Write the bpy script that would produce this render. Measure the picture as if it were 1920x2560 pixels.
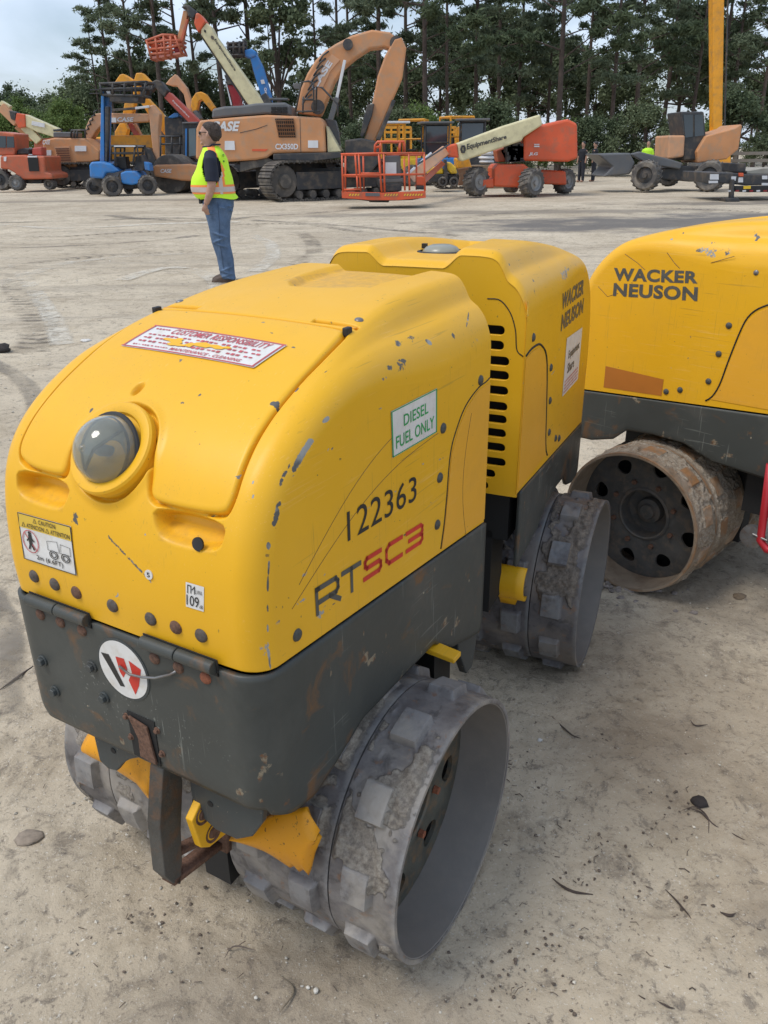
import bpy, math, random
import numpy as np
from mathutils import Vector, Matrix, Euler
random.seed(7); rng = np.random.RandomState(7)
for o in list(bpy.data.objects): bpy.data.objects.remove(o)
SC = bpy.context.scene; COL = SC.collection

# ------------------------------------------------------------------ camera, sky, sun, exposure
FPX, PITCH, ROLL, CAMH = 2022.5, 0.4196, -0.012, 1.4685
cam = bpy.data.cameras.new('camera'); camo = bpy.data.objects.new('camera', cam); COL.objects.link(camo)
cam.sensor_fit = 'VERTICAL'; cam.sensor_height = 36; cam.lens = FPX / 2560 * 36
cam.clip_start = .05; cam.clip_end = 3000
camo.matrix_world = Matrix.Translation((0, 0, CAMH)) @ Matrix.Rotation(math.pi / 2 - PITCH, 4, 'X') @ Matrix.Rotation(ROLL, 4, 'Z')
SC.camera = camo
SUN_EL, SUN_AZ = math.radians(60), math.radians(-112)     # azimuth from +Y towards +X
sun = bpy.data.lights.new('sun', 'SUN'); sun.energy = 1.7; sun.angle = math.radians(22); sun.color = (1, .96, .9)
suno = bpy.data.objects.new('sun', sun); COL.objects.link(suno)
sd = Vector((math.sin(SUN_AZ) * math.cos(SUN_EL), math.cos(SUN_AZ) * math.cos(SUN_EL), math.sin(SUN_EL)))
suno.rotation_euler = (-sd).to_track_quat('-Z', 'Y').to_euler(); suno.location = sd * 50
W = bpy.data.worlds.new('World'); SC.world = W; W.use_nodes = True
wt = W.node_tree; wt.nodes.clear()
def wn(t, **k):
    n = wt.nodes.new(t)
    for a, b in k.items(): setattr(n, a, b)
    return n
wl = wt.links.new
sky = wn('ShaderNodeTexSky', sky_type='NISHITA', sun_disc=False, sun_elevation=SUN_EL, sun_rotation=SUN_AZ, air_density=1.0, dust_density=2.0, ozone_density=1.5)
tc = wn('ShaderNodeTexCoord')
sep = wn('ShaderNodeSeparateXYZ'); wl(tc.outputs['Generated'], sep.inputs[0])
den = wn('ShaderNodeMath', operation='ADD'); wl(sep.outputs[2], den.inputs[0]); den.inputs[1].default_value = .28
dx = wn('ShaderNodeMath', operation='DIVIDE'); wl(sep.outputs[0], dx.inputs[0]); wl(den.outputs[0], dx.inputs[1])
dy = wn('ShaderNodeMath', operation='DIVIDE'); wl(sep.outputs[1], dy.inputs[0]); wl(den.outputs[0], dy.inputs[1])
cmb = wn('ShaderNodeCombineXYZ'); wl(dx.outputs[0], cmb.inputs[0]); wl(dy.outputs[0], cmb.inputs[1])
cn = wn('ShaderNodeTexNoise'); cn.inputs['Scale'].default_value = 1.7; cn.inputs['Detail'].default_value = 7; cn.inputs['Roughness'].default_value = .5; cn.inputs['Distortion'].default_value = .35
wl(cmb.outputs[0], cn.inputs['Vector'])
cr = wn('ShaderNodeValToRGB'); cr.color_ramp.elements[0].position = .34; cr.color_ramp.elements[1].position = .62
wl(cn.outputs['Fac'], cr.inputs['Fac'])
cloud = wn('ShaderNodeMixRGB'); cloud.inputs[2].default_value = (5.9, 6.8, 8.2, 1)
mf = wn('ShaderNodeMath', operation='MULTIPLY_ADD'); wl(cr.outputs[0], mf.inputs[0]); mf.inputs[1].default_value = .72; mf.inputs[2].default_value = .14
wl(mf.outputs[0], cloud.inputs[0]); wl(sky.outputs[0], cloud.inputs[1])
bg = wn('ShaderNodeBackground'); bg.inputs['Strength'].default_value = .127
wo = wn('ShaderNodeOutputWorld'); wl(cloud.outputs[0], bg.inputs[0]); wl(bg.outputs[0], wo.inputs[0])
SC.view_settings.view_transform = 'Standard'; SC.view_settings.look = 'None'; SC.view_settings.exposure = 0.22; SC.view_settings.gamma = 1
SC.render.engine = 'CYCLES'

# ------------------------------------------------------------------ helpers
Rcam = camo.matrix_world.to_3x3()
def ray(u, v): return Rcam @ Vector(((u - 960) / FPX, -(v - 1280) / FPX, -1))
def at(u, v, Y):                       # point of the plane y=Y seen in photo pixel (u, v)
    d = ray(u, v); t = Y / d.y
    return Vector((d.x * t, Y, CAMH + d.z * t))
def gnd(u, v):
    d = ray(u, v); t = -CAMH / d.z
    return Vector((d.x * t, d.y * t, 0))
def hashn(ix, iy, iz, seed):
    h = (ix.astype(np.int64) * 374761393 + iy.astype(np.int64) * 668265263 + iz.astype(np.int64) * 2147483647 + seed * 974711) & 0xffffffff
    h = ((h ^ (h >> 13)) * 1274126177) & 0xffffffff
    h = (h ^ (h >> 16)) & 0xffffffff
    return h / 4294967295.0
def vnoise(P, sc, seed=0):
    P = np.asarray(P, float) * sc; i = np.floor(P).astype(np.int64); f = P - i; f = f * f * (3 - 2 * f)
    r = 0
    for a in (0, 1):
        for b in (0, 1):
            for c in (0, 1):
                w = (f[..., 0] if a else 1 - f[..., 0]) * (f[..., 1] if b else 1 - f[..., 1]) * (f[..., 2] if c else 1 - f[..., 2])
                r = r + w * hashn(i[..., 0] + a, i[..., 1] + b, i[..., 2] + c, seed)
    return r
def fbm(P, sc, oct=4, seed=0):
    r = 0; a = .5; t = 0
    for k in range(oct): r = r + a * vnoise(P, sc * 2 ** k, seed + k); t += a; a *= .55
    return r / t
def sst(e0, e1, x):
    x = np.clip((x - e0) / (e1 - e0), 0, 1); return x * x * (3 - 2 * x)

def mesh_from(name, V, F):
    me = bpy.data.meshes.new(name); me.from_pydata([tuple(v) for v in V], [], F); me.update(); return me
def tag(o, label=None, cat=None, group=None, kind=None):
    if label: o['label'] = label
    if cat: o['category'] = cat
    if group: o['group'] = group
    if kind: o['kind'] = kind
    return o
def thing(name, label, cat, loc=(0, 0, 0), rz=0, group=None):
    o = bpy.data.objects.new(name, None); COL.objects.link(o); o.location = loc; o.rotation_euler = (0, 0, rz); o.empty_display_size = .2
    return tag(o, label, cat, group)
def rootof(o):
    while o.parent: o = o.parent
    return o
def link(name, me, mat, parent=None, smooth=False, world=False, bevel=0, label=None):
    if world and parent is not None:
        me.transform(Matrix.Translation(-rootof(parent).location))
    if mat is not None:
        me.materials.clear(); me.materials.append(mat)
    if smooth:
        for p in me.polygons: p.use_smooth = True
        if smooth is not True:
            try: me.set_sharp_from_angle(angle=math.radians(smooth))
            except Exception: pass
    o = bpy.data.objects.new(name, me); COL.objects.link(o)
    if parent is not None: o.parent = parent
    if bevel:
        m = o.modifiers.new('bevel', 'BEVEL'); m.width = bevel; m.segments = 2; m.limit_method = 'ANGLE'; m.angle_limit = math.radians(40)
    if label: o['label'] = label
    return o
class MB:
    def __init__(s, M=None): s.V = []; s.F = []; s.M = M
    def add(s, V, F, M=None):
        n = len(s.V); V = [Vector(v) for v in V]
        if M is not None: V = [M @ v for v in V]
        if s.M is not None: V = [s.M @ v for v in V]
        s.V += V; s.F += [tuple(i + n for i in f) for f in F]; return s
    def box(s, c, d, M=None):
        c = Vector(c); x, y, z = d[0] / 2, d[1] / 2, d[2] / 2
        V = [c + Vector((i * x, j * y, k * z)) for i in (-1, 1) for j in (-1, 1) for k in (-1, 1)]
        return s.add(V, [(0, 1, 3, 2), (4, 6, 7, 5), (0, 4, 5, 1), (2, 3, 7, 6), (0, 2, 6, 4), (1, 5, 7, 3)], M)
    def box2(s, a, b, M=None):
        return s.box([(a[i] + b[i]) / 2 for i in range(3)], [abs(b[i] - a[i]) for i in range(3)], M)
    def cyl(s, p0, p1, r0, r1=None, n=16, caps=True):
        r1 = r0 if r1 is None else r1; p0 = Vector(p0); p1 = Vector(p1); d = (p1 - p0).normalized()
        a = d.orthogonal().normalized(); b = d.cross(a)
        V = []
        for p, r in ((p0, r0), (p1, r1)):
            for i in range(n):
                t = 2 * math.pi * i / n; V.append(p + (a * math.cos(t) + b * math.sin(t)) * r)
        F = [(i, (i + 1) % n, n + (i + 1) % n, n + i) for i in range(n)]
        if caps: F += [tuple(range(n - 1, -1, -1)), tuple(range(n, 2 * n))]
        return s.add(V, F)
    def tube(s, pts, r, n=8):
        pts = [Vector(p) for p in pts]; rs = r if isinstance(r, (list, tuple)) else [r] * len(pts)
        V = []; up = None
        for i, p in enumerate(pts):
            d = (pts[min(i + 1, len(pts) - 1)] - pts[max(i - 1, 0)]).normalized()
            if up is None: a = d.orthogonal().normalized()
            else: a = (up - d * up.dot(d)).normalized()
            up = a; b = d.cross(a)
            for k in range(n):
                t = 2 * math.pi * k / n; V.append(p + (a * math.cos(t) + b * math.sin(t)) * rs[i])
        F = [(i * n + k, i * n + (k + 1) % n, (i + 1) * n + (k + 1) % n, (i + 1) * n + k) for i in range(len(pts) - 1) for k in range(n)]
        F += [tuple(range(n - 1, -1, -1)), tuple((len(pts) - 1) * n + k for k in range(n))]
        return s.add(V, F)
    def bar(s, p0, p1, w, h, w1=None, h1=None, up=(0, 0, 1)):      # rectangular bar
        p0 = Vector(p0); p1 = Vector(p1); d = (p1 - p0).normalized(); up = Vector(up)
        x = d.cross(up)
        if x.length < 1e-4: x = d.cross(Vector((0, 1, 0)))
        x.normalize(); y = x.cross(d); w1 = w if w1 is None else w1; h1 = h if h1 is None else h1
        V = [p + x * (i * ww / 2) + y * (j * hh / 2) for p, ww, hh in ((p0, w, h), (p1, w1, h1)) for i, j in ((-1, -1), (1, -1), (1, 1), (-1, 1))]
        return s.add(V, [(3, 2, 1, 0), (4, 5, 6, 7), (0, 1, 5, 4), (1, 2, 6, 5), (2, 3, 7, 6), (3, 0, 4, 7)])
    def prism(s, pts, vec, M=None):                                  # polygon (3D points) swept along vec
        pts = [Vector(p) for p in pts]; vec = Vector(vec); n = len(pts)
        F = [tuple(range(n)), tuple(range(2 * n - 1, n - 1, -1))] + [(i, n + i, n + (i + 1) % n, (i + 1) % n) for i in range(n)]
        return s.add(pts + [p + vec for p in pts], F, M)
    def lathe(s, prof, p0, d, n=24, closed=False):                   # prof: (r, h) along d
        p0 = Vector(p0); d = Vector(d).normalized(); a = d.orthogonal().normalized(); b = d.cross(a)
        V = []; m = len(prof)
        for r, hh in prof:
            for i in range(n):
                t = 2 * math.pi * i / n; V.append(p0 + d * hh + (a * math.cos(t) + b * math.sin(t)) * r)
        F = [(j * n + i, j * n + (i + 1) % n, (j + 1) * n + (i + 1) % n, (j + 1) * n + i) for j in range(m - 1 if not closed else m - 1) for i in range(n)]
        if closed: F += [((m - 1) * n + i, (m - 1) * n + (i + 1) % n, (i + 1) % n, i) for i in range(n)]
        return s.add(V, F)
    def blob(s, c, r, n=10, m=7, jit=0, seed=0):
        rr = random.Random(seed); V = []
        for j in range(m + 1):
            ph = math.pi * j / m
            for i in range(n):
                th = 2 * math.pi * i / n; k = 1 + jit * (rr.random() - .5) * (1 if 0 < j < m else 0)
                V.append((c[0] + r[0] * k * math.sin(ph) * math.cos(th), c[1] + r[1] * k * math.sin(ph) * math.sin(th), c[2] + r[2] * k * math.cos(ph)))
        F = [(j * n + i, (j + 1) * n + i, (j + 1) * n + (i + 1) % n, j * n + (i + 1) % n) for j in range(m) for i in range(n)]
        return s.add(V, F)
    def px(s, pts, Y, th):                                          # photo outline placed on plane y=Y, th metres deep
        return s.prism([at(u, v, Y) for u, v in pts], (0, th, 0))
    def me(s, name): 
        me = mesh_from(name, s.V, s.F); me.validate(); return me
    def build(s, name, mat, parent=None, **k): return link(name, s.me(name), mat, parent, **k)

def fill_curve(name, outer, holes, depth, bevel=0):
    """flat plate in XY with holes, thickness 2*depth around z=0"""
    cu = bpy.data.curves.new(name, 'CURVE'); cu.dimensions = '2D'; cu.fill_mode = 'BOTH'; cu.extrude = depth; cu.bevel_depth = bevel
    for pts in [outer] + holes:
        sp = cu.splines.new('POLY'); sp.points.add(len(pts) - 1)
        for i, p in enumerate(pts): sp.points[i].co = (p[0], p[1], 0, 1)
        sp.use_cyclic_u = True
    o = bpy.data.objects.new('tmp', cu); COL.objects.link(o)
    dg = bpy.context.evaluated_depsgraph_get(); me = bpy.data.meshes.new_from_object(o.evaluated_get(dg))
    bpy.data.objects.remove(o); bpy.data.curves.remove(cu); me.name = name; return me
def text_me(txt, size=1, bold=0, shear=0, space=1, ext=0):
    cu = bpy.data.curves.new('t', 'FONT'); cu.body = txt; cu.size = size; cu.offset = bold; cu.shear = shear; cu.space_character = space
    cu.extrude = ext; cu.resolution_u = 4
    o = bpy.data.objects.new('tmp', cu); COL.objects.link(o)
    dg = bpy.context.evaluated_depsgraph_get(); me = bpy.data.meshes.new_from_object(o.evaluated_get(dg))
    bpy.data.objects.remove(o); bpy.data.curves.remove(cu)
    return me
def me_bounds(me):
    c = np.array([v.co[:] for v in me.vertices]); return c.min(0), c.max(0)
def text_fit(txt, x0, x1, y0, y1, bold=0, shear=0, space=1):
    """text mesh scaled into the rectangle, list of verts/faces"""
    me = text_me(txt, 1, bold, shear, space); lo, hi = me_bounds(me)
    V = [(x0 + (v.co.x - lo[0]) / (hi[0] - lo[0]) * (x1 - x0), y0 + (v.co.y - lo[1]) / (hi[1] - lo[1]) * (y1 - y0), 0) for v in me.vertices]
    F = [tuple(p.vertices) for p in me.polygons]; bpy.data.meshes.remove(me); return V, F
def quadmap(p00, p10, p11, p01):
    p00, p10, p11, p01 = map(Vector, (p00, p10, p11, p01))
    return lambda x, y: (p00 * (1 - x) + p10 * x) * (1 - y) + (p01 * (1 - x) + p11 * x) * y

# ------------------------------------------------------------------ materials
def nm(name):
    m = bpy.data.materials.new(name); m.use_nodes = True; nt = m.node_tree; b = nt.nodes['Principled BSDF']; return m, nt, b
def mix(nt, fac, a, b, blend='MIX'):
    n = nt.nodes.new('ShaderNodeMixRGB'); n.blend_type = blend
    for k, v in ((0, fac), (1, a), (2, b)):
        if hasattr(v, 'links'): nt.links.new(v, n.inputs[k])
        elif isinstance(v, (int, float)): n.inputs[k].default_value = v
        else: n.inputs[k].default_value = (*v, 1) if len(v) == 3 else v
    return n.outputs[0]
def noise(nt, scale, detail=5, rough=.55, dist=0, stretch=None, rot=None, coord='Object'):
    t = nt.nodes.new('ShaderNodeTexCoord'); src = t.outputs[coord]
    if stretch or rot:
        mp = nt.nodes.new('ShaderNodeMapping'); nt.links.new(src, mp.inputs[0]); src = mp.outputs[0]
        if stretch: mp.inputs['Scale'].default_value = stretch
        if rot: mp.inputs['Rotation'].default_value = rot
    n = nt.nodes.new('ShaderNodeTexNoise'); n.inputs['Scale'].default_value = scale; n.inputs['Detail'].default_value = detail
    n.inputs['Roughness'].default_value = rough; n.inputs['Distortion'].default_value = dist; nt.links.new(src, n.inputs['Vector'])
    return n.outputs['Fac']
def ramp(nt, src, p0, p1, c0=(0, 0, 0), c1=(1, 1, 1)):
    r = nt.nodes.new('ShaderNodeValToRGB'); e = r.color_ramp.elements; e[0].position = p0; e[1].position = p1
    e[0].color = (*c0, 1); e[1].color = (*c1, 1); nt.links.new(src, r.inputs[0]); return r.outputs[0]
def mathn(nt, op, a, b=0, c=None, clamp=False):
    n = nt.nodes.new('ShaderNodeMath'); n.operation = op; n.use_clamp = clamp
    for k, v in enumerate((a, b) if c is None else (a, b, c)):
        if hasattr(v, 'links'): nt.links.new(v, n.inputs[k])
        else: n.inputs[k].default_value = v
    return n.outputs[0]
def bump(nt, b, src, strength=.3, dist=.002):
    n = nt.nodes.new('ShaderNodeBump'); n.inputs['Strength'].default_value = strength; n.inputs['Distance'].default_value = dist
    nt.links.new(src, n.inputs['Height']); nt.links.new(n.outputs[0], b.inputs['Normal'])
def attr(nt, name):
    a = nt.nodes.new('ShaderNodeAttribute'); a.attribute_name = name; return a.outputs['Fac']
def plain(name, col, rough=.5, metal=0, var=.15, scale=4, dirt=None, dirtamt=.5, bmp=.0, emit=None):
    m, nt, b = nm(name)
    f = noise(nt, scale, 4)
    c = mix(nt, ramp(nt, f, .3, .7), [x * (1 - var) for x in col], [min(1, x * (1 + var)) for x in col])
    if dirt:
        c = mix(nt, mathn(nt, 'MULTIPLY', ramp(nt, noise(nt, scale * 2.3, 7, .62), .48, .68), dirtamt), c, dirt)
    nt.links.new(c, b.inputs['Base Color']); b.inputs['Roughness'].default_value = rough; b.inputs['Metallic'].default_value = metal
    if bmp: bump(nt, b, noise(nt, scale * 20, 5), bmp, .004)
    return m
def paint(name, col, chip, scuff=None, dirt=(.20, .14, .08), rough=.38, dirtamt=.25, chips=(.70, .73), scr=.9):
    """worn machine paint: tone drift, dust, pin chips, fine scratches, optional 'scuff' attribute"""
    m, nt, b = nm(name)
    c = mix(nt, ramp(nt, noise(nt, 2.5, 3), .3, .7), [x * .93 for x in col], [min(1, x * 1.05) for x in col])
    c = mix(nt, mathn(nt, 'MULTIPLY', ramp(nt, noise(nt, 5, 8, .65), .50, .78), dirtamt), c, dirt)
    c = mix(nt, mathn(nt, 'MULTIPLY', ramp(nt, noise(nt, 95, 4, .6), chips[0], chips[1]), .75), c, chip)
    c = mix(nt, mathn(nt, 'MULTIPLY', ramp(nt, noise(nt, 1.7, 7, .6, .6), .46, .66), .40), c, [min(1, col[0] * .95 + .04), min(1, col[1] * .97 + .035), col[2] + .018] if col[0] > .3 else [x + .03 for x in col])
    for q, (rot, st) in enumerate((((.3, .9, .4), (1, 40, 40)), ((1.1, .2, 2.0), (1.3, 55, 55)), ((.8, .3, .3), (60, 60, 1.2)), ((.2, .55, .4), (1.2, 55, 55)))):
        s1 = ramp(nt, noise(nt, 4.2 + q, 2, .5, .15, st, rot), .66, .68); s2 = ramp(nt, noise(nt, 3.6 + q * .7, 3), .50, .60)
        c = mix(nt, mathn(nt, 'MULTIPLY', mathn(nt, 'MULTIPLY', s1, s2), scr * (.55, .4, .5, .35)[q]), c, [x * .5 + y * .5 for x, y in zip(chip, col)] if q % 2 == 0 else [min(1, x * .9 + .14) for x in col])
    b.inputs['Specular IOR Level'].default_value = .35
    ro = mathn(nt, 'MULTIPLY_ADD', noise(nt, 9, 5), .25, rough - .1)
    if scuff:
        f = attr(nt, 'scuff'); f = mathn(nt, 'ADD', f, mathn(nt, 'MULTIPLY', mathn(nt, 'SUBTRACT', noise(nt, 120, 6, .7), .5), 1.1))
        f = ramp(nt, f, .50, .56)
        sc = mix(nt, ramp(nt, noise(nt, 14, 3), .50, .56), scuff[0], scuff[1])
        c = mix(nt, f, c, sc)
        g = ramp(nt, attr(nt, 'grime'), .0, 1.0); c = mix(nt, mathn(nt, 'MULTIPLY', g, ramp(nt, noise(nt, 60, 6, .7), .35, .6)), c, (.30, .16, .07))
    nt.links.new(c, b.inputs['Base Color']); nt.links.new(ro, b.inputs['Roughness'])
    bump(nt, b, noise(nt, 55, 4), .12, .0015)
    return m
YEL = (.80, .428, .016)
M = {}
M['yellow'] = paint('yellow_paint', YEL, (.10, .08, .05), scuff=((.10, .10, .095), (.33, .33, .31)), dirt=(.50, .28, .05), dirtamt=.26)
M['yellow2'] = paint('yellow_side_panel', (.80, .40, .035), (.16, .08, .03), dirt=(.35, .2, .07), dirtamt=.3)
M['yellow3'] = paint('worn_orange_yellow', (.78, .33, .010), (.06, .03, .02), dirt=(.09, .045, .025), dirtamt=.95, chips=(.63, .67))
M['grey'] = paint('dark_grey_paint', (.052, .060, .060), (.30, .26, .18), dirt=(.10, .055, .03), rough=.42, dirtamt=.42, chips=(.68, .71), scr=.8)
M['greybody'] = None
M['black'] = plain('black_rubber', (.018, .018, .018), .55, var=.3, scale=20)
M['dark'] = plain('dark_interior', (.012, .012, .012), .7)
M['steel'] = plain('dull_steel', (.22, .22, .22), .4, .6, .2, 30, (.18, .09, .04), .5)
M['rust'] = plain('rusty_bolt', (.14, .075, .05), .75, .1, .45, 160, (.25, .12, .06), .5, .4)
M['bolt'] = plain('grimy_bolt', (.10, .09, .08), .6, .2, .4, 120, (.16, .07, .035), .7, .4)
M['boltdk'] = plain('painted_bolt', (.060, .066, .062), .5, .1, .3, 120, (.14, .10, .06), .4, .3)
M['redbolt'] = plain('red_rusty_bolt', (.30, .10, .05), .75, .1, .3, 160, (.12, .06, .03), .5, .4)
M['white'] = plain('white_vinyl', (.68, .67, .64), .45, var=.06, scale=20, dirt=(.5, .42, .3), dirtamt=.35)
M['ink'] = plain('black_ink', (.02, .02, .02), .5)
M['greyink'] = plain('grey_ink', (.085, .085, .075), .5, var=.2, scale=30)
M['redink'] = plain('red_ink', (.55, .035, .02), .5)
M['green'] = plain('green_ink', (.02, .30, .08), .5)
M['crimson'] = plain('crimson_ink', (.50, .09, .10), .5, var=.25, scale=60)
M['labelyellow'] = plain('label_yellow', (.72, .48, .05), .5)
M['graylamp'] = None

def greybody():
    m, nt, b = nm('scraped_grey_body'); b.inputs['Specular IOR Level'].default_value = .3; g = (.056, .060, .055)
    c = mix(nt, ramp(nt, noise(nt, 3, 4), .3, .7), [x * .85 for x in g], [x * 1.25 for x in g])
    c = mix(nt, mathn(nt, 'MULTIPLY', ramp(nt, noise(nt, 4.5, 7, .62, .5), .56, .72), .5), c, (.12, .105, .085))
    c = mix(nt, mathn(nt, 'MULTIPLY', ramp(nt, noise(nt, 9, 7, .62, .6), .58, .68), .85), c, (.17, .085, .035))
    c = mix(nt, mathn(nt, 'MULTIPLY', ramp(nt, noise(nt, 2.1, 8, .7, .3), .45, .62), .35), c, (.12, .125, .115))
    f = mathn(nt, 'ADD', attr(nt, 'scuff'), mathn(nt, 'MULTIPLY', mathn(nt, 'SUBTRACT', noise(nt, 46, 7, .7), .5), 1.3))
    c = mix(nt, ramp(nt, f, .5, .62), c, mix(nt, ramp(nt, noise(nt, 80, 4), .42, .55), (.15, .07, .035), (.24, .20, .14)))
    for rot, st, sc in (((.1, .5, .2), (1, 34, 34), 5), ((.75, .2, .3), (44, 44, 1.3), 4)):
        s1 = ramp(nt, noise(nt, sc, 2, .5, .15, st, rot), .655, .68); s2 = ramp(nt, noise(nt, 4, 3), .48, .58)
        c = mix(nt, mathn(nt, 'MULTIPLY', mathn(nt, 'MULTIPLY', s1, s2), .55), c, (.25, .26, .23))
    c = mix(nt, mathn(nt, 'MULTIPLY', ramp(nt, noise(nt, 42, 2, .5), .775, .79), .8), c, (.42, .36, .26))
    nt.links.new(c, b.inputs['Base Color']); nt.links.new(mathn(nt, 'MULTIPLY_ADD', noise(nt, 12, 5), .35, .25), b.inputs['Roughness'])
    bump(nt, b, noise(nt, 40, 5), .2, .002); return m
M['greybody'] = greybody()
def drum_mat(name, base, base2, mudc, mudd, worn):
    m, nt, b = nm(name)
    c = mix(nt, ramp(nt, noise(nt, 14, 7, .65), .35, .68), base, base2)
    c = mix(nt, mathn(nt, 'MULTIPLY', ramp(nt, noise(nt, 26, 6, .65, .5), .52, .62), .6), c, [x * .45 for x in base])
    c = mix(nt, mathn(nt, 'MULTIPLY', ramp(nt, noise(nt, 38, 6, .65), .60, .66), .6), c, (.22, .11, .055))
    c = mix(nt, mathn(nt, 'MULTIPLY', attr(nt, 'lug'), mathn(nt, 'MULTIPLY', ramp(nt, noise(nt, 20, 7, .68), .36, .56), .85)), c, worn)
    c = mix(nt, mathn(nt, 'MULTIPLY', ramp(nt, noise(nt, 7, 7, .62, .4), .47, .62), .5), c, mudc)
    f = mathn(nt, 'ADD', attr(nt, 'mud'), mathn(nt, 'MULTIPLY', mathn(nt, 'SUBTRACT', noise(nt, 70, 7, .75), .5), .9))
    f = ramp(nt, f, .42, .66)
    mc = mix(nt, ramp(nt, noise(nt, 90, 6, .75), .38, .62), mudd, mudc)
    c = mix(nt, f, c, mc)
    nt.links.new(c, b.inputs['Base Color']); nt.links.new(mathn(nt, 'MULTIPLY_ADD', f, .35, .55), b.inputs['Roughness'])
    h = mathn(nt, 'ADD', mathn(nt, 'MULTIPLY', f, mathn(nt, 'MULTIPLY_ADD', noise(nt, 160, 7, .8), 1.0, .3)), mathn(nt, 'MULTIPLY', noise(nt, 60, 5), .25))
    bump(nt, b, h, .9, .005); return m
M['drum'] = drum_mat('worn_drum_steel', (.112, .102, .100), (.232, .216, .205), (.40, .355, .29), (.20, .17, .14), (.245, .24, .235))
M['drumdark'] = drum_mat('dark_drum_steel', (.075, .070, .074), (.145, .138, .14), (.24, .20, .16), (.11, .095, .08), (.185, .192, .198))
M['drumsand'] = drum_mat('sand_caked_drum', (.30, .24, .18), (.20, .13, .075), (.42, .36, .28), (.25, .19, .13), (.33, .16, .06))
M['rimin'] = plain('rim_inside', (.215, .198, .180), .72, .1, .10, 9, (.28, .25, .21), .3, .15)
M['riminsand'] = plain('sandy_rim_inside', (.26, .20, .14), .8, 0, .25, 9, (.16, .10, .06), .6, .5)
M['disc'] = plain('drum_disc', (.090, .088, .070), .6, .1, .3, 14, (.20, .12, .06), .85, .3)
M['disc2'] = plain('drum_disc_grey', (.085, .082, .076), .7, .1, .25, 14, (.17, .13, .095), .7, .3)

def M_glass():
    m, nt, b = nm('lamp_glass'); b.inputs['Base Color'].default_value = (.62, .64, .58, 1); b.inputs['Roughness'].default_value = .05
    b.inputs['Transmission Weight'].default_value = .82; b.inputs['IOR'].default_value = 1.45; return m
M['glass'] = M_glass()
def M_cabglass():
    m, nt, b = nm('cab_glass'); b.inputs['Base Color'].default_value = (.035, .05, .06, 1); b.inputs['Roughness'].default_value = .06; b.inputs['Specular IOR Level'].default_value = .8; return m
M['cabglass'] = M_cabglass()
M['chrome'] = plain('lamp_reflector', (.42, .42, .38), .22, .9, .2, 30)
M['domewhite'] = plain('milky_dome', (.27, .28, .24), .3, 0, .15, 20, (.30, .27, .2), .5)

# ------------------------------------------------------------------ roller hood surface
def smooth_curve(pts, n):
    pts = np.array(pts, float); k = len(pts); P = np.vstack([2 * pts[0] - pts[1], pts, 2 * pts[-1] - pts[-2]]); out = []
    for i in range(1, k):
        p0, p1, p2, p3 = P[i - 1], P[i], P[i + 1], P[i + 2]
        for j in range(24):
            t = j / 24; out.append(.5 * ((2 * p1) + (-p0 + p2) * t + (2 * p0 - 5 * p1 + 4 * p2 - p3) * t * t + (-p0 + 3 * p1 - 3 * p2 + p3) * t ** 3))
    out.append(P[k]); out = np.array(out); L = np.concatenate([[0], np.cumsum(np.linalg.norm(np.diff(out, axis=0), axis=1))])
    s = np.linspace(0, L[-1], n); return np.stack([np.interp(s, L, out[:, i]) for i in range(out.shape[1])], 1), L[-1]
PROF, PL = smooth_curve([(.385, .79), (.387, .87), (.378, .96), (.357, 1.03), (.318, 1.085), (.258, 1.13), (.18, 1.168), (.09, 1.2), (0, 1.222), (-.13, 1.242), (-.26, 1.25), (-.42, 1.253)], 400)
TT2, _ = smooth_curve([(0, 0), (.10, 0), (.17, .0), (.195, .006), (.209, .022), (.222, .045), (.242, .06), (.258, .083), (.268, .115), (.27, .14)], 200)
PT = np.gradient(PROF, axis=0); PT /= np.linalg.norm(PT, axis=1)[:, None]
def T2f(t):
    i = np.searchsorted(TT2[:, 0], .17) / 199; u = np.where(t < .6, t / .6 * i, i + (t - .6) / .4 * (1 - i)) * 199
    return np.interp(u, np.arange(200), TT2[:, 0]), np.interp(u, np.arange(200), TT2[:, 1])
def T1f(t):
    R = .040; L0 = .27 - R - .21; u = np.clip((t - .6) / .4, 0, 1) * (L0 + R * np.pi / 2); ph = np.clip((u - L0) / R, 0, np.pi / 2)
    return np.where(t < .6, .21 * t / .6, .21 + np.minimum(u, L0) + R * np.sin(ph)), R * (1 - np.cos(ph))
def hood(s, t, disp=0):
    s = np.asarray(s, float); t = np.asarray(t, float); u = s * 399; i = np.arange(400)
    a = np.interp(u, i, PROF[:, 0]); z = np.interp(u, i, PROF[:, 1]); na = np.interp(u, i, PT[:, 1]); nz = np.interp(u, i, -PT[:, 0])
    b1, d1 = T1f(abs(t)); b2, d2 = T2f(abs(t)); w = sst(.40, .80, s)
    b = b1 * (1 - w) + b2 * w; d = d1 * (1 - w) + d2 * w + .008 * (b / .27) ** 2 - disp
    return np.stack([a - na * d, np.sign(t) * b, z - nz * d], -1)
def polydist(U, V, poly):
    P = np.array(poly); A = P; B = np.roll(P, -1, 0); best = np.full(U.shape, 1e9); inside = np.zeros(U.shape, bool)
    for (x0, y0), (x1, y1) in zip(A, B):
        ex, ey = x1 - x0, y1 - y0; k = np.clip(((U - x0) * ex + (V - y0) * ey) / (ex * ex + ey * ey + 1e-12), 0, 1)
        best = np.minimum(best, np.hypot(U - x0 - k * ex, V - y0 - k * ey))
        c = ((y0 > V) != (y1 > V)) & (U < (x1 - x0) * (V - y0) / ((y1 - y0) if abs(y1 - y0) > 1e-12 else 1e-12) + x0); inside ^= c
    return np.where(inside, -best, best)
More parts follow.
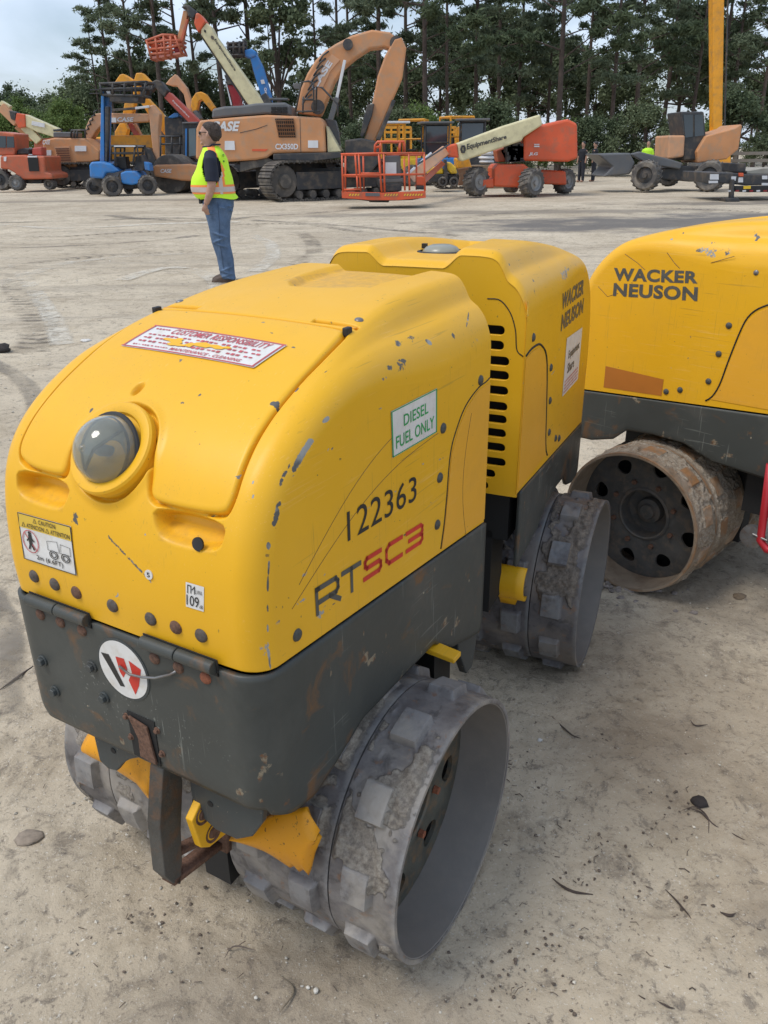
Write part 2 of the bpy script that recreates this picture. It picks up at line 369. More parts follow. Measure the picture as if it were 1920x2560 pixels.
def chaikin(P, it=2):
    P = np.array(P, float)
    for _ in range(it): Q = np.roll(P, -1, 0); P = np.stack([P * .75 + Q * .25, P * .25 + Q * .75], 1).reshape(-1, 2)
    return P
LID = [(.590, -.60), (.590, 0), (.590, .60), (.575, .635), (.505, .635), (.43, .61), (.34, .612), (.277, .635), (.245, .645), (.222, .61), (.216, .50), (.214, .30), (.218, .215), (.250, .195),
       (.285, .165), (.318, .09), (.338, 0), (.345, -.06), (.338, -.13), (.318, -.21), (.285, -.262), (.25, -.275), (.225, -.275), (.216, -.31), (.216, -.5), (.226, -.60), (.245, -.645), (.277, -.635), (.34, -.612), (.43, -.61), (.505, -.635), (.575, -.635)]
LAMPC = (.272, -.045)      # s, t of the headlamp
def st_uv(s, t): return s * PL, t * .35            # metric-ish chart (t*.35 = b on the flat part)

def set_attr(me, name, vals):
    a = me.attributes.new(name, 'FLOAT', 'POINT'); a.data.foreach_set('value', np.asarray(vals, np.float32).ravel())
def grid_faces(n, m, off=0):
    i = np.arange(n - 1)[:, None] * m + np.arange(m - 1)[None]; i = i.ravel() + off
    return np.stack([i, i + 1, i + m + 1, i + m], 1)

def hp(s, t, off=0.0):
    return Vector(hood(np.array(s), np.array(t), off).tolist())
def hframe(s, t):
    p = hp(s, t); a = hp(s + .004, t) - p; b = hp(s, t + .01) - p; n = a.cross(b).normalized()
    if n.dot(p - Vector((0, 0, .9))) < 0: n = -n
    return p, n, a.normalized(), b.normalized()

def grey_shell(root, X, base, bottom, name='lower_body', A0=-.42):
    """lower body shell following the hood's plan outline"""
    R = .06; pts = []
    def add(a, b): pts.append((a, b))
    for a in np.linspace(A0, .338, 60): add(a, .272)
    for ph in np.linspace(0, math.pi / 2, 12)[1:]: add(.389 - .050 + .050 * math.sin(ph), .272 - .050 + .050 * math.cos(ph))
    for b in np.linspace(.218, -.218, 60)[1:]: add(.389, b)
    for ph in np.linspace(0, math.pi / 2, 12)[1:]: add(.389 - .050 + .050 * math.cos(ph), -.272 + .050 - .050 * math.sin(ph))
    for a in np.linspace(.338, A0, 60)[1:]: add(a, -.272)
    P = np.array(pts); NZ = 26; v = np.linspace(0, 1, NZ)
    zt = base(P[:, 0]) - .006; zb = np.array([bottom(a, b) for a, b in P])
    G = np.zeros((len(P), NZ, 3)); bulge = np.sin(v * np.pi) * .004
    for j in range(NZ):
        inn = .012 * max(0, (v[j] - .86) / .14) ** 2; k = 1 - inn
        G[:, j, 0] = P[:, 0] * k; G[:, j, 1] = P[:, 1] * k; G[:, j, 2] = zt * (1 - v[j]) + zb * v[j]
    G[:, :, :2] += 0
    pn = G.reshape(-1, 3); n1 = fbm(pn, 14, 4, 31)
    corner = np.exp(-(((pn[:, 0] - .36) / .05) ** 2 + ((pn[:, 1] - .235) / .06) ** 2)); n3 = fbm(pn, 42, 3, 77); sc = corner * sst(.47, .60, n1) * sst(.36, .60, n3) * .80 * (1 - sst(.70, .73, pn[:, 2])); sc = np.maximum(sc, sst(.70, .76, fbm(pn * np.array([1., 1., .6]), 26, 3, 90)) * .55)
    low = np.clip(1 - (pn[:, 2] - np.repeat(zb, NZ)) / .03, 0, 1) * .42; sc = np.maximum(sc, low)
    Rm = np.array(X.to_3x3()); Vw = pn @ Rm.T + np.array(X.translation)
    F = grid_faces(len(P), NZ)
    me = bpy.data.meshes.new(name); me.from_pydata(Vw.tolist(), [], F.tolist()); me.update(); set_attr(me, 'scuff', sc)
    o = link(name, me, M['greybody'], root, smooth=True)
    so = o.modifiers.new('thickness', 'SOLIDIFY'); so.thickness = .010; so.offset = 1
    return o

def drum_part(root, X, sg, mud, mats, hi=True, lugh=.017, ringout=.41, spin=0., seed=0, name='drum'):
    """one drum on side sg(+1/-1): inner shell, extension ring, disc, bolts. X unit matrix"""
    R0 = .256; cz = .262; nth = 540 if hi else 260
    rows = [(.335, 0.), (.222, .5), (.105, 0.)]; NL = 11
    def lugf(th, b):
        r = np.zeros_like(th)
        for bc, ph in rows:
            k = (th / (2 * np.pi) * NL + ph + spin) % 1 - .5; k = k / NL * 2 * np.pi * R0
            r = np.maximum(r, (1 - sst(.030, .0375, abs(k))) * (1 - sst(.0245, .031, abs(b - bc))))
        return r
    def shell(b0, b1, nb, lip0, lip1, edge):
        # closed section: outer surface, edge, inner surface
        bb = np.linspace(b0, b1, nb); th = np.linspace(0, 2 * np.pi, nth, endpoint=False)
        TH, BB = np.meshgrid(th, bb, indexing='ij'); lg = lugf(TH, BB)
        P = np.stack([np.cos(TH) * R0, BB * sg, np.sin(TH) * R0], -1)
        n = fbm(P, 9, 5, seed); n2 = fbm(P, 45, 4, seed + 3)
        md = sst(.52 - mud, .60 - mud, n) * (1 - .72 * (lg > .6)); fade = sst(b0, b0 + .01, BB) * (1 - sst(b1 - .03, b1 - .004, BB))
        md = md * (.35 + .65 * fade)
        rr = R0 + lg * lugh + md * (.022 * np.clip(n2 - .35, 0, 1)) * fade + (n2 - .5) * .0012
        G = np.stack([np.cos(TH) * rr, BB * sg, np.sin(TH) * rr + cz], -1)
        inner = [(b1, R0 - .009), (b0, R0 - .009)]
        rims = [np.stack([np.cos(th) * (R0 - .009), np.full(nth, bq * sg), np.sin(th) * (R0 - .009) + cz], -1) for bq, _ in inner]
        G = np.concatenate([G] + [r[:, None] for r in rims], 1); m = G.shape[1]
        Vv = G.reshape(-1, 3); i = np.arange(nth)[:, None]; j = np.arange(m)[None]; jn = (j + 1) % m; inx = (i + 1) % nth
        F = np.stack([i * m + j, inx * m + j, inx * m + jn, i * m + jn], -1).reshape(-1, 4)
        if sg > 0: F = F[:, ::-1]
        lgc = np.maximum(lg, sst(b1 - .012, b1 - .002, BB)); z2 = np.zeros((nth, 2)); mdv = np.concatenate([md, z2], 1).ravel(); lgv = np.concatenate([lgc, z2], 1).ravel()
        return Vv, F, mdv, lgv
    Rm = np.array(X.to_3x3()); tr = np.array(X.translation)
    def put(nm_, sh, mat, parent):
        Vv, F, md, lg = sh; me = bpy.data.meshes.new(nm_); me.from_pydata((Vv @ Rm.T + tr).tolist(), [], F.tolist()); me.update()
        set_attr(me, 'mud', md); set_attr(me, 'lug', lg); return link(nm_, me, mat, parent, smooth=40)
    d = put(name, shell(.045, .2725, 60 if hi else 30, 0, 0, 0), mats[0], root)
    ring = put('extension_ring', shell(.2755, ringout, 44 if hi else 24, 0, 0, 0), mats[0], d)
    # rim lining (clean painted inside) and disc
    lin = MB(X); r1 = R0 - .0095
    lin.lathe([(r1, .29), (r1, ringout - .001), (r1 - .002, ringout - .002), (r1 - .002, .29)], (0, 0, cz), (0, sg, 0), 120)
    lin.build('rim_lining', mats[1], ring, smooth=40)
    holes = []
    for k in range(8):
        a0 = 2 * math.pi * (k + .3) / 8; pts = []
        for q in range(16):
            w = 2 * math.pi * q / 16; rr = .182 + .026 * math.cos(w); wd = .030 * math.sin(w) * (1 + .25 * math.cos(w)); pts.append((rr * math.cos(a0) - wd * math.sin(a0), rr * math.sin(a0) + wd * math.cos(a0)))
        holes.append(pts)
    circ = lambda r, n: [(r * math.cos(2 * math.pi * k / n), r * math.sin(2 * math.pi * k / n)) for k in range(n)]
    holes.append(circ(.088, 40)); me = fill_curve('disc', circ(r1 - .003, 120), holes, .005)
    me.transform(X @ Matrix.Translation((0, sg * .292, cz)) @ Matrix.Rotation(math.pi / 2, 4, 'X'))
    disc = link('disc', me, mats[2], d, smooth=30)
    hub = MB(X); hub.lathe([(.100, .300), (.092, .304), (.088, .300), (.086, .245), (.05, .240), (.045, .262), (.03, .266), (.026, .276), (.0, .277)], (0, 0, cz), (0, sg, 0), 40)
    hub.build('hub', mats[2], disc, smooth=30)
    bk = MB(X); bk.lathe([(.245, .20), (.0, .20)], (0, 0, cz), (0, sg, 0), 40); bk.build('inner_wall', M['dark'], d)
    for k in range(8):
        w = 2 * math.pi * (k + .5) / 8; c = (.122 * math.cos(w), sg * .298, cz + .122 * math.sin(w))
        bb = MB(X); bb.cyl(c, (c[0], c[1] + sg * .012, c[2]), .010, .009, 6); bb.build('disc_bolt', mats[3], disc, bevel=.001)
    return d

def dome_bolt(root, X, p, n, r, mat, name='bolt', h=.45):
    m = MB(X); p = Vector(p) - Vector(n) * .001
    m.lathe([(r * 1.0, 0), (r, r * .12), (r * .86, r * h * .7), (r * .5, r * h), (0, r * h * 1.08)], p, n, 14); return m.build(name, mat, root, smooth=True)
def hex_bolt(root, X, p, n, r, mat, name='bolt'):
    m = MB(X); p = Vector(p); n = Vector(n).normalized(); m.cyl(p - n * .001, p + n * r * .3, r * 1.15, None, 16); m.cyl(p + n * r * .3, p + n * r, r * .85, r * .8, 6); return m.build(name, mat, root, bevel=.001)
def flat_decal(root, X, name, fn, V, F, mat, off=.0006, lab=None):
    """V in unit coords (x,y) -> fn(x,y) 3D unit point"""
    m = MB(X); m.add([fn(v[0], v[1]) for v in V], F); return m.build(name, mat, root, label=lab)
def rectV(x0, y0, x1, y1): return [(x0, y0), (x1, y0), (x1, y1), (x0, y1)], [(0, 1, 2, 3)]
def stroke(pts, w, m, fn):
    """flat ribbon in decal coordinates added to builder m"""
    for (x0, y0), (x1, y1) in zip(pts[:-1], pts[1:]):
        L = math.hypot(x1 - x0, y1 - y0) or 1e-9; nx, ny = -(y1 - y0) / L * w / 2, (x1 - x0) / L * w / 2; ex, ey = (x1 - x0) / L * w * .45, (y1 - y0) / L * w * .45
        m.add([fn(x0 + nx - ex, y0 + ny - ey), fn(x0 - nx - ex, y0 - ny - ey), fn(x1 - nx + ex, y1 - ny + ey), fn(x1 + nx + ex, y1 + ny + ey)], [(0, 1, 2, 3)])
# s may run past both ends of the profile: straight continuation
_hood0 = hood
def hood(s, t, disp=0):
    s = np.asarray(s, float); P = _hood0(np.clip(s, 0, 1), t, disp); P = np.array(P)
    P[..., 2] += np.minimum(s, 0) * PL; P[..., 0] -= np.maximum(s - 1, 0) * PL; return P

def build_hood2(root, X, kind, base, NS, NT, seed, ymat):
    global _S0, _S1
    s0, s1 = (0, .968) if kind == 'lid' else (-.16, 1.04)
    s = np.linspace(s0, s1, NS)[:, None] * np.ones((1, NT)); t = np.ones((NS, 1)) * np.linspace(-1, 1, NT)[None]
    U, V = st_uv(s, t); disp = np.zeros_like(s); lidd = None
    gdark = np.zeros_like(s)
    if kind == 'lid':
        poly = [st_uv(a, b) for a, b in chaikin(LID, 2)]; lidd = polydist(U, V, poly)
        disp += .0030 * (1 - sst(-.012, 0, lidd)) - .012 * np.exp(-(lidd / .0030) ** 2)
        for sg in (1, -1):
            c = chaikin([(.214, .62 * sg), (.214, .24 * sg), (.18, .27 * sg), (.168, .33 * sg), (.170, .54 * sg), (.182, .60 * sg)], 2)
            d = polydist(U, V, [st_uv(a, b) for a, b in c]); disp -= .034 * (1 - sst(-.009, .003, d)) * sst(.158, .20, s) 
        c = chaikin([(.745, -.30), (1.2, -.28), (1.2, .46), (.82, .46), (.745, .20)], 2)
        d = polydist(U, V, [st_uv(a, b) for a, b in c]); disp -= .013 * (1 - sst(-.022, .006, d))
        hu, hv = st_uv(.372, -.12); disp -= .012 * np.exp(-(((U - hu) / .012) ** 2 + ((V - hv) / .007) ** 2) ** 2)
        for sg in (-1, 1):
            d = np.maximum(abs(U - .603 * PL) - .005, abs(V - sg * .182) - .045); disp -= .016 * (1 - sst(-.003, .003, d))
    else:
        c = chaikin([(.60, -.30), (1.3, -.42), (1.3, .42), (.60, .30)], 2)
        d = polydist(U, V, [st_uv(a, b) for a, b in c]); disp -= .030 * (1 - sst(-.045, .012, d)); disp -= .014 * np.clip((s - 1.012) / .028, 0, 1) ** 2 * (abs(t) < .97); disp += .020 * sst(.22, .42, s) + .012 * np.exp(-((s - .40) / .13) ** 2)
    lu, lv = st_uv(*LAMPC); ld = np.hypot(U - lu, V - lv)
    disp += .010 * (1 - sst(.060, .095, ld)) - .016 * np.exp(-((ld - .0755) / .0028) ** 2) - .004 * (1 - sst(.070, .076, ld))
    P = hood(s, t, disp); pn = P.reshape(-1, 3)
    P = hood(s, t, disp + ((fbm(pn, 6, 3, seed) - .5) * .003).reshape(s.shape))
    n1 = fbm(pn, 16, 4, seed + 5).reshape(s.shape); n2 = fbm(pn * np.array([1, 1, .35]), 40, 3, seed + 9).reshape(s.shape)
    sc = np.exp(-((abs(t) - .90) / .07) ** 2) * sst(.0, .05, s) * sst(.52, .64, n1) * .58
    sc = np.maximum(sc, .9 * sst(.785, .80, n2) * (n1 > .5))
    gr = np.zeros_like(s)
    if kind == 'lid':
        n4 = fbm(pn, 34, 4, 71).reshape(s.shape); e = np.exp(-((t - .945 - .03 * (n1 - .5)) / .030) ** 2) * sst(.19, .24, s) * (1 - sst(.38, .44, s)); sc = np.maximum(sc, e * .95 * sst(.34, .56, n4))
        e = np.exp(-(((s - .165) / .018) ** 2 + ((t + .20) / .05) ** 2)); sc = np.maximum(sc, e * .60)
        e = np.exp(-(((s - .150 + (t - .02) * .20) / .0045) ** 2)) * ((t > .0) & (t < .24)); sc = np.maximum(sc, e * .62)
        nk = sst(.30, .55, fbm(pn, 60, 3, 44).reshape(s.shape))
        for (gs, gt, ds, dt, an, am) in ((.743, .852, .010, .012, .5, 1), (.637, .888, .013, .010, .2, 1), (.41, .945, .010, .016, .8, 1.1), (.495, .643, .003, .014, .1, .9), (.503, .69, .004, .016, -.4, .8), (.905, .835, .030, .006, -.5, .75), (.83, .872, .006, .02, 0, .62), (.655, .808, .012, .03, .3, .56), (.70, .82, .02, .03, 0, .56), (.595, .904, .012, .02, .4, .56),
                                         (.192, .925, .006, .020, .7, 1), (.160, .94, .012, .010, 0, .8), (.135, .938, .014, .009, 0, 1.1), (.10, .936, .010, .012, 0, .62), (.070, .932, .009, .009, 0, .85), (.048, .925, .008, .008, 0, 1.1), (.028, .922, .022, .011, 0, 1.2), (.255, .764, .005, .012, 0, .6), (.216, .523, .002, .012, 0, .6), (.363, .154, .004, .05, .3, .56), (.321, -.283, .006, .010, 0, .8), (.427, .635, .006, .012, 0, .8), (.357, .828, .010, .010, 0, .6), (.541, .267, .003, .02, .2, .6), (.427, -.42, .002, .05, 0, .5), (.72, .45, .03, .004, .4, .5), (.66, .2, .002, .05, 0, .45), (.48, .72, .03, .005, .3, .55), (.30, .9, .03, .02, 0, .55), (.56, .95, .04, .015, 0, .55)):
            ca_, sa_ = math.cos(an), math.sin(an); u_ = (s - gs); v_ = (t - gt) * .4; uu = u_ * ca_ + v_ * sa_; vv = -u_ * sa_ + v_ * ca_
            sc = np.maximum(sc, am * np.exp(-((uu / ds) ** 2 + (vv / (dt * .4)) ** 2) ** 2) * (.45 + .6 * nk))
        e = .0 * np.exp(-((t - .93 - .05 * (n1 - .5)) / .022) ** 2) * (s > .01) * (s < .20) * sst(.44, .52, fbm(pn, 28, 3, 99).reshape(s.shape)); sc = np.maximum(sc, e * 1.)
        gr = np.maximum(gr, .22 * ((s > .168) & (s < .192) & (abs(abs(t) - .43) < .15))); gr = np.maximum(gr, .34 * ((s > .775) & (abs(t - .08) < .34)))
    faces = grid_faces(NS, NT); parts = [(pn * 0 + P.reshape(-1, 3), sc.ravel(), gr.ravel(), faces)]; off = NS * NT; NR = 60 if NS > 400 else 26
    for k, sg in ((0, -1), (NT - 1, 1)):
        Q = P[:, k]; a_end = Q[-1, 0]
        a_b = np.minimum(.387 - (.387 - a_end) * np.linspace(0, 1, NS) ** 1.15, Q[0, 0])
        Bp = np.stack([a_b, np.full(NS, sg * .27), base(a_b)], 1)
        v = np.linspace(0, 1, NR)[None, :, None]; G = (Q[:, None] * (1 - v) + Bp[:, None] * v).reshape(-1, 3)
        f = grid_faces(NS, NR, off)
        if sg < 0: f = f[:, ::-1]
        nn = fbm(G * np.array([1, 1, 2.6]), 30, 3, seed + 20)
        parts.append((G, np.where(nn > .79, .60, 0.), np.zeros(len(G)), f)); off += len(G)
    Vv = np.concatenate([p[0] for p in parts]); Vv[:, 2] = np.maximum(Vv[:, 2], base(Vv[:, 0]))
    Rm = np.array(X.to_3x3()); Vw = Vv @ Rm.T + np.array(X.translation)
    SCU = np.concatenate([p[1] for p in parts]); GR = np.concatenate([p[2] for p in parts]); F = np.concatenate([p[3] for p in parts])
    def mk(name, F, mat, parent):
        used = np.unique(F); mp = -np.ones(len(Vw), int); mp[used] = np.arange(len(used))
        me = bpy.data.meshes.new(name); me.from_pydata(Vw[used].tolist(), [], mp[F].tolist()); me.update()
        set_attr(me, 'scuff', SCU[used]); set_attr(me, 'grime', GR[used]); return link(name, me, mat, parent, smooth=True)
    if lidd is not None:
        fm = np.zeros(len(F), bool); nf = len(faces); fm[:nf] = lidd.ravel()[F[:nf, 0]] < 0
        h = mk('hood', F[~fm], ymat, root); return h, mk('lid', F[fm], ymat, h)
    global LASTROW; LASTROW = P[-1].copy()
    return mk('hood', F, ymat, root), None

def headlamp(parent, X, s, t, r=.053, small=False):
    p, n, _, _ = hframe(s, t); p = p + n * .008
    m = MB(X); m.lathe([(.0735, -.010), (.0735, .0), (.071, .0035), (.064, .0045), (r * 1.06, .0025), (r * 1.0, -.002), (0, -.004)], p, n, 48); m.build('lamp_bezel', M['yellow'], parent, smooth=35)
    n = (n + Vector((.55, 0, -.12))).normalized(); p = p - n * .004 + Vector((.004, 0, -.004))
    m = MB(X); m.lathe([(r * math.cos(x), r * 1.02 * math.sin(x)) for x in np.linspace(0, math.pi / 2, 14)] , p, n, 40)
    g = m.build('headlamp', M['glass'], parent, smooth=True)
    so = g.modifiers.new('wall', 'SOLIDIFY'); so.thickness = .003
    m = MB(X); m.lathe([(r * 1.10, .001), (r * 1.08, .004), (r * 1.0, .005), (r * .97, .001)], p, n, 40); m.build('lamp_gasket', M['black'], g, smooth=30)
    m = MB(X); m.lathe([(r * .86, .012), (r * .62, .003), (r * .3, -.004), (0, -.006)], p, n, 32); m.build('reflector', M['chrome'], g, smooth=True)
    m = MB(X); m.lathe([(.008, .0), (.009, .02), (.006, .028), (0, .03)], p, n, 14); m.build('bulb', M['steel'], g, smooth=True)
    m = MB(X); q = n.orthogonal().normalized(); w = n.cross(q); m.lathe([(r * .90, .010), (r * .93, .013), (r * .90, .016)], p, n, 40, closed=True)
    m.tube([p + n * .015 + q * r * .88, p + n * .032, p + n * .015 - q * r * .88], .0025); m.build('lamp_bracket', M['black'], g, smooth=30)
    return g

def seam(parent, X, pts, fn, r=.0022, name='panel_seam'):
    m = MB(X); P, _ = smooth_curve([fn(*p) for p in pts], 40); m.tube([Vector(p) for p in P], r, 6); return m.build(name, M['dark'], parent, smooth=True)

def side_fn(sg, off=.0008): return lambda a, z: Vector((a, sg * (.27 + off), z))

BOLD = .042
def brand_text(parent, X, fn, r1, r2):
    m = MB(X)
    for txt, (x0, x1, y0, y1) in (('WACKER', r1), ('NEUSON', r2)):
        V, F = text_fit(txt, 0, 1, 0, 1, BOLD, 0, 1.08); m.add([fn(x0 + (x1 - x0) * v[0], y0(v[0]) + (y1(v[0]) - y0(v[0])) * v[1] if callable(y0) else y0 + (y1 - y0) * v[1]) for v in V], F)
    return m.build('maker_lettering', M['greyink'], parent)
def squiggle_lines(m, fn, x0, x1, ys, h, seed, gap=.25):
    r = random.Random(seed)
    for y in ys:
        x = x0
        while x < x1:
            w = r.uniform(.010, .035) * (abs(x1 - x0) / .25) ; w = min(w, x1 - x)
            k = x
            while k < x + w * .8:
                c = r.uniform(.4, .9) * h; m.add([fn(k, y - c / 2), fn(k + h * .28, y - c / 2), fn(k + h * .28, y + c / 2), fn(k, y + c / 2)], [(0, 1, 2, 3)]); k += h * .40
            x += w + h * .25

def front_unit(root, X, hi, detail=True):
    base = lambda a: .728 + (np.asarray(a, float) + .42) * (.800 - .728) / .805
    h, lid = build_hood2(root, X, 'lid', base, 620 if hi else 260, 520 if hi else 220, 3, M['yellow'])
    def bottom(a, b):
        if a > .375: return .545
        if abs(b) < .25: return .54 if a > .3 else .54
        return float(np.interp(a, [-.42, -.36, -.25, -.16, .12, .20, .27, .33, .375], [.44, .455, .49, .548, .550, .520, .498, .510, .535]))
    low = grey_shell(root, X, base, bottom, A0=-.398)
    ch = MB(X); ch.box2((-.38, -.24, .56), (.34, .24, .84)).box2((-.385, -.20, .30), (-.30, .20, .58)); ch.box2((-.25, -.032, .14), (.25, .032, .6)); ch.build('chassis', M['dark'], root)
    rb = MB(X); rb.box2((-.378, -.262, .72), (-.365, .262, 1.15)); rb.box2((-.378, -.17, 1.13), (-.365, .17, 1.222)); rb.build('rear_bulkhead', M['dark'], root)
    for sg in (1, -1):   # frame ears by the joint
        e = MB(X); e.prism([(-.30, sg * .235, .56), (-.410, sg * .235, .56), (-.410, sg * .235, .40), (-.390, sg * .235, .345), (-.36, sg * .235, .345), (-.31, sg * .235, .44)], (0, sg * .02, 0)); e.build('frame_ear', M['grey'], root, bevel=.003)
    for sg in (1, -1): drum_part(root, X, sg, .015 if sg > 0 else .02, (M['drum'] if hi else M['drumsand'], M['rimin'], M['disc'], M['redbolt']), hi, spin=.15 if sg > 0 else .4, seed=11 + sg)
    if not detail: return h
    # lamp
    headlamp(h, X, *LAMPC)
    # hinge blocks of the lid
    for sg in (1, -1):
        p = hp(.598, sg * .60); m = MB(X); m.box(Vector((.030, sg * .203, p.z - .004)), (.016, .010, .014)); m.build('lid_rubber', M['black'], h, bevel=.002)
        p, n, _, _ = hframe(.628, sg * .62); dome_bolt(h, X, p, n, .0075, M['steel'], 'hinge_screw')
        m = MB(X); p = hp(.603, sg * .50); m.box(Vector((p.x, sg * .165, p.z - .008)), (.009, .080, .008)); m.build('hinge_strip', M['yellow3'], h, bevel=.001)
    # rubber stop at the lamp cut-out and the latch pin
    for s_, t_ in ((.372, -.12),):
        p, n, _, _ = hframe(s_, t_); dome_bolt(h, X, p - n * .010, n, .007, M['boltdk'], 'latch_pin')
    # bolts of the yellow front sheet
    for i, b in enumerate((-.190, -.138, -.086, -.005, .074, .123, .170)):
        dome_bolt(h, X, (.3875 - .008 * (b / .27) ** 2, b, .841), (1, 0, 0), .0112, (M['bolt'], M['bolt'], M['rust'])[i % 3], 'sheet_bolt')
    for a, z in ((-.340, 1.056), (-.178, 1.004), (-.168, .910), (.292, .822), (-.161, .816)):
        dome_bolt(h, X, (a, .2695, z), (0, 1, 0), .0105, M['boltdk'], 'side_bolt', .6)
        if a < 0: dome_bolt(h, X, (a, -.2695, z), (0, -1, 0), .0105, M['boltdk'], 'side_bolt', .6)
    # black drip mark with keyhole and a round number tag
    m = MB(X); p, n, _, _ = hframe(.178, .49); m.cyl(p - n * .001, p + n * .0022, .0095, None, 16); m.box(p + Vector((.0012, 0, -.013)), (.002, .006, .014)); m.build('keyhole', M['black'], h)
    p, n, ds, dt = hframe(.116, .23); tagp = MB(X); tagp.cyl(p, p + n * .0015, .0075, None, 20); o = tagp.build('number_tag', M['white'], h)
    V, F = text_fit('5', -.0028, .0028, -.004, .004, .02); m = MB(X); m.add([p + n * .0019 + Vector((0, v[0], 0)) + Vector((0, 0, v[1])) for v in V], F); m.build('number_tag_digit', M['ink'], o)
    # hinges between hood and lower body
    for b0, b1 in ((-.203, -.064), (.056, .197)):
        z = .800; m = MB(X); mid = (b0 + b1) / 2
        for x0, x1 in ((b0, mid - .001), (mid + .001, b1)): m.cyl((.3935, x0, z), (.3935, x1, z), .0102, None, 20)
        hg = m.build('front_hinge', M['greybody'], low, smooth=40, bevel=.0012)
        m = MB(X); m.box2((.3885, b0, z - .0155), (.3905, b1 + .004, z - .009)); m.box2((.3885, b1 + .0015, z - .0155), (.3905, b1 + .004, z + .012)); m.box2((.3885, b0, z + .010), (.3905, b1 + .003, z + .0125)); m.build('hinge_gap', M['dark'], hg)
    for i, b in enumerate((-.186, -.137, -.086, .073, .121, .174)): dome_bolt(low, X, (.3895, b, .773), (1, 0, 0), .0105, (M['rust'], M['redbolt'] if i > 3 else M['rust'])[i % 2], 'sheet_bolt')
    for b, z in ((-.206, .675), (-.077, .707), (-.189, .618), (-.060, .652)): hex_bolt(low, X, (.3895, b, z), (1, 0, 0), .0095, M['grey'], 'hex_bolt')
    # round emblem
    c = (-.002, .727); R = .052; fn = lambda x, y: Vector((.3905, c[0] + x * R, c[1] + y * R))
    m = MB(X); m.lathe([(R * 1.08, 0), (R * 1.08, .0012), (0, .0012)], (.389, c[0], c[1]), (1, 0, 0), 48); em = m.build('emblem', M['grey'], low)
    m = MB(X); m.lathe([(R, 0), (R, .0006), (0, .0006)], (.3904, c[0], c[1]), (1, 0, 0), 48); m.build('emblem_face', M['white'], em)
    fn2 = lambda x, y: Vector((.3915, c[0] + x * R, c[1] + y * R))
    m = MB(X); m.add([fn2(-.86, .36), fn2(-.52, .40), fn2(-.02, -.62), fn2(-.22, -.66)], [(3, 2, 1, 0)]); m.build('emblem_bar', M['ink'], em)
    m = MB(X); m.add([fn2(-.22, .42), fn2(.14, .46), fn2(.22, .10), fn2(-.02, -.28), fn2(-.14, -.10)], [(4, 3, 2, 1, 0)]); m.add([fn2(.34, .46), fn2(.82, .30), fn2(.62, -.36), fn2(.40, -.76), fn2(.20, -.30), fn2(.40, .05)], [(5, 4, 3, 2, 1, 0)]); m.build('emblem_letter', M['redink'], em)
    m = MB(X); P = [(.394, -.005, .735), (.397, .02, .730), (.396, .045, .733), (.396, .075, .742), (.393, .105, .757), (.392, .118, .767)]; m.tube(P, .0022, 6); m.build('wire_tie', M['steel'], low, smooth=True)
    # oil cap slot
    m = MB(X); m.box2((.3885, -.010, .555), (.3905, .050, .645)); sl = m.build('access_slot', M['dark'], low)
    m = MB(X); m.prism([(.3915, -.004, .640), (.3915, .036, .632), (.3915, .046, .560), (.3915, .010, .563), (.3915, .012, .60)], (.004, 0, 0)); m.build('slot_plate', M['rust'], sl, bevel=.001)
    for b, z in ((-.014, .632), (.054, .630), (-.010, .592), (.058, .585)): hex_bolt(sl, X, (.3895, b, z), (1, 0, 0), .0055, M['rust'], 'slot_bolt')
    # under-bumper plates
    def tabpl(pts, name): m = MB(X); m.prism([(.355, b, z) for b, z in pts], (-.012, 0, 0)); return m.build(name, M['grey'], low, bevel=.002)
    tb = tabpl([(-.16, .56), (-.155, .452), (-.135, .442), (-.112, .447), (-.090, .475), (-.070, .492), (-.035, .512), (.01, .512), (.03, .50), (.035, .56)], 'front_bracket')
    
    for bb, zz in ((-.11, .495), (.115, .478)): m = MB(X); m.cyl((.3552, bb, zz), (.3562, bb, zz), .006, None, 12); m.build('bracket_hole', M['dark'], tb)
    tabpl([(.075, .56), (.072, .475), (.092, .436), (.12, .422), (.165, .424), (.20, .448), (.225, .49), (.235, .56)], 'front_bracket')
    # scrapers
    def scraper(pts, sg, nseg=14):
        Y0 = [p[0] for p in pts]; m = MB(X); V = []; n = len(pts)
        for k in range(nseg + 1):
            for j, (b, za, zb) in enumerate(pts):
                z = za + (zb - za) * k / nseg; u = k / nseg; a = .276 + .022 * math.sin(math.pi * min(1, u * 1.0)) - .004 * (1 - u)
                V.append((a, b, z))
        F = [(k * n + j, k * n + j + 1, (k + 1) * n + j + 1, (k + 1) * n + j) for k in range(nseg) for j in range(n - 1)]
        m.add(V, F); o = m.build('drum_scraper', M['yellow3'], root, smooth=40); so = o.modifiers.new('thickness', 'SOLIDIFY'); so.thickness = .008; return o
    scraper([(.088, .322, .335), (.12, .318, .362), (.163, .312, .405), (.185, .306, .425), (.205, .302, .440), (.215, .312, .446), (.225, .303, .452), (.235, .314, .458), (.246, .306, .466), (.253, .325, .468), (.264, .37, .452), (.280, .415, .432)], 1)
    scraper([(-.291, .350, .400), (-.273, .339, .42), (-.222, .337, .43), (-.18, .328, .43), (-.15, .322, .43), (-.128, .292, .43), (-.116, .284, .43), (-.110, .32, .43), (-.09, .36, .42)], -1)
    m = MB(X); m.prism([(.340, .075, .480), (.378, .075, .447), (.366, .075, .376), (.347, .075, .360), (.30, .075, .352), (.28, .075, .40), (.29, .075, .48)], (0, .016, 0)); yp = m.build('hitch_plate', M['yellow'], root, bevel=.002)
    for a, z in ((.351, .440), (.334, .384)): m = MB(X); m.lathe([(.019, .0), (.019, .002), (.012, -.001), (.009, .004), (0, .004)], (a, .091, z), (0, 1, 0), 20); m.build('hitch_bolt', M['rust'], yp, smooth=30)
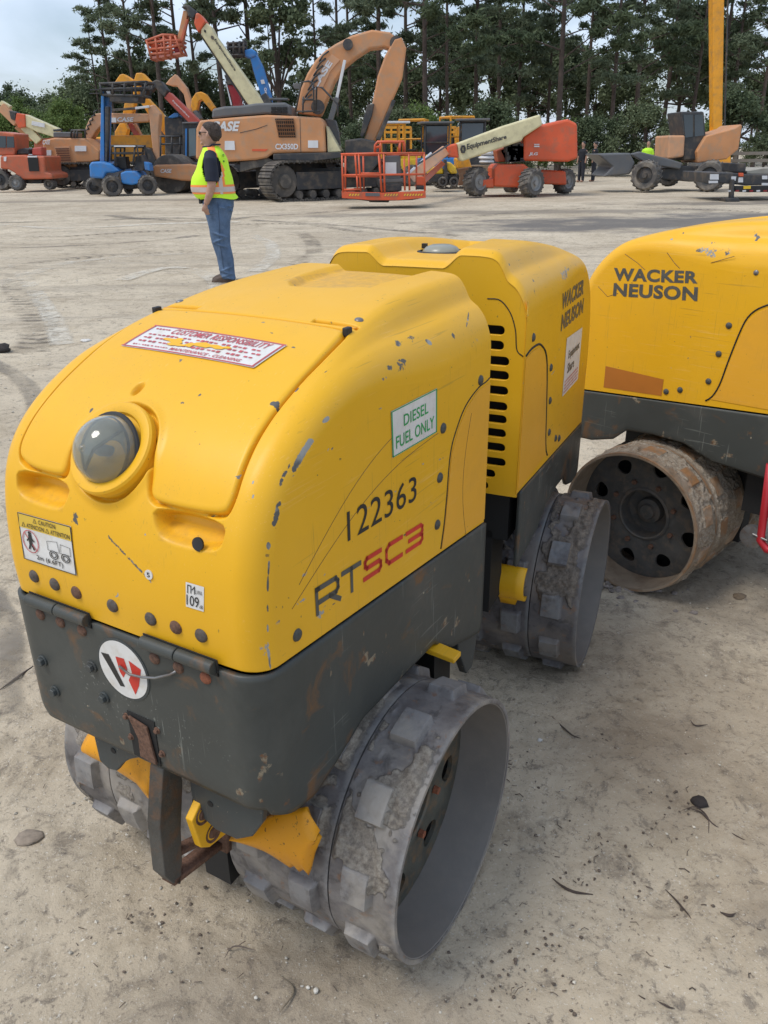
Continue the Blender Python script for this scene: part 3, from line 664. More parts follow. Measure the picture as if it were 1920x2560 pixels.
    m = MB(X); m.prism([(.372, .018, .56), (.386, .018, .54), (.410, .018, .44), (.416, .018, .334), (.400, .018, .300), (.385, .018, .284), (.374, .018, .33), (.366, .018, .40), (.348, .018, .485), (.348, .018, .56)], (0, .030, 0))
    tow = m.build('tow_bracket', plain('rusty_bracket', (.075, .07, .06), .7, .2, .3, 9, (.15, .075, .035), .9, .4), root, bevel=.002)
    m = MB(X); m.bar((.398, .033, .300), (.262, .033, .272), .030, .012); m.bar((.375, .033, .345), (.262, .033, .300), .022, .010); m.bar((.270, .039, .262), (.262, .039, .33), .04, .014); m.build('tow_loop', M['rust'], tow, smooth=True)
    # yellow strip behind the drum
    m = MB(X); m.prism([(-.150, .20, .545), (-.152, .318, .530), (-.152, .318, .519), (-.150, .20, .53)], (-.034, 0, 0)); m.build('rear_scraper', M['yellow'], root, bevel=.002)
    # ---- lettering and stickers of the side
    fs = side_fn(1)
    V, F = rectV(0, 0, 1, 1)
    q = quadmap((.009, 0, 1.006), (-.152, 0, 1.004), (-.150, 0, 1.086), (.013, 0, 1.087))
    def onside(x, y, off=.0008): p = q(x, y); return Vector((p.x, .27 + off, p.z))
    m = MB(X); m.add([onside(x, y) for x, y in V], [(0, 1, 2, 3)]); st = m.build('fuel_sticker', M['white'], h)
    m = MB(X); o2 = lambda x, y: onside(x, y, .0014)
    for pts in ([(.012, .02), (.988, .02)], [(.988, .02), (.988, .98)], [(.988, .98), (.012, .98)], [(.012, .98), (.012, .02)]): stroke(pts, .022, m, o2)
    for txt, x0, x1, y0, y1 in (('DIESEL', .25, .79, .55, .80), ('FUEL ONLY', .08, .93, .15, .42)):
        TV, TF = text_fit(txt, x0, x1, y0, y1, .008, 0, 1.02); m.add([o2(v[0], v[1]) for v in TV], TF)
    m.build('sticker_lettering', M['green'], st)
    m = MB(X); TV, TF = text_fit('122363', 0, 1, 0, 1, .0, 0, 1.05); q2 = quadmap((.150, 0, .913), (-.076, 0, .900), (-.076, 0, .947), (.150, 0, .964))
    m.add([Vector((q2(v[0], v[1]).x, .2708, q2(v[0], v[1]).z)) for v in TV], TF); m.build('fleet_number', M['ink'], h)
    q3 = quadmap((.243, 0, .831), (-.103, 0, .803), (-.103, 0, .846), (.243, 0, .876)); f3 = lambda x, y: Vector((q3(x, y).x, .2708, q3(x, y).z))
    def glyph(mat, segs, name):
        m = MB(X); f4 = lambda x, y: f3(x / 9.0, y)
        for pts in segs: stroke(pts, .20, m, f4)
        m.build(name, mat, h)
    glyph(M['greyink'], [[(.10, 0), (.10, .9), (.25, .9), (1.45, .9), (1.6, .75), (1.6, .5), (1.45, .38), (.25, .38)], [(1.0, .38), (1.7, .0)], [(1.95, .9), (3.3, .9)], [(2.62, .9), (2.62, 0)]], 'model_lettering')
    glyph(M['redink'], [[(5.0, .9), (3.85, .9), (3.7, .78), (3.7, .6), (3.85, .5), (4.85, .5), (5.0, .4), (5.0, .22), (4.85, .1), (3.6, .1)], [(6.9, .9), (5.75, .9), (5.5, .72), (5.5, .28), (5.75, .1), (6.9, .1)],
                        [(7.35, .9), (8.75, .9), (8.92, .8), (8.92, .62), (8.75, .5), (7.6, .5)], [(8.75, .5), (8.92, .4), (8.92, .22), (8.75, .1), (7.35, .1)]], 'model_lettering')
    seam(h, X, [(-.386, 1.050), (-.368, 1.046), (-.330, 1.042), (-.276, 1.022), (-.240, .99), (-.212, .945), (-.200, .861), (-.191, .806), (-.178, .757)], side_fn(1, 0), .0016)
    m = MB(X); pts = [(-.3885, 1.040), (-.365, 1.038), (-.33, 1.037), (-.28, 1.015), (-.245, .985), (-.217, .94), (-.205, .861), (-.196, .806), (-.182, .755), (-.3885, .737)]
    m.prism([(a, .2702, z) for a, z in pts], (0, .0012, 0)); m.build('side_panel', M['yellow2'], h, bevel=.001)
    for k, (a0, z0, a1, z1, am) in enumerate(((.30, .87, -.16, 1.0, .06), (.28, .90, -.10, 1.06, .02), (-.33, .98, -.25, .80, -.27))):
        m = MB(X); rr = random.Random(k); P = [((a0 + (a1 - a0) * u) + (am if False else 0), .2702, z0 + (z1 - z0) * u + .035 * math.sin(math.pi * u)) for u in np.linspace(0, 1, 20)]
        if k == 2:
            P = [(-.300 + .03 * math.sin(u * 3), .2716, 1.0 - .27 * u) for u in np.linspace(0, 1, 16)]
        m.tube(P, .00045, 5); m.build('deep_scratch', M['rust'], h)
    # ---- stickers on the curved hood (s, t chart)
    def chart(p00, p10, p11, p01, off):
        q = quadmap((*p00, 0), (*p10, 0), (*p11, 0), (*p01, 0))
        return lambda x, y: (lambda r: hp(r.x, r.y, off))(q(x, y))
    def gridsheet(fn, nx=24, ny=12):
        V = [fn(i / nx, j / ny) for i in range(nx + 1) for j in range(ny + 1)]; F = [(i * (ny + 1) + j, (i + 1) * (ny + 1) + j, (i + 1) * (ny + 1) + j + 1, i * (ny + 1) + j + 1) for i in range(nx) for j in range(ny)]; return V, F
    C = ((.457, -.463), (.449, .36), (.513, .415), (.523, -.427))
    f1 = chart(*C, .0046); f2 = chart(*C, .0056)
    m = MB(X); m.add(*gridsheet(f1)); st = m.build('customer_sticker', M['white'], lid, smooth=True)
    m = MB(X)
    for pts in ([(0.01, .03), (.98, .03)], [(.985, .03), (.985, .97)], [(.985, .97), (.01, .97)], [(.01, .97), (.01, .03)]):
        n = 16; pp = [(pts[0][0] + (pts[1][0] - pts[0][0]) * k / n, pts[0][1] + (pts[1][1] - pts[0][1]) * k / n) for k in range(n + 1)]; stroke(pp, .012 if pts[0][0] == pts[1][0] else .035, m, f2)
    TV, TF = text_fit('CUSTOMER RESPONSIBILITY', .20, .93, .70, .92, .018, .2, 1.1); m.add([f2(v[0], v[1]) for v in TV], TF)
    TV, TF = text_fit('MAINTENANCE - CLEANING', .36, .88, .09, .19, .02, .2, 1.1); m.add([f2(v[0], v[1]) for v in TV], TF)
    squiggle_lines(m, f2, .06, .93, (.59, .45, .30), .085, 4); squiggle_lines(m, f2, .05, .15, (.84,), .06, 5); squiggle_lines(m, f2, .06, .33, (.14,), .05, 6)
    m.build('sticker_lettering', M['crimson'], st, smooth=False)
    m = MB(X)
    for k in range(10):
        rr = random.Random(k); x, y = rr.uniform(.22, .72), rr.uniform(.28, .5); w_, h_ = rr.uniform(.03, .09), rr.uniform(.05, .12)
        f5 = chart(*C, .0061); m.add([f5(x + w_ * rr.uniform(.7, 1.1) * math.cos(a), y + h_ * rr.uniform(.6, 1.1) * math.sin(a)) for a in np.linspace(0, 2 * math.pi, 9)[:-1]], [tuple(range(8))])
    m.build('sticker_tear', M['yellow'], st)
    # warning sticker
    C = ((.074, -.587), (.078, -.218), (.152, -.226), (.148, -.595)); f1 = chart(*C, .0010); f2 = chart(*C, .0017); f3_ = chart(*C, .0023)
    m = MB(X); m.add(*gridsheet(f1, 8, 6)); st = m.build('warning_sticker', M['white'], h)
    m = MB(X); m.add([f2(.01, .70), f2(.99, .70), f2(.99, .99), f2(.01, .99)], [(0, 1, 2, 3)]); m.build('warning_header', M['labelyellow'], st)
    m = MB(X)
    for pts in ([(0.005, .01), (.995, .01)], [(.995, .01), (.995, .99)], [(.995, .99), (.005, .99)], [(.005, .99), (.005, .01)]): stroke(pts, .015, m, f3_)
    for txt, x0, x1, y0, y1 in (('CAUTION', .40, .72, .86, .95), ('ATENCION', .16, .50, .73, .82), ('ATTENTION', .62, .97, .73, .82), ('2m (6.6FT)', .28, .78, .06, .19)):
        TV, TF = text_fit(txt, x0, x1, y0, y1, .01, 0, 1.05); m.add([f3_(v[0], v[1]) for v in TV], TF)
    for cx, cy in ((.33, .905), (.10, .775), (.56, .775)): stroke([(cx - .03, cy - .04), (cx, cy + .045), (cx + .03, cy - .04), (cx - .03, cy - .04)], .008, m, f3_)
    stroke([(.20, .56), (.20, .40)], .06, m, f3_); stroke([(.20, .42), (.16, .28)], .03, m, f3_); stroke([(.20, .42), (.25, .28)], .03, m, f3_); stroke([(.14, .45), (.20, .54), (.27, .46)], .025, m, f3_)
    m.add([f3_(.20 + .03 * math.cos(a), .62 + .04 * math.sin(a)) for a in np.linspace(0, 6.28, 9)[:-1]], [tuple(range(8))])
    for cx in (.63, .85):
        for rr in (.085, .05): stroke([(cx + rr * .9 * math.cos(a), .30 + rr * math.sin(a)) for a in np.linspace(0, 2 * math.pi, 15)], .015, m, f3_)
    stroke([(.53, .38), (.53, .56), (.72, .60), (.74, .40)], .008, m, f3_); stroke([(.76, .40), (.78, .57), (.95, .55), (.95, .38), (.53, .38)], .008, m, f3_)
    m.build('warning_print', M['ink'], st)
    m = MB(X); stroke([(.20 + .15 * math.cos(a), .44 + .235 * math.sin(a)) for a in np.linspace(0, 2 * math.pi, 25)], .016, m, f3_); stroke([(.10, .60), (.30, .28)], .016, m, f3_); m.build('warning_ring', M['crimson'], st)
    # sound power sticker
    C = ((.086, .423), (.086, .515), (.122, .523), (.122, .430)); f1 = chart(*C, .0010); f2 = chart(*C, .0017)
    m = MB(X); m.add([f1(0, 0), f1(1, 0), f1(1, 1), f1(0, 1)], [(0, 1, 2, 3)]); st = m.build('noise_sticker', M['white'], h)
    m = MB(X)
    for txt, x0, x1, y0, y1 in (('109', .06, .74, .10, .52), ('dB', .78, .96, .10, .24), ('LWA', .56, .92, .64, .80)): TV, TF = text_fit(txt, x0, x1, y0, y1, .0, 0, 1.0); m.add([f2(v[0], v[1]) for v in TV], TF)
    stroke([(.12, .60), (.12, .9), (.3, .9), (.3, .62)], .04, m, f2); stroke([(.36, .75), (.5, .9), (.5, .62)], .04, m, f2); m.build('noise_print', M['ink'], st)
    return h

def rear_unit(root, X, hi, seen, sand=False):
    base = lambda a: .655 + (.385 - np.asarray(a, float)) * (.714 - .655) / .845
    h, _ = build_hood2(root, X, 'plain', base, 460 if hi else 300, 320 if hi else 220, 17, M['yellow'])
    def bottom(a, b):
        if abs(b) < .25: return .50 if a > 0 else .50
        return float(np.interp(a, [-.46, -.40, -.30, -.2, -.10, .02, .12, .17, .26, .375], [.49, .495, .502, .51, .548, .552, .545, .50, .475, .47]))
    low = grey_shell(root, X, base, bottom)
    ch = MB(X); ch.box2((-.41, -.24, .56), (.34, .24, .80)).box2((-.41, -.20, .34), (-.30, .20, .58)); ch.box2((-.25, -.032, .14), (.25, .032, .6)); ch.build('chassis', M['dark'], root)
    # inner end plate with cooling slots on both sides
    st_ = max(1, len(LASTROW) // 110); E = LASTROW[::st_]; outer = [(float(p[1]) * .994, float(p[2]) - .0015) for p in E]
    outer = [(-.268, .705)] + outer + [(.268, .705)]
    holes = []
    zs = [1.10, 1.066, 1.031, .998, .9625, .925, .894, .860, .825, .788, .756, .724]; ends = [.222, .222, .236, .237, .237, .237, .237, .237, .237, .240, .216, .200]
    for z, e in zip(zs, ends):
        for sg in (1, -1):
            r = .0116; b0 = .115; P = []
            for k in range(9): w = -math.pi / 2 + math.pi * k / 8; P.append((e - r + r * math.cos(w), z + r * math.sin(w)))
            for k in range(9): w = math.pi / 2 + math.pi * k / 8; P.append((b0 + r + r * math.cos(w), z + r * math.sin(w)))
            holes.append([(sg * x, y) for x, y in P])
    me = fill_curve('vent_panel', outer, holes, .004, .0012)
    me.transform(X @ Matrix.Translation((-.457, 0, 0)) @ Matrix(((0, 0, 1, 0), (1, 0, 0, 0), (0, 1, 0, 0), (0, 0, 0, 1))))
    me.attributes.new('scuff', 'FLOAT', 'POINT'); me.attributes.new('grime', 'FLOAT', 'POINT')
    vp = link('vent_panel', me, M['yellow'], h)
    for sg in (1, -1): seam(h, X, [(.178, 1.168), (.207, 1.166), (.231, 1.141), (.245, 1.104), (.251, 1.060), (.266, 1.046)], lambda y, z, sg=sg: Vector((-.4622, sg * y, z)), .0014)
    m = MB(X); m.box2((-.43, -.25, .70), (-.415, .25, 1.12)); 
    for z in zs: m.box2((-.452, -.24, z - .021), (-.44, .24, z - .017))
    m.build('vent_backing', M['dark'], h)
    sgs = 1 if seen > 0 else -1
    for sg in (1, -1): drum_part(root, X, sg, .115 if sand else -.03, (M['drumsand'] if sand else M['drumdark'], M['riminsand'] if sand else M['rimin'], M['disc2'] if sand else M['disc'], M['rust']), hi or sand, lugh=.008 if sand else .017, spin=.3 if sg < 0 else .55, seed=31 + sg + (7 if sand else 0))
    headlamp(h, X, *LAMPC)
    for sg in (1, -1):
        fs = side_fn(sg, 0)
        seam(h, X, [(-.455, 1.046), (-.404, 1.052), (-.34, 1.049), (-.301, 1.037), (-.262, 1.015), (-.238, .984), (-.222, .932), (-.204, .85), (-.188, .77), (-.170, .727), (-.150, .708)], fs, .0028)
        pts = [(-.455, 1.038), (-.404, 1.044), (-.34, 1.041), (-.305, 1.029), (-.268, 1.008), (-.244, .98), (-.228, .93), (-.21, .85), (-.194, .77), (-.178, .728), (-.165, .716), (-.455, .722)]
        m = MB(X); m.prism([(a, sg * .2702, z) for a, z in pts], (0, sg * .0014, 0)); m.build('side_panel', M['yellow2'], h, bevel=.001)
        for a, z in ((-.187, .958), (-.169, .866), (-.150, .773), (-.058, .727), (-.396, 1.076), (-.01, .712)):
            dome_bolt(h, X, (a, sg * .2695, z), (0, sg, 0), .0105, M['boltdk'], 'side_bolt', .6)
    dome_bolt(h, X, (-.243, .2695, 1.123), (0, 1, 0), .0085, M['steel'], 'side_bolt', .6)
    # milky dome on top
    m = MB(X); p = Vector((-.262, .005, 1.240)); m.lathe([(.046, -.01), (.046, .004), (.038, .012), (.024, .017), (0, .018)], p, (0, 0, 1), 40); dm = m.build('top_dome', M['domewhite'], h, smooth=True)
    m = MB(X); m.lathe([(.060, -.008), (.060, .002), (.052, .004)], p, (0, 0, 1), 40); m.box(p + Vector((.005, .046, .012)), (.012, .012, .012)); m.build('dome_collar', M['black'], dm)
    # lettering
    if seen < 0:     # the near roller: side facing right of the picture is -b, reading left = -a
        fn = lambda x, y: Vector((-x, -.2708, y)); brand_text(h, X, fn, (.111, -.173, 1.088, 1.132), (.098, -.190, 1.032, 1.076))
        m = MB(X); V = [(.010, .834), (-.205, .832), (-.205, .988), (.010, .998)]; m.add([fn(*v) for v in V], [(0, 1, 2, 3)]); st = m.build('rental_sticker', M['white'], h)
        fn2 = lambda x, y: Vector((-x, -.2714, y)); m = MB(X)
        for txt, x0, x1, y0, y1 in (('Equipment', -.03, -.18, .925, .955), ('Share', -.03, -.12, .890, .918)): TV, TF = text_fit(txt, x0, x1, y0, y1, .02); m.add([fn2(v[0], v[1]) for v in TV], TF)
        m.build('sticker_lettering', M['greyink'], st)
        m = MB(X); f6 = lambda x, y: fn2(-x, y); squiggle_lines(m, f6, .005, .19, (.872, .862, .852, .842), .006, 3); m.build('sticker_print', M['redink'], st)
    else:
        fn = lambda x, y: Vector((x, .2708, y)); 
        yl = lambda z0, z1: (lambda u: z0 + (z1 - z0) * u)
        m = MB(X)
        for txt, q in (('WACKER', ((.232, 1.055), (-.067, 1.074), (-.064, 1.112), (.236, 1.098))), ('NEUSON', ((.229, 1.004), (-.074, 1.020), (-.070, 1.064), (.230, 1.048)))):
            qq = quadmap(*[(a, 0, z) for a, z in q]); V, F = text_fit(txt, 0, 1, 0, 1, BOLD, 0, 1.08); m.add([fn(qq(v[0], v[1]).x, qq(v[0], v[1]).z) for v in V], F)
        m.build('maker_lettering', M['greyink'], h)
        m = MB(X); m.add([fn(.229, .682), fn(.004, .694), fn(.004, .752), fn(.229, .760)], [(0, 1, 2, 3)]); m.build('orange_patch', plain('orange_patch', (.45, .155, .02), .5, var=.08, scale=8), h)
        for P in ([(.20, 1.145), (.17, 1.13), (.15, 1.12), (.12, 1.10)], [(.05, 1.16), (.02, 1.13), (0, 1.115)], [(-.10, 1.14), (-.17, 1.165)], [(.29, 1.03), (.25, 1.0), (.21, 1.015)]):
            m = MB(X); m.tube([(a, .2700, z) for a, z in P], .0009, 5); m.build('deep_scratch', M['rust'], h)
    if sand: return h
    # scraper lug at the joint side of the visible drum
    m = MB(X); V = []; n = 14; bs = (-.10, -.15, -.19, -.195, -.235, -.24, -.266)
    for k in range(n + 1):
        w = math.pi * (.42 - .95 * k / n)
        for b_ in bs:
            low_ = k == n and -.236 < b_ < -.19
            V.append((-.262 - .042 * math.cos(w), b_, .368 + .046 * math.sin(w) - (.028 if low_ else 0)))
    q_ = len(bs); m.add(V, [(k * q_ + j, k * q_ + j + 1, (k + 1) * q_ + j + 1, (k + 1) * q_ + j) for k in range(n) for j in range(q_ - 1)]); o = m.build('drum_scraper', M['yellow'], root, smooth=40); so = o.modifiers.new('thickness', 'SOLIDIFY'); so.thickness = .008
    return h

def frame(O, F):   # unit frame: x = F, y = left-turn of F
    return Matrix(((F[0], -F[1], 0, O[0]), (F[1], F[0], 0, O[1]), (0, 0, 1, 0), (0, 0, 0, 1)))
AO, AF = (-.21338, 1.3993), (-.50916, -.86067)
BO, BF = (.26047, 2.31996), (-.40797, -.91300)
NO, NF = (1.1505, 2.86544), (-.69340, .72055)
def build_roller_near():
    r = thing('trench_roller', 'nearest trench roller, yellow over dark grey, with headlamp and white fuel sticker', 'trench roller', (AO[0], AO[1], 0), math.atan2(AF[1], AF[0]), 'trench rollers')
    MR = Matrix.Translation(r.location) @ Matrix.Rotation(math.atan2(AF[1], AF[0]), 4, 'Z')
    front_unit(r, Matrix.Identity(4), True)
    XB = MR.inverted() @ frame(BO, (-BF[0], -BF[1])); rear_unit(r, XB, True, -1)
    joint(r, Matrix.Identity(4), XB)
def joint(r, XA, XB):
    m = MB(); a = XA @ Vector((-.38, 0, .42)); b = XB @ Vector((-.38, 0, .42)); m.bar(a, b, .22, .16); c = (a + b) / 2; m.cyl(c + Vector((0, 0, -.16)), c + Vector((0, 0, .16)), .05); m.build('joint', M['grey'], r, bevel=.004)
    m = MB()
    for k, (y, z) in enumerate(((.02, 1.17), (.06, 1.175), (.10, 1.16))):
        a = XA @ Vector((-.39, y, z - .1)); b = XB @ Vector((-.44, -y, z - .1)); a2 = XA @ Vector((-.42, y, z)); m.tube([a, a2 + (b - a) * .3, a2 + (b - a) * .7, b], .011, 8)
    m.build('hose', M['black'], r, smooth=True)
def build_roller_far():
    r = thing('trench_roller', 'second yellow trench roller at the right edge, turned sideways, with sand-caked drum', 'trench roller', (NO[0], NO[1], 0), math.atan2(NF[1], NF[0]), 'trench rollers')
    MR = Matrix.Translation(r.location) @ Matrix.Rotation(math.atan2(NF[1], NF[0]), 4, 'Z')
    rear_unit(r, Matrix.Identity(4), False, 1, True)
    O2 = Vector((NO[0], NO[1], 0)) - 1.10 * Vector((NF[0], NF[1], 0)); XB = MR.inverted() @ frame((O2.x, O2.y), (-NF[0], -NF[1])); front_unit(r, XB, False, False)
    joint(r, Matrix.Identity(4), XB)
    red = plain('red_lock_bar', (.45, .02, .03), .4, var=.1)
    m = MB(); m.tube([(-.40, .30, .56), (-.41, .30, .40), (-.415, .30, .30), (-.44, .30, .275), (-.48, .30, .275), (-.50, .30, .30), (-.495, .30, .40)], .013, 8); lb = m.build('lock_bar', red, r, smooth=True)
    m = MB(); m.lathe([(.0, .0), (.035, .002), (.040, .012), (.038, .03), (.02, .034), (0, .034)], (-.385, .27, .30), (0, 1, 0), 24); m.cyl((-.39, .305, .315), (-.44, .31, .31), .004); m.build('joint_cap', M['steel'], lb, smooth=40)

# ------------------------------------------------------------------ ground
def ground_mat():
    m, nt, b = nm('sandy_ground')
    N = lambda *a, **k: noise(nt, *a, **k)
    c = mix(nt, ramp(nt, N(.35, 6, .6), .35, .68), (.44, .368, .270), (.625, .540, .408))
    c = mix(nt, mathn(nt, 'MULTIPLY', ramp(nt, N(1.9, 9, .74, .5), .50, .62), .50), c, (.30, .24, .165))
    c = mix(nt, mathn(nt, 'MULTIPLY', ramp(nt, N(6, 9, .78, .7), .535, .64), .58), c, (.15, .125, .10))
    c = mix(nt, mathn(nt, 'MULTIPLY', ramp(nt, N(19, 7, .78, .5), .545, .63), .65), c, (.14, .12, .10))
    c = mix(nt, mathn(nt, 'MULTIPLY', ramp(nt, N(70, 5, .8), .57, .64), .65), c, (.12, .10, .085))
    c = mix(nt, mathn(nt, 'MULTIPLY', ramp(nt, N(150, 3, .7), .62, .68), .8), c, (.66, .62, .54))
    c = mix(nt, mathn(nt, 'MULTIPLY', ramp(nt, N(2.3, 4), .60, .75), .35), c, (.50, .42, .29))
    t = nt.nodes.new('ShaderNodeTexCoord'); sp = nt.nodes.new('ShaderNodeSeparateXYZ'); nt.links.new(t.outputs['Object'], sp.inputs[0])
    X, Y = sp.outputs[0], sp.outputs[1]
    def ell(cx, cy, rx, ry, ang=0):
        ca, sa = math.cos(ang), math.sin(ang); dx = mathn(nt, 'SUBTRACT', X, cx); dy = mathn(nt, 'SUBTRACT', Y, cy)
        u = mathn(nt, 'DIVIDE', mathn(nt, 'ADD', mathn(nt, 'MULTIPLY', dx, ca), mathn(nt, 'MULTIPLY', dy, sa)), rx)
        v = mathn(nt, 'DIVIDE', mathn(nt, 'SUBTRACT', mathn(nt, 'MULTIPLY', dy, ca), mathn(nt, 'MULTIPLY', dx, sa)), ry)
        r = mathn(nt, 'SQRT', mathn(nt, 'ADD', mathn(nt, 'MULTIPLY', u, u), mathn(nt, 'MULTIPLY', v, v)))
        return mathn(nt, 'ADD', r, mathn(nt, 'MULTIPLY', mathn(nt, 'SUBTRACT', N(.55, 7, .65), .5), 2.2))
    # damp stony patch in the middle distance and darker soft-edged ground patches between the machines and by the rollers
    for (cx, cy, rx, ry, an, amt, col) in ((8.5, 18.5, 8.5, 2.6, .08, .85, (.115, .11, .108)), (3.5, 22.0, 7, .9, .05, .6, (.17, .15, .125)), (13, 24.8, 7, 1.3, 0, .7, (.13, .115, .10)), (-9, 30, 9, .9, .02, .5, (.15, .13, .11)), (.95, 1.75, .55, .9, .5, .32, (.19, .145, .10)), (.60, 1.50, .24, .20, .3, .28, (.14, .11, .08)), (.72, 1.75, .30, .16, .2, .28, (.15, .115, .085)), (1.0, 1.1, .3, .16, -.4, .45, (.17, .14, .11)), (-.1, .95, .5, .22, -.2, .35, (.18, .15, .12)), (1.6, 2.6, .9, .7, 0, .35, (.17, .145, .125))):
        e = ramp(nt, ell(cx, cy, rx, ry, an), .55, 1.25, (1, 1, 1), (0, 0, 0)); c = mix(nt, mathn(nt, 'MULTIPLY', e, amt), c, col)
    far = ramp(nt, mathn(nt, 'DIVIDE', Y, 20), .22, .35)
    hatch = ramp(nt, N(1.2, 6, .7, 0, (.25, 3.0, 1), (0, 0, .12)), .50, .60); c = mix(nt, mathn(nt, 'MULTIPLY', mathn(nt, 'MULTIPLY', hatch, far), .30), c, (.22, .195, .165))
    nt.links.new(c, b.inputs['Base Color']); b.inputs['Roughness'].default_value = .95; b.inputs['Specular IOR Level'].default_value = .15
    h = mathn(nt, 'ADD', mathn(nt, 'MULTIPLY', N(16, 8, .7), 1.0), mathn(nt, 'MULTIPLY', N(110, 5, .75), .35))
    bump(nt, b, h, .75, .012); return m
def axis_vals(lo, hi, mid0, mid1, fine, grow):
    v = list(np.arange(mid0, mid1, fine)); s = fine; x = v[-1]
    while x < hi: s *= grow; x += s; v.append(x)
    s = fine; x = mid0; w = []
    while x > lo: s *= grow; x -= s; w.append(x)
    return np.array(w[::-1] + v)
def ground_z(Q):
    near = 1 - sst(5, 14, np.hypot(Q[:, 0], Q[:, 1]))
    z = (fbm(Q, 1.1, 3, 50) - .5) * .018 + (fbm(Q, 7, 4, 51) - .5) * .024 * near + (fbm(Q, 38, 4, 55) - .5) * .012 * near
    z = z + sst(.80, .97, vnoise(Q, 16, 61)) * .007 * near * (vnoise(Q, 2.2, 62) > .45)
    return z + (fbm(Q * np.array([.4, 1.4, 1]), .8, 3, 70) - .5) * .05 * (1 - near) * (Q[:, 1] < 60)
def tyre_tracks():
    def tmat(name, col, treads):
        m, nt, b = nm(name); al = attr(nt, 'along'); ac = attr(nt, 'across'); n1 = noise(nt, .9, 6, .65); n2 = noise(nt, 7, 6, .7)
        edge = ramp(nt, mathn(nt, 'ADD', mathn(nt, 'ABSOLUTE', ac), mathn(nt, 'MULTIPLY', mathn(nt, 'SUBTRACT', n2, .5), .9)), .62, .92, (1, 1, 1), (0, 0, 0))
        f = mathn(nt, 'MULTIPLY', edge, ramp(nt, n1, .40, .56)); f = mathn(nt, 'MULTIPLY', f, ramp(nt, n2, .32, .55))
        if treads:
            w = mathn(nt, 'SINE', mathn(nt, 'MULTIPLY', mathn(nt, 'ADD', al, mathn(nt, 'MULTIPLY', mathn(nt, 'ABSOLUTE', ac), .10)), 34)); f = mathn(nt, 'MULTIPLY', f, ramp(nt, w, .35, .65, (.25, .25, .25), (1, 1, 1)))
        b.inputs['Base Color'].default_value = (*col, 1); b.inputs['Roughness'].default_value = .95
        tr = nt.nodes.new('ShaderNodeBsdfTransparent'); mx = nt.nodes.new('ShaderNodeMixShader'); nt.links.new(mathn(nt, 'MULTIPLY', f, .75), mx.inputs[0]); nt.links.new(tr.outputs[0], mx.inputs[1]); nt.links.new(b.outputs[0], mx.inputs[2]); nt.links.new(mx.outputs[0], nt.nodes['Material Output'].inputs[0]); return m
    dk = tmat('track_dark', (.20, .17, .135), True); dk2 = tmat('track_soft', (.24, .21, .17), False); lt = tmat('track_pale', (.66, .61, .51), False)
    q = lambda l: [(x / 1.659, 380 + y / 1.659) for x, y in l]
    L = [(q([(-40, 400), (200, 392), (400, 385), (620, 368), (820, 348)]), .30, dk2), (q([(-40, 495), (150, 462), (300, 440), (600, 420), (880, 404)]), .34, dk), (q([(-40, 560), (90, 520), (250, 470), (450, 438), (760, 420)]), .30, lt), (q([(5, 505), (60, 560), (110, 630), (160, 700), (165, 760), (120, 830)]), .40, dk),
         (q([(60, 470), (130, 560), (210, 680), (260, 800)]), .25, lt), (q([(1240, 330), (1290, 370), (1300, 420), (1230, 470)]), .35, dk), (q([(1050, 345), (1120, 385), (1130, 440), (1060, 500)]), .30, lt), (q([(400, 262), (800, 285), (1150, 262), (1500, 240)]), .5, dk2), (q([(-40, 300), (300, 320), (620, 300), (1000, 290)]), .45, lt), (q([(-40, 350), (250, 352), (600, 330), (900, 322)]), .4, dk),
         (q([(1500, 330), (1250, 300), (1000, 300), (700, 330)]), .35, dk), ([(-60, 560), (200, 552), (420, 545), (800, 560), (1150, 590)], .3, dk2), ([(1000, 560), (1200, 540), (1500, 520), (1900, 530)], .5, dk), ([(300, 700), (420, 672), (520, 690), (560, 740)], .3, lt), ([(-40, 900), (40, 940), (90, 1010), (60, 1100)], .16, dk2), ([(-30, 1480), (20, 1600), (10, 1800)], .12, dk2)]
    for k, (px_, w, mt) in enumerate(L):
        P, tot = smooth_curve([tuple(gnd(u, v)) for u, v in px_], 160); n = 7; T = np.gradient(P, axis=0); T /= np.linalg.norm(T, axis=1)[:, None] + 1e-9; N_ = np.stack([-T[:, 1], T[:, 0], T[:, 2] * 0], 1)
        ac = np.linspace(-1, 1, n); V = P[:, None] + N_[:, None] * (ac[None, :, None] * w / 2); V = V.reshape(-1, 3); V[:, 2] = 0; V[:, 2] = ground_z(V) + .004 + .0006 * k
        me = bpy.data.meshes.new('tyre_track'); me.from_pydata(V.tolist(), [], grid_faces(160, n)[:, ::-1].tolist()); me.update()
        set_attr(me, 'along', np.repeat(np.linspace(0, tot, 160), n)); set_attr(me, 'across', np.tile(ac, 160)); tag(link('tyre_track', me, mt, smooth=True), kind='structure')
def build_ground():
    xs = axis_vals(-600, 600, -1.6, 2.2, .011, 1.045); ys = axis_vals(-40, 1500, .45, 3.6, .011, 1.022)
    Xg, Yg = np.meshgrid(xs, ys, indexing='ij'); P = np.stack([Xg, Yg, np.zeros_like(Xg)], -1); Q = P.reshape(-1, 3)
    z = ground_z(Q)
    P[..., 2] = z.reshape(Xg.shape)
    F = grid_faces(len(xs), len(ys))[:, ::-1]; me = bpy.data.meshes.new('ground'); me.from_pydata(P.reshape(-1, 3).tolist(), [], F.tolist()); me.update()
    g = link('ground', me, ground_mat(), smooth=True); tag(g, kind='structure')
    return g
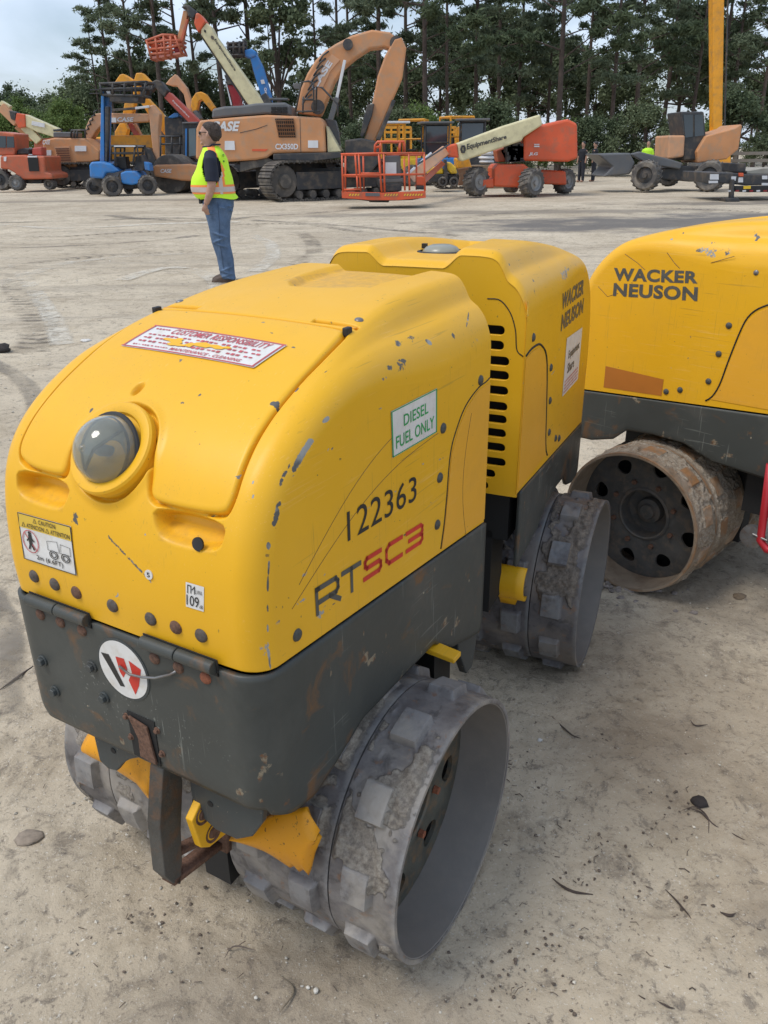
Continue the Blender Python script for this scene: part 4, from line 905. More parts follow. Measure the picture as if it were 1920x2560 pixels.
def rockmesh(m, c, r, seed, flat=.7):
    rr = random.Random(seed); rx, ry, rz = r * rr.uniform(.8, 1.2), r * rr.uniform(.7, 1.1), r * flat * rr.uniform(.7, 1.1)
    m.blob((c[0], c[1], c[2]), (rx, ry, rz), 9, 6, .45, seed)
def litter():
    # pebbles nobody could count
    m = MB(); rr = random.Random(5); V = []; F = []
    octa = [(1, 0, 0), (0, 1, 0), (-1, 0, 0), (0, -1, 0), (0, 0, 1), (0, 0, -1)]; of = [(0, 1, 4), (1, 2, 4), (2, 3, 4), (3, 0, 4), (1, 0, 5), (2, 1, 5), (3, 2, 5), (0, 3, 5)]
    def peb(x, y, r):
        n = len(V); a = rr.uniform(0, 6); ca, sa = math.cos(a), math.sin(a); sx, sy, sz = r * rr.uniform(.7, 1.3), r * rr.uniform(.6, 1), r * rr.uniform(.4, .8)
        for q in octa:
            px_, py_, pz_ = q[0] * sx * rr.uniform(.8, 1.2), q[1] * sy, q[2] * sz; V.append((x + px_ * ca - py_ * sa, y + px_ * sa + py_ * ca, .002 + pz_))
        for f in of: F.append(tuple(i + n for i in f))
    for _ in range(2600):
        y = rr.uniform(.5, 3.6) ** 1.0; x = rr.uniform(-1.4, 2.0); peb(x, y, rr.choice((.0015, .002, .0025, .003, .005)))
    for _ in range(900):
        y = rr.uniform(3.6, 13); x = rr.uniform(-.6, .6) * y; peb(x, y, rr.uniform(.004, .014))
    for _ in range(2200):
        y = rr.uniform(.5, 3.0); x = rr.uniform(-1.3, 1.9); peb(x, y, rr.choice((.001, .0013, .0016, .002)))
    me = mesh_from('gravel', V, F); o = link('gravel', me, plain('pebbles', (.50, .46, .38), .8, var=.5, scale=40)); tag(o, 'scattered pale pebbles and grit on the sand', 'gravel', kind='stuff')
    # crumbly clods by the second roller's drum
    m = MB(); rr = random.Random(9)
    for _ in range(150):
        a = rr.gauss(0, .055); b_ = rr.gauss(0, .05); p = gnd(1160 + 850 / 2.183, 1000 + 985 / 2.183) + Vector((a * 1.6, b_ * 1.6, .004)); rockmesh(m, p, rr.uniform(.004, .014), rr.random())
    tag(m.build('soil_clods', plain('clods', (.25, .215, .19), .95, var=.4, scale=50), smooth=True), 'crumbled soil heaped at the mouth of the sand-caked drum', 'soil', kind='stuff')
    m = MB(); rr = random.Random(12)
    for _ in range(90):
        p = gnd(rr.uniform(1250, 1900), rr.uniform(1750, 2500)); a = rr.uniform(0, 6.28); L = rr.uniform(.004, .016) * rr.choice((1, 1, 1.8)); d = Vector((math.cos(a), math.sin(a), 0)) * L; s_ = Vector((-math.sin(a), math.cos(a), 0)) * L * rr.uniform(-.3, .3)
        m.tube([p + Vector((0, 0, .003)), p + d * .5 + s_ + Vector((0, 0, .005)), p + d + Vector((0, 0, .003))], rr.uniform(.0006, .0013), 4)
    for _ in range(260):
        g_ = rr.choice(((1450, 1950), (1620, 2020), (1500, 2200), (1700, 2330), (1300, 2400), (1560, 1800), (420, 2330), (1250, 2470))); p = gnd(g_[0] + rr.gauss(0, 90), g_[1] + rr.gauss(0, 55)); rockmesh(m, p + Vector((0, 0, .001)), rr.uniform(.001, .0042), rr.random())
    for _ in range(40):
        p = gnd(rr.uniform(0, 1000), rr.uniform(1900, 2540)); a = rr.uniform(0, 6.28); L = rr.uniform(.004, .016); d = Vector((math.cos(a), math.sin(a), 0)) * L
        m.tube([p + Vector((0, 0, .003)), p + d + Vector((0, 0, .003))], .0008, 4)
    tag(m.build('bark_litter', plain('bark_litter', (.12, .092, .07), .9, var=.4, scale=50), smooth=True), 'dark crumbs of bark and twig strewn over the sand', 'litter', kind='stuff')
    def rock(u, v, r, col, lab, cat='stone', name='stone', flat=.7, seed=1):
        m = MB(); p = gnd(u, v); rockmesh(m, p + Vector((0, 0, r * flat * .5)), r, seed, flat); tag(m.build(name, plain('stone_' + str(seed), col, .85, var=.3, scale=60, bmp=.4), smooth=True), lab, cat)
    rock(1848, 1493, .022, (.20, .15, .10), 'round brown stone lying by itself right of the sand-caked drum', flat=.5, seed=2)
    rock(1748, 2010, .021, (.028, .022, .02), 'black lump of bark at the head of the thin root', 'bark piece', 'bark_lump', .6, 3)
    rock(75, 2096, .036, (.26, .21, .16), 'flat tan stone left of the front drum', flat=.22, seed=4)
    rock(2, 880, .075, (.035, .028, .025), 'dark clod cut by the left edge of the picture', 'clod', 'clod', .6, 5)
    rock(1350, 1852, .006, (.62, .60, .56), 'tiny white stone right of the front drum rim', flat=.8, seed=6)
    rock(215, 853, .05, (.62, .60, .56), 'white scrap lying on the sand left of the hood', 'scrap', 'scrap', .25, 7)
    rock(1762, 1562, .010, (.05, .04, .035), 'small dark chip below the round brown stone', 'bark piece', 'bark_chip', .4, 9)
    for i, (u, v, r) in enumerate(((770, 2470, .004), (790, 2478, .006), (755, 2466, .003), (640, 2495, .0035))): rock(u, v, r, (.60, .57, .5), ('white pebble, leftmost of the three under the front drum', 'largest of the white pebbles under the front drum', 'smallest white pebble under the front drum', 'white pebble apart from the others under the front drum')[(2, 1, 0, 3)[i]] if i != 0 else 'middle white pebble of the three under the front drum', flat=.7, seed=20 + i)
    def stick(px, r, lab, col=(.07, .05, .04), name='stick', r1=None):
        pts = [gnd(u, v) + Vector((0, 0, .005)) for u, v in px]; P, _ = smooth_curve([tuple(p) for p in pts], 14); n = len(P)
        m = MB(); m.tube([Vector(p) for p in P], [r * (1 - .75 * abs(2 * k / (n - 1) - 1) ** 1.5) for k in range(n)], 6); tag(m.build(name, plain('twig', col, .85, var=.3, scale=60), smooth=True), lab, 'stick')
    c8 = lambda l: [(1200 + x / 2.304, 1700 + y / 2.304) for x, y in l]
    stick(c8([(415, 1150), (470, 1195), (540, 1230), (650, 1245)]), .0032, 'curved grey stick right of the front drum')
    stick(c8([(1190, 745), (1270, 770), (1350, 850), (1440, 890), (1540, 940)]), .0028, 'long thin root trailing from the black bark lump')
    stick(c8([(415, 220), (460, 265), (530, 325), (580, 345)]), .0025, 'short dark twig near the top of the front drum rim')
    stick(c8([(1065, 1215), (1120, 1270), (1190, 1350), (1215, 1385)]), .0022, 'straight thin twig in the lower right sand')
    stick(c8([(1210, 240), (1240, 270), (1310, 265)]), .002, 'hook-shaped twig on bare sand at the right')
    stick(c8([(1380, 1345), (1430, 1365), (1470, 1355)]), .0032, 'stubby black twig low at the right')
    stick(c8([(1160, 760), (1240, 740), (1310, 800), (1315, 890)]), .0016, 'fine arched rootlet below the black bark lump')
    stick(c8([(1020, 1860), (1090, 1895), (1120, 1900)]), .002, 'small twig at the bottom edge of the sand, right')
    stick([(0, 1728), (40, 1700), (84, 1668)], .0045, 'dark stick at the left edge beside the lower body', (.05, .035, .03))
    stick([(640, 2380), (585, 2370), (560, 2402)], .0016, 'pale bent twig in front of the tow bracket', (.14, .11, .09))
    stick([(700, 2535), (735, 2480), (700, 2440)], .002, 'frayed twig at the bottom centre', (.16, .13, .09))

# ------------------------------------------------------------------ sky trees
def leafmat(name, c1, c2, sc=.6):
    m, nt, b = nm(name); n_ = nt.nodes.new('ShaderNodeObjectInfo')
    a = attr(nt, 'tone'); c = mix(nt, a, c1, c2); c = mix(nt, mathn(nt, 'MULTIPLY', n_.outputs['Random'], .35), c, [x * .6 for x in c1])
    nt.links.new(c, b.inputs['Base Color']); b.inputs['Roughness'].default_value = .7; b.inputs['Specular IOR Level'].default_value = .2
    tr = nt.nodes.new('ShaderNodeBsdfTranslucent'); nt.links.new(c, tr.inputs[0]); mx = nt.nodes.new('ShaderNodeMixShader'); mx.inputs[0].default_value = .25
    nt.links.new(b.outputs[0], mx.inputs[1]); nt.links.new(tr.outputs[0], mx.inputs[2]); nt.links.new(mx.outputs[0], nt.nodes['Material Output'].inputs[0]); return m
def leafcloud(clumps, size, per, seed, aspect=1.6):
    """clumps: (x,y,z,rx,ry,rz,density) -> mesh of small leaf quads with a 'tone' attribute"""
    r = np.random.RandomState(seed); Vs = []; tones = []
    for (x, y, z, rx, ry, rz, dn) in clumps:
        n = int(per * dn); d = r.normal(size=(n, 3)); d /= np.linalg.norm(d, axis=1)[:, None]; rad = np.abs(r.normal(0, .62, n)) + .15
        c = np.array([x, y, z]) + d * rad[:, None] * np.array([rx, ry, rz])
        u = r.normal(size=(n, 3)); u /= np.linalg.norm(u, axis=1)[:, None]; w = np.cross(u, r.normal(size=(n, 3))); w /= np.linalg.norm(w, axis=1)[:, None]
        s = size * r.uniform(.6, 1.4, n)[:, None]; u = u * s * aspect / 2; w = w * s / 2
        Vs.append(np.stack([c - u, c + w, c + u, c - w], 1).reshape(-1, 3)); tones.append(np.repeat(np.clip(r.uniform(0, 1, n) * .6 + r.uniform(0, .4), 0, 1), 4))
    V = np.concatenate(Vs); n = len(V) // 4; me = bpy.data.meshes.new('crown'); me.from_pydata(V.tolist(), [], np.arange(n * 4).reshape(n, 4).tolist()); me.update(); set_attr(me, 'tone', np.concatenate(tones)); return me
def pine_meshes(seed, H, dense):
    r = random.Random(seed); cl = []; br = MB(); bend = r.uniform(-.4, .4)
    tx = lambda z: bend * math.sin(z / H * 2.2)
    trunk = MB(); trunk.tube([(tx(z), 0, z) for z in np.linspace(0, H * .97, 9)], [.19 * (1 - .75 * k / 8) for k in range(9)], 8)
    nb = 24 if dense else 17; z0 = .30 if dense else .42
    for k in range(nb):
        u = k / nb; z = H * (z0 + (1 - z0) * u) + r.uniform(-.3, .3); L = (2.9 * (1 - u) ** .7 + .5) * r.uniform(.55, 1.2) * (1.15 if dense else 1); a = r.uniform(0, 6.28); up = r.uniform(.05, .5) * L
        p0 = Vector((tx(z), 0, z)); p1 = p0 + Vector((math.cos(a) * L, math.sin(a) * L, up)); trunk.tube([p0, (p0 + p1) / 2 + Vector((0, 0, .15)), p1], [.05, .03, .012], 5)
        for q in range(r.randint(3, 6)):
            t = r.uniform(.5, 1.05); c = p0.lerp(p1, t); s = r.uniform(.28, .72) * (1 if dense else .85); cl.append((c.x + r.uniform(-.4, .4), c.y + r.uniform(-.4, .4), c.z + r.uniform(0, .35), s, s, s * .42, r.uniform(.6, 1.3)))
    for k in range(5):
        z = H * r.uniform(.12, z0); a = r.uniform(0, 6.28); trunk.tube([(tx(z), 0, z), (tx(z) + math.cos(a) * r.uniform(.6, 1.4), math.sin(a), z + .1)], [.03, .01], 4)
    return trunk.me('trunk'), leafcloud(cl, .085, 150 if dense else 125, seed, 4.2)
def broad_meshes(seed, H, Wd, per=300, size=.175, cz=.52):
    r = random.Random(seed); cl = []; trunk = MB(); trunk.tube([(0, 0, 0), (.1, 0, H * .3), (0, .1, H * .75)], [.22, .17, .06], 8)
    for k in range(46):
        th = r.uniform(0, 6.28); ph = r.uniform(-.35, 1.45); rad = r.uniform(.55, 1.0)
        c = Vector((math.cos(th) * math.cos(ph) * Wd * rad, math.sin(th) * math.cos(ph) * Wd * rad, H * cz + math.sin(ph) * H * .43 * rad)); s = r.uniform(.45, 1.0) * Wd * .34
        cl.append((c.x, c.y, c.z, s, s, s * .8, r.uniform(.6, 1.2)))
        if k % 5 == 0: trunk.tube([(0, 0, H * .35), (c.x * .5, c.y * .5, H * .35 + (c.z - H * .35) * .6), tuple(c)], [.09, .06, .02], 5)
    return trunk.me('trunk'), leafcloud(cl, size, per, seed)
ORD = ['first', 'second', 'third', 'fourth', 'fifth', 'sixth', 'seventh', 'eighth', 'ninth', 'tenth', 'eleventh', 'twelfth', 'thirteenth', 'fourteenth', 'fifteenth', 'sixteenth', 'seventeenth', 'eighteenth', 'nineteenth', 'twentieth', 'twenty-first', 'twenty-second', 'twenty-third', 'twenty-fourth', 'twenty-fifth', 'twenty-sixth', 'twenty-seventh', 'twenty-eighth', 'twenty-ninth', 'thirtieth', 'thirty-first', 'thirty-second', 'thirty-third', 'thirty-fourth', 'thirty-fifth', 'thirty-sixth']
def trees():
    bark = plain('pine_bark', (.085, .062, .05), .9, var=.35, scale=3)
    pl = leafmat('pine_needles', (.095, .125, .075), (.235, .28, .175)); dl = leafmat('dark_broad_leaves', (.065, .092, .050), (.16, .20, .105)); ml = leafmat('mid_green_leaves', (.095, .125, .065), (.21, .25, .14)); gl = leafmat('bright_green_leaves', (.10, .16, .045), (.25, .33, .11))
    P = [pine_meshes(100 + k, h, False) for k, h in enumerate((17, 19, 16))]; PD = [pine_meshes(200 + k, h, True) for k, h in enumerate((18, 20, 17))]
    B = [broad_meshes(300 + k, 10, 3.6) for k in range(3)]; BB = [broad_meshes(340 + k, 10, 4.0, 300, .17, .30) for k in range(2)]; BT = [broad_meshes(350 + k, 14, 4.0, 330, .2, .48) for k in range(2)]
    def place(kind, u, Y, meshes, lm, sc, rz, label, group, zs=None, name=None):
        p = at(u, 400, Y); t = thing(name or kind, label, 'tree', (p.x, Y, 0), rz, group); t.scale = (sc, sc, zs or sc)
        link('trunk', meshes[0], None, t) if meshes[0].materials else link('trunk', meshes[0], bark, t)
        me = meshes[1]
        if not me.materials: me.materials.append(lm)
        if me.materials[0] != lm: me = me.copy(); me.materials[0] = lm
        c = bpy.data.objects.new('crown', me); COL.objects.link(c); c.parent = t
    r = random.Random(3)
    # open pines whose trunks stand against the sky
    us = [(268, 66, .62), (300, 64, .80), (352, 62, .92), (412, 60, 1.02), (470, 66, 1.02), (515, 63, .9), (575, 61, 1.12), (640, 64, 1.1), (690, 74, .7), (800, 64, .80), (850, 70, .98)]
    for i, (u, Y, sc) in enumerate(us): place('pine_tree', u, Y, P[i % 3], pl, sc, r.uniform(0, 6), ORD[i] + ' open tall pine from the left, trunk against the sky', 'open pines behind the machines')
    ds = sorted([(885 + 58 * k + r.uniform(-18, 18), r.uniform(56, 78), r.uniform(.85, 1.15)) for k in range(20)])
    for i, (u, Y, sc) in enumerate(ds): place('pine_tree', u, Y, PD[i % 3], pl if i % 3 else dl, sc, r.uniform(0, 6), ORD[i] + ' dark dense pine from the left in the right-hand treeline', 'dense pines on the right')
    # broadleaf band on the left
    bs = [(10, 92, .78, dl), (62, 96, .84, dl), (118, 94, .70, dl), (160, 76, .64, ml), (208, 74, .72, ml), (262, 72, .78, ml), (318, 70, .80, dl), (370, 68, .88, dl), (440, 70, .8, dl), (520, 70, .75, dl), (600, 72, .7, dl), (752, 74, .72, dl)]
    for i, (u, Y, sc, lm) in enumerate(bs): place('broadleaf_tree', u, Y, B[i % 3], lm, sc, r.uniform(0, 6), ORD[i] + (' rounded tree from the left in the back row of trees'), 'rounded trees behind the yard')
    place('broadleaf_tree', 705, 60, broad_meshes(310, 13.6, 2.5, 240, .17), ml, 1, 1, 'tall leafy green tree standing alone against the sky right of the blue boom', None)
    gs = [(60, 60, .50), (130, 58, .42), (185, 57, .48), (10, 60, .45)]
    for i, (u, Y, sc) in enumerate(gs): place('bush', u, Y, B[(i + 1) % 3], gl, sc, r.uniform(0, 6), ORD[i] + ' bright green sapling from the row above the excavator cab', 'bright green saplings', sc)
    us = [(890 + 64 * k + r.uniform(-25, 25), r.uniform(49, 56), r.uniform(.30, .66)) for k in range(17)]
    for i, (u, Y, sc) in enumerate(us): place('bush', u, Y, BB[i % 2], (dl, ml, ml, gl, dl)[i % 5], sc, r.uniform(0, 6), ORD[i] + ' bush from the left at the foot of the right-hand pines', 'undergrowth bushes', sc * .95)
    us = [(840 + 92 * k + r.uniform(-20, 20), r.uniform(80, 90), r.uniform(.62, 1.05)) for k in range(13)]
    for i, (u, Y, sc) in enumerate(us): place('broadleaf_tree', u, Y, BT[i % 2], ml if i % 2 else dl, sc, r.uniform(0, 6), ORD[i] + ' tall leafy tree from the left, filling behind the right-hand pines', 'leafy trees behind the pines')
    us = [(240 + 60 * k, r.uniform(64, 68), r.uniform(.42, .6)) for k in range(11)]
    for i, (u, Y, sc) in enumerate(us): place('bush', u, Y, BB[(i + 1) % 2], ml if i % 2 else dl, sc, r.uniform(0, 6), ORD[i] + ' bush from the left in the undergrowth behind the raised booms', 'undergrowth bushes', sc)

# ------------------------------------------------------------------ person
def remesh(parts, voxel, mat, name, parent, smooth_it=4, label=None):
    m = MB(); 
    for f in parts: f(m)
    me = m.me(name); o = bpy.data.objects.new('tmp', me); COL.objects.link(o)
    md = o.modifiers.new('r', 'REMESH'); md.mode = 'VOXEL'; md.voxel_size = voxel
    sm = o.modifiers.new('s', 'SMOOTH'); sm.iterations = smooth_it; sm.factor = .5
    dg = bpy.context.evaluated_depsgraph_get(); out = bpy.data.meshes.new_from_object(o.evaluated_get(dg)); bpy.data.objects.remove(o); out.name = name
    return link(name, out, mat, parent, smooth=True, label=label)
def loft(m, rings, n=16):
    """rings (x, y, z, rx, ry): horizontal ellipses"""
    V = []; k = len(rings)
    for (x, y, z, rx, ry) in rings:
        for i in range(n):
            t = 2 * math.pi * i / n; V.append((x + rx * math.cos(t), y + ry * math.sin(t), z))
    F = [(j * n + i, j * n + (i + 1) % n, (j + 1) * n + (i + 1) % n, (j + 1) * n + i) for j in range(k - 1) for i in range(n)]
    F += [tuple(range(n - 1, -1, -1)), tuple((k - 1) * n + i for i in range(n))]; m.add(V, F)
def limb(m, pts, n=10):
    m.tube([p[:3] for p in pts], [p[3] for p in pts], n)
def person_main():
    g = gnd(565, 703); r = thing('person', 'man in yellow-green safety vest, navy shirt and jeans facing left, hand in pocket', 'person', (g.x, g.y, 0), 0)
    skin = plain('skin', (.42, .24, .17), .5, var=.12, scale=18); jean = plain('denim', (.075, .125, .21), .85, var=.25, scale=9, dirt=(.14, .20, .30), dirtamt=.5, bmp=.25); navy = plain('navy_cotton', (.012, .016, .032), .8, var=.2, scale=12)
    vest = plain('hi_vis_fabric', (.60, .95, .03), .7, var=.06, scale=7); orange = plain('orange_tape', (.95, .28, .06), .6, var=.05); silver = plain('silver_tape', (.55, .47, .42), .35, .2, .1, 10)
    hair = plain('grey_brown_hair', (.045, .032, .026), .85, var=.6, scale=60, dirt=(.11, .085, .07), dirtamt=.6, bmp=.8); shoe = plain('brown_leather', (.075, .045, .028), .6, var=.2, scale=20)
    # body: head, neck, torso, arms, hands, legs in one surface
    def body(m):
        loft(m, [(-.07, 0, 1.515, .055, .06), (-.058, 0, 1.56, .060, .062), (-.05, 0, 1.585, .085, .066), (-.052, 0, 1.62, .098, .074), (-.045, 0, 1.665, .102, .078), (-.04, 0, 1.71, .103, .080), (-.035, 0, 1.755, .090, .072), (-.03, 0, 1.785, .055, .045), (-.03, 0, 1.797, .02, .018)])
        limb(m, [(-.05, 0, 1.42, .075), (-.05, 0, 1.52, .064), (-.052, 0, 1.58, .058)])
        loft(m, [(0, 0, .93, .13, .145), (-.03, 0, 1.05, .18, .165), (-.045, 0, 1.15, .195, .175), (-.035, 0, 1.28, .16, .18), (-.02, 0, 1.40, .13, .19), (-.02, 0, 1.47, .10, .15), (-.035, 0, 1.52, .06, .07)])
        limb(m, [(-.150, 0, 1.690, .010), (-.166, 0, 1.655, .019), (-.155, 0, 1.645, .016)])            # nose
        m.blob((-.146, 0, 1.612), (.016, .028, .010)); m.blob((-.140, 0, 1.575), (.022, .03, .018)); m.blob((-.140, 0, 1.700), (.016, .05, .012))
        for sg in (-1, 1):
            m.blob((-.045, sg * .082, 1.665), (.022, .012, .034)); m.blob((-.138, sg * .032, 1.678), (.012, .013, .010))
            ay = sg * .225; limb(m, [(-.025, sg * .17, 1.44, .065), (-.02, ay, 1.38, .064), (-.015, ay + sg * .02, 1.26, .058), (-.02, ay + sg * .03, 1.13, .052), (-.06, ay + sg * .03, 1.02, .045), (-.11, ay + sg * .01, .925, .033)])
            # hand: palm, four curled fingers going into the pocket, thumb outside
            m.blob((-.125, ay + sg * .004, .885), (.032, .018, .045))
            for k in range(4): x = -.092 - .015 * k; limb(m, [(x, ay + sg * .004, .86, .0095), (x - .004, ay - sg * .012, .822 + .004 * abs(k - 1.5), .009), (x + .004, ay - sg * .030, .792 + .006 * abs(k - 1.5), .0075)], 8)
            limb(m, [(-.140, ay + sg * .004, .90, .011), (-.162, ay + sg * .004, .868, .010), (-.164, ay, .838, .008)], 8)
            lx = .02 if sg < 0 else -.01
            limb(m, [(0, sg * .085, .93, .085), (-.02 + lx, sg * .10, .75, .075), (-.025 + lx, sg * .10, .50, .058), (.0 + lx, sg * .10, .30, .052), (.02 + lx, sg * .10, .09, .042)])
            loft(m, [(-.03 + lx, sg * .10, .02, .12, .04), (-.02 + lx, sg * .10, .05, .09, .04), (.01 + lx, sg * .10, .09, .045, .04)])
    b = remesh([body], .0085, skin, 'body', r, 3)
    def jeans(m):
        loft(m, [(.0, 0, .88, .17, .19), (-.005, 0, .96, .19, .20), (-.01, 0, 1.02, .185, .19)])
        for sg in (-1, 1):
            lx = .035 if sg < 0 else -.015
            loft(m, [(.02 + lx, sg * .10, .045, .092, .070), (.015 + lx, sg * .10, .10, .088, .068), (.005 + lx, sg * .10, .28, .098, .075), (-.030 + lx, sg * .10, .45, .108, .083), (-.035 + lx, sg * .10, .55, .118, .088), (-.025 + lx * .6, sg * .10, .72, .140, .10), (-.01, sg * .092, .88, .172, .112), (-.01, sg * .08, .95, .178, .108)], 18)
            
            for k in range(9): z = (.06, .085, .12, .16, .44, .50, .56, .84, .88)[k]; rr_ = (.082, .082, .084, .086, .096, .104, .108, .150, .158)[k]; m.lathe([(rr_ * .9, -.014), (rr_ + .011, 0), (rr_ * .9, .014)], ((.014, .014, .012, .01, -.03, -.034, -.034, -.01, -.01)[k] + lx, sg * .10, z), ((-1) ** k * .35, .1, 1), 18)
    jn = remesh([jeans], .009, jean, 'jeans', b, 3)
    m = MB(); m.tube([(.02, -.205, .94), (.02, -.20, .70), (.0, -.19, .50), (.02, -.176, .15)], .003); m.build('jeans_seam', plain('stitch', (.05, .08, .14), .8), jn, smooth=True)
    def shirt(m):
        loft(m, [(.0, 0, .955, .185, .19), (-.04, 0, 1.05, .21, .195), (-.05, 0, 1.15, .212, .195), (-.04, 0, 1.28, .175, .195), (-.022, 0, 1.40, .143, .205), (-.022, 0, 1.475, .11, .165), (-.04, 0, 1.535, .072, .078)])
        for sg in (-1, 1): ay = sg * .225; limb(m, [(-.022, sg * .15, 1.45, .075), (-.02, ay, 1.39, .078), (-.012, ay + sg * .012, 1.26, .080), (-.014, ay + sg * .016, 1.165, .082)], 14)
    sh = remesh([shirt], .009, navy, 'shirt', b, 3)
    # vest: closed shell around the torso with arm openings
    VR = [(-.005, 0, .975, .238, .215), (-.045, 0, 1.02, .250, .224), (-.060, 0, 1.10, .256, .224), (-.056, 0, 1.20, .240, .222), (-.038, 0, 1.30, .196, .212), (-.026, 0, 1.40, .168, .214), (-.024, 0, 1.465, .135, .185), (-.028, 0, 1.505, .112, .135), (-.038, 0, 1.545, .088, .092)]
    VP, _ = smooth_curve(VR, 60); n = 96; V = []; F = []
    for (x, y, z, rx, ry) in VP:
        for i in range(n): t = 2 * math.pi * i / n; V.append((x + rx * math.cos(t), y + ry * math.sin(t), z + (.012 * math.sin(t * 3) if z < 1.0 else 0)))
    def keep(j, i):
        x, y, z = V[j * n + i]; c = -.018; w = .105 if z < 1.42 else .07
        return not (z > 1.14 and z < 1.475 and abs(y) > .08 and ((x - c) / w) ** 2 + ((z - 1.31) / .165) ** 2 < 1)
    for j in range(59):
        for i in range(n):
            if keep(j, i) and keep(j, (i + 1) % n) and keep(j + 1, i): F.append((j * n + i, j * n + (i + 1) % n, (j + 1) * n + (i + 1) % n, (j + 1) * n + i))
    me = mesh_from('vest', V, F); vo = link('vest', me, vest, b, smooth=True); so = vo.modifiers.new('t', 'SOLIDIFY'); so.thickness = .006
    # tapes lie on the vest
    def band(name, mat, sel, off):
        FF = [f for f in F if sel(*(sum(V[k][q] for k in f) / 4 for q in range(3)))]; used = sorted({k for f in FF for k in f}); mp = {k: i for i, k in enumerate(used)}; VV = []
        for k in used:
            x, y, z = V[k]; d = Vector((x + .03, y, 0)).normalized() * off; VV.append((x + d.x, y + d.y, z))
        o = link(name, mesh_from(name, VV, [tuple(mp[k] for k in f) for f in FF]), mat, vo, smooth=True); return o
    band('vest_tape', orange, lambda x, y, z: 1.025 < z < 1.125, .003); band('reflective_tape', silver, lambda x, y, z: 1.048 < z < 1.102, .006)
    strap = lambda w: (lambda x, y, z: z > 1.03 and ((.055 - w < x - (.02 if z < 1.3 else .02 - (z - 1.3) * .42) < .055 + w)) and abs(y) > .05)
    band('vest_strap', orange, strap(.042), .0035); 
    for sg in (-1, 1): band('reflective_strap', silver, lambda x, y, z: strap(.020)(x, y, z) and z < 1.42 and y * sg > 0, .0065)
    m = MB(); m.tube([(-.03 + .100 * math.cos(t), .10 * math.sin(t), 1.548 + (.012 if math.cos(t) > 0 else -.012)) for t in np.linspace(0, 6.28, 20)], .010, 8); m.build('collar', navy, sh, smooth=True)
    m = MB()
    for (z, w) in ((1.452, .05), (1.438, .04), (1.385, .055), (1.375, .05)): x = .135; m.box((x - .015, -.105, z), (.012, w, .008), None)
    m.build('vest_print', plain('vest_print', (.03, .16, .03), .6), vo)
    def hairf(m):
        loft(m, [(.018, 0, 1.595, .045, .055), (.014, 0, 1.62, .062, .074), (.008, 0, 1.65, .080, .086), (.0, 0, 1.69, .094, .092), (-.014, 0, 1.735, .106, .092), (-.025, 0, 1.775, .092, .078), (-.03, 0, 1.797, .055, .045), (-.03, 0, 1.806, .02, .02)])
        rr = random.Random(4)
        for _ in range(46): a_ = rr.uniform(-1.9, 1.9); z_ = rr.uniform(1.635, 1.785); q_ = .090 * (1 - max(0, z_ - 1.74) * 9); m.blob((-.005 + q_ * math.cos(a_), q_ * .92 * math.sin(a_), z_), (.018, .018, .024))
    ho = remesh([hairf], .010, hair, 'hair', b, 2)
    m = MB(); m.tube([(-.02, -.085, 1.688), (-.13, -.074, 1.692), (-.15, -.06, 1.69)], .004, 6); m.tube([(-.02, .085, 1.688), (-.13, .074, 1.692), (-.15, .06, 1.69)], .004, 6)
    for sg in (-1, 1): m.blob((-.148, sg * .036, 1.684), (.012, .032, .020))
    m.build('sunglasses', M['black'], b, smooth=True)
    for sg in (-1, 1):
        lx = .02 if sg < 0 else -.01; lx2 = lx - (.0 if sg < 0 else .06)
        def sf(m, sg=sg, lx=lx): loft(m, [(-.035 + lx, sg * .10, -.002, .145, .050), (-.035 + lx, sg * .10, .022, .148, .052), (-.02 + lx, sg * .10, .055, .12, .050), (.025 + lx, sg * .10, .095, .062, .050)], 18)
        remesh([sf], .008, shoe, 'shoe', b, 2)
    m = MB(); m.box((-.20, -.10, .955), (.035, .07, .075)); m.build('belt_pouch', M['black'], b, bevel=.008)

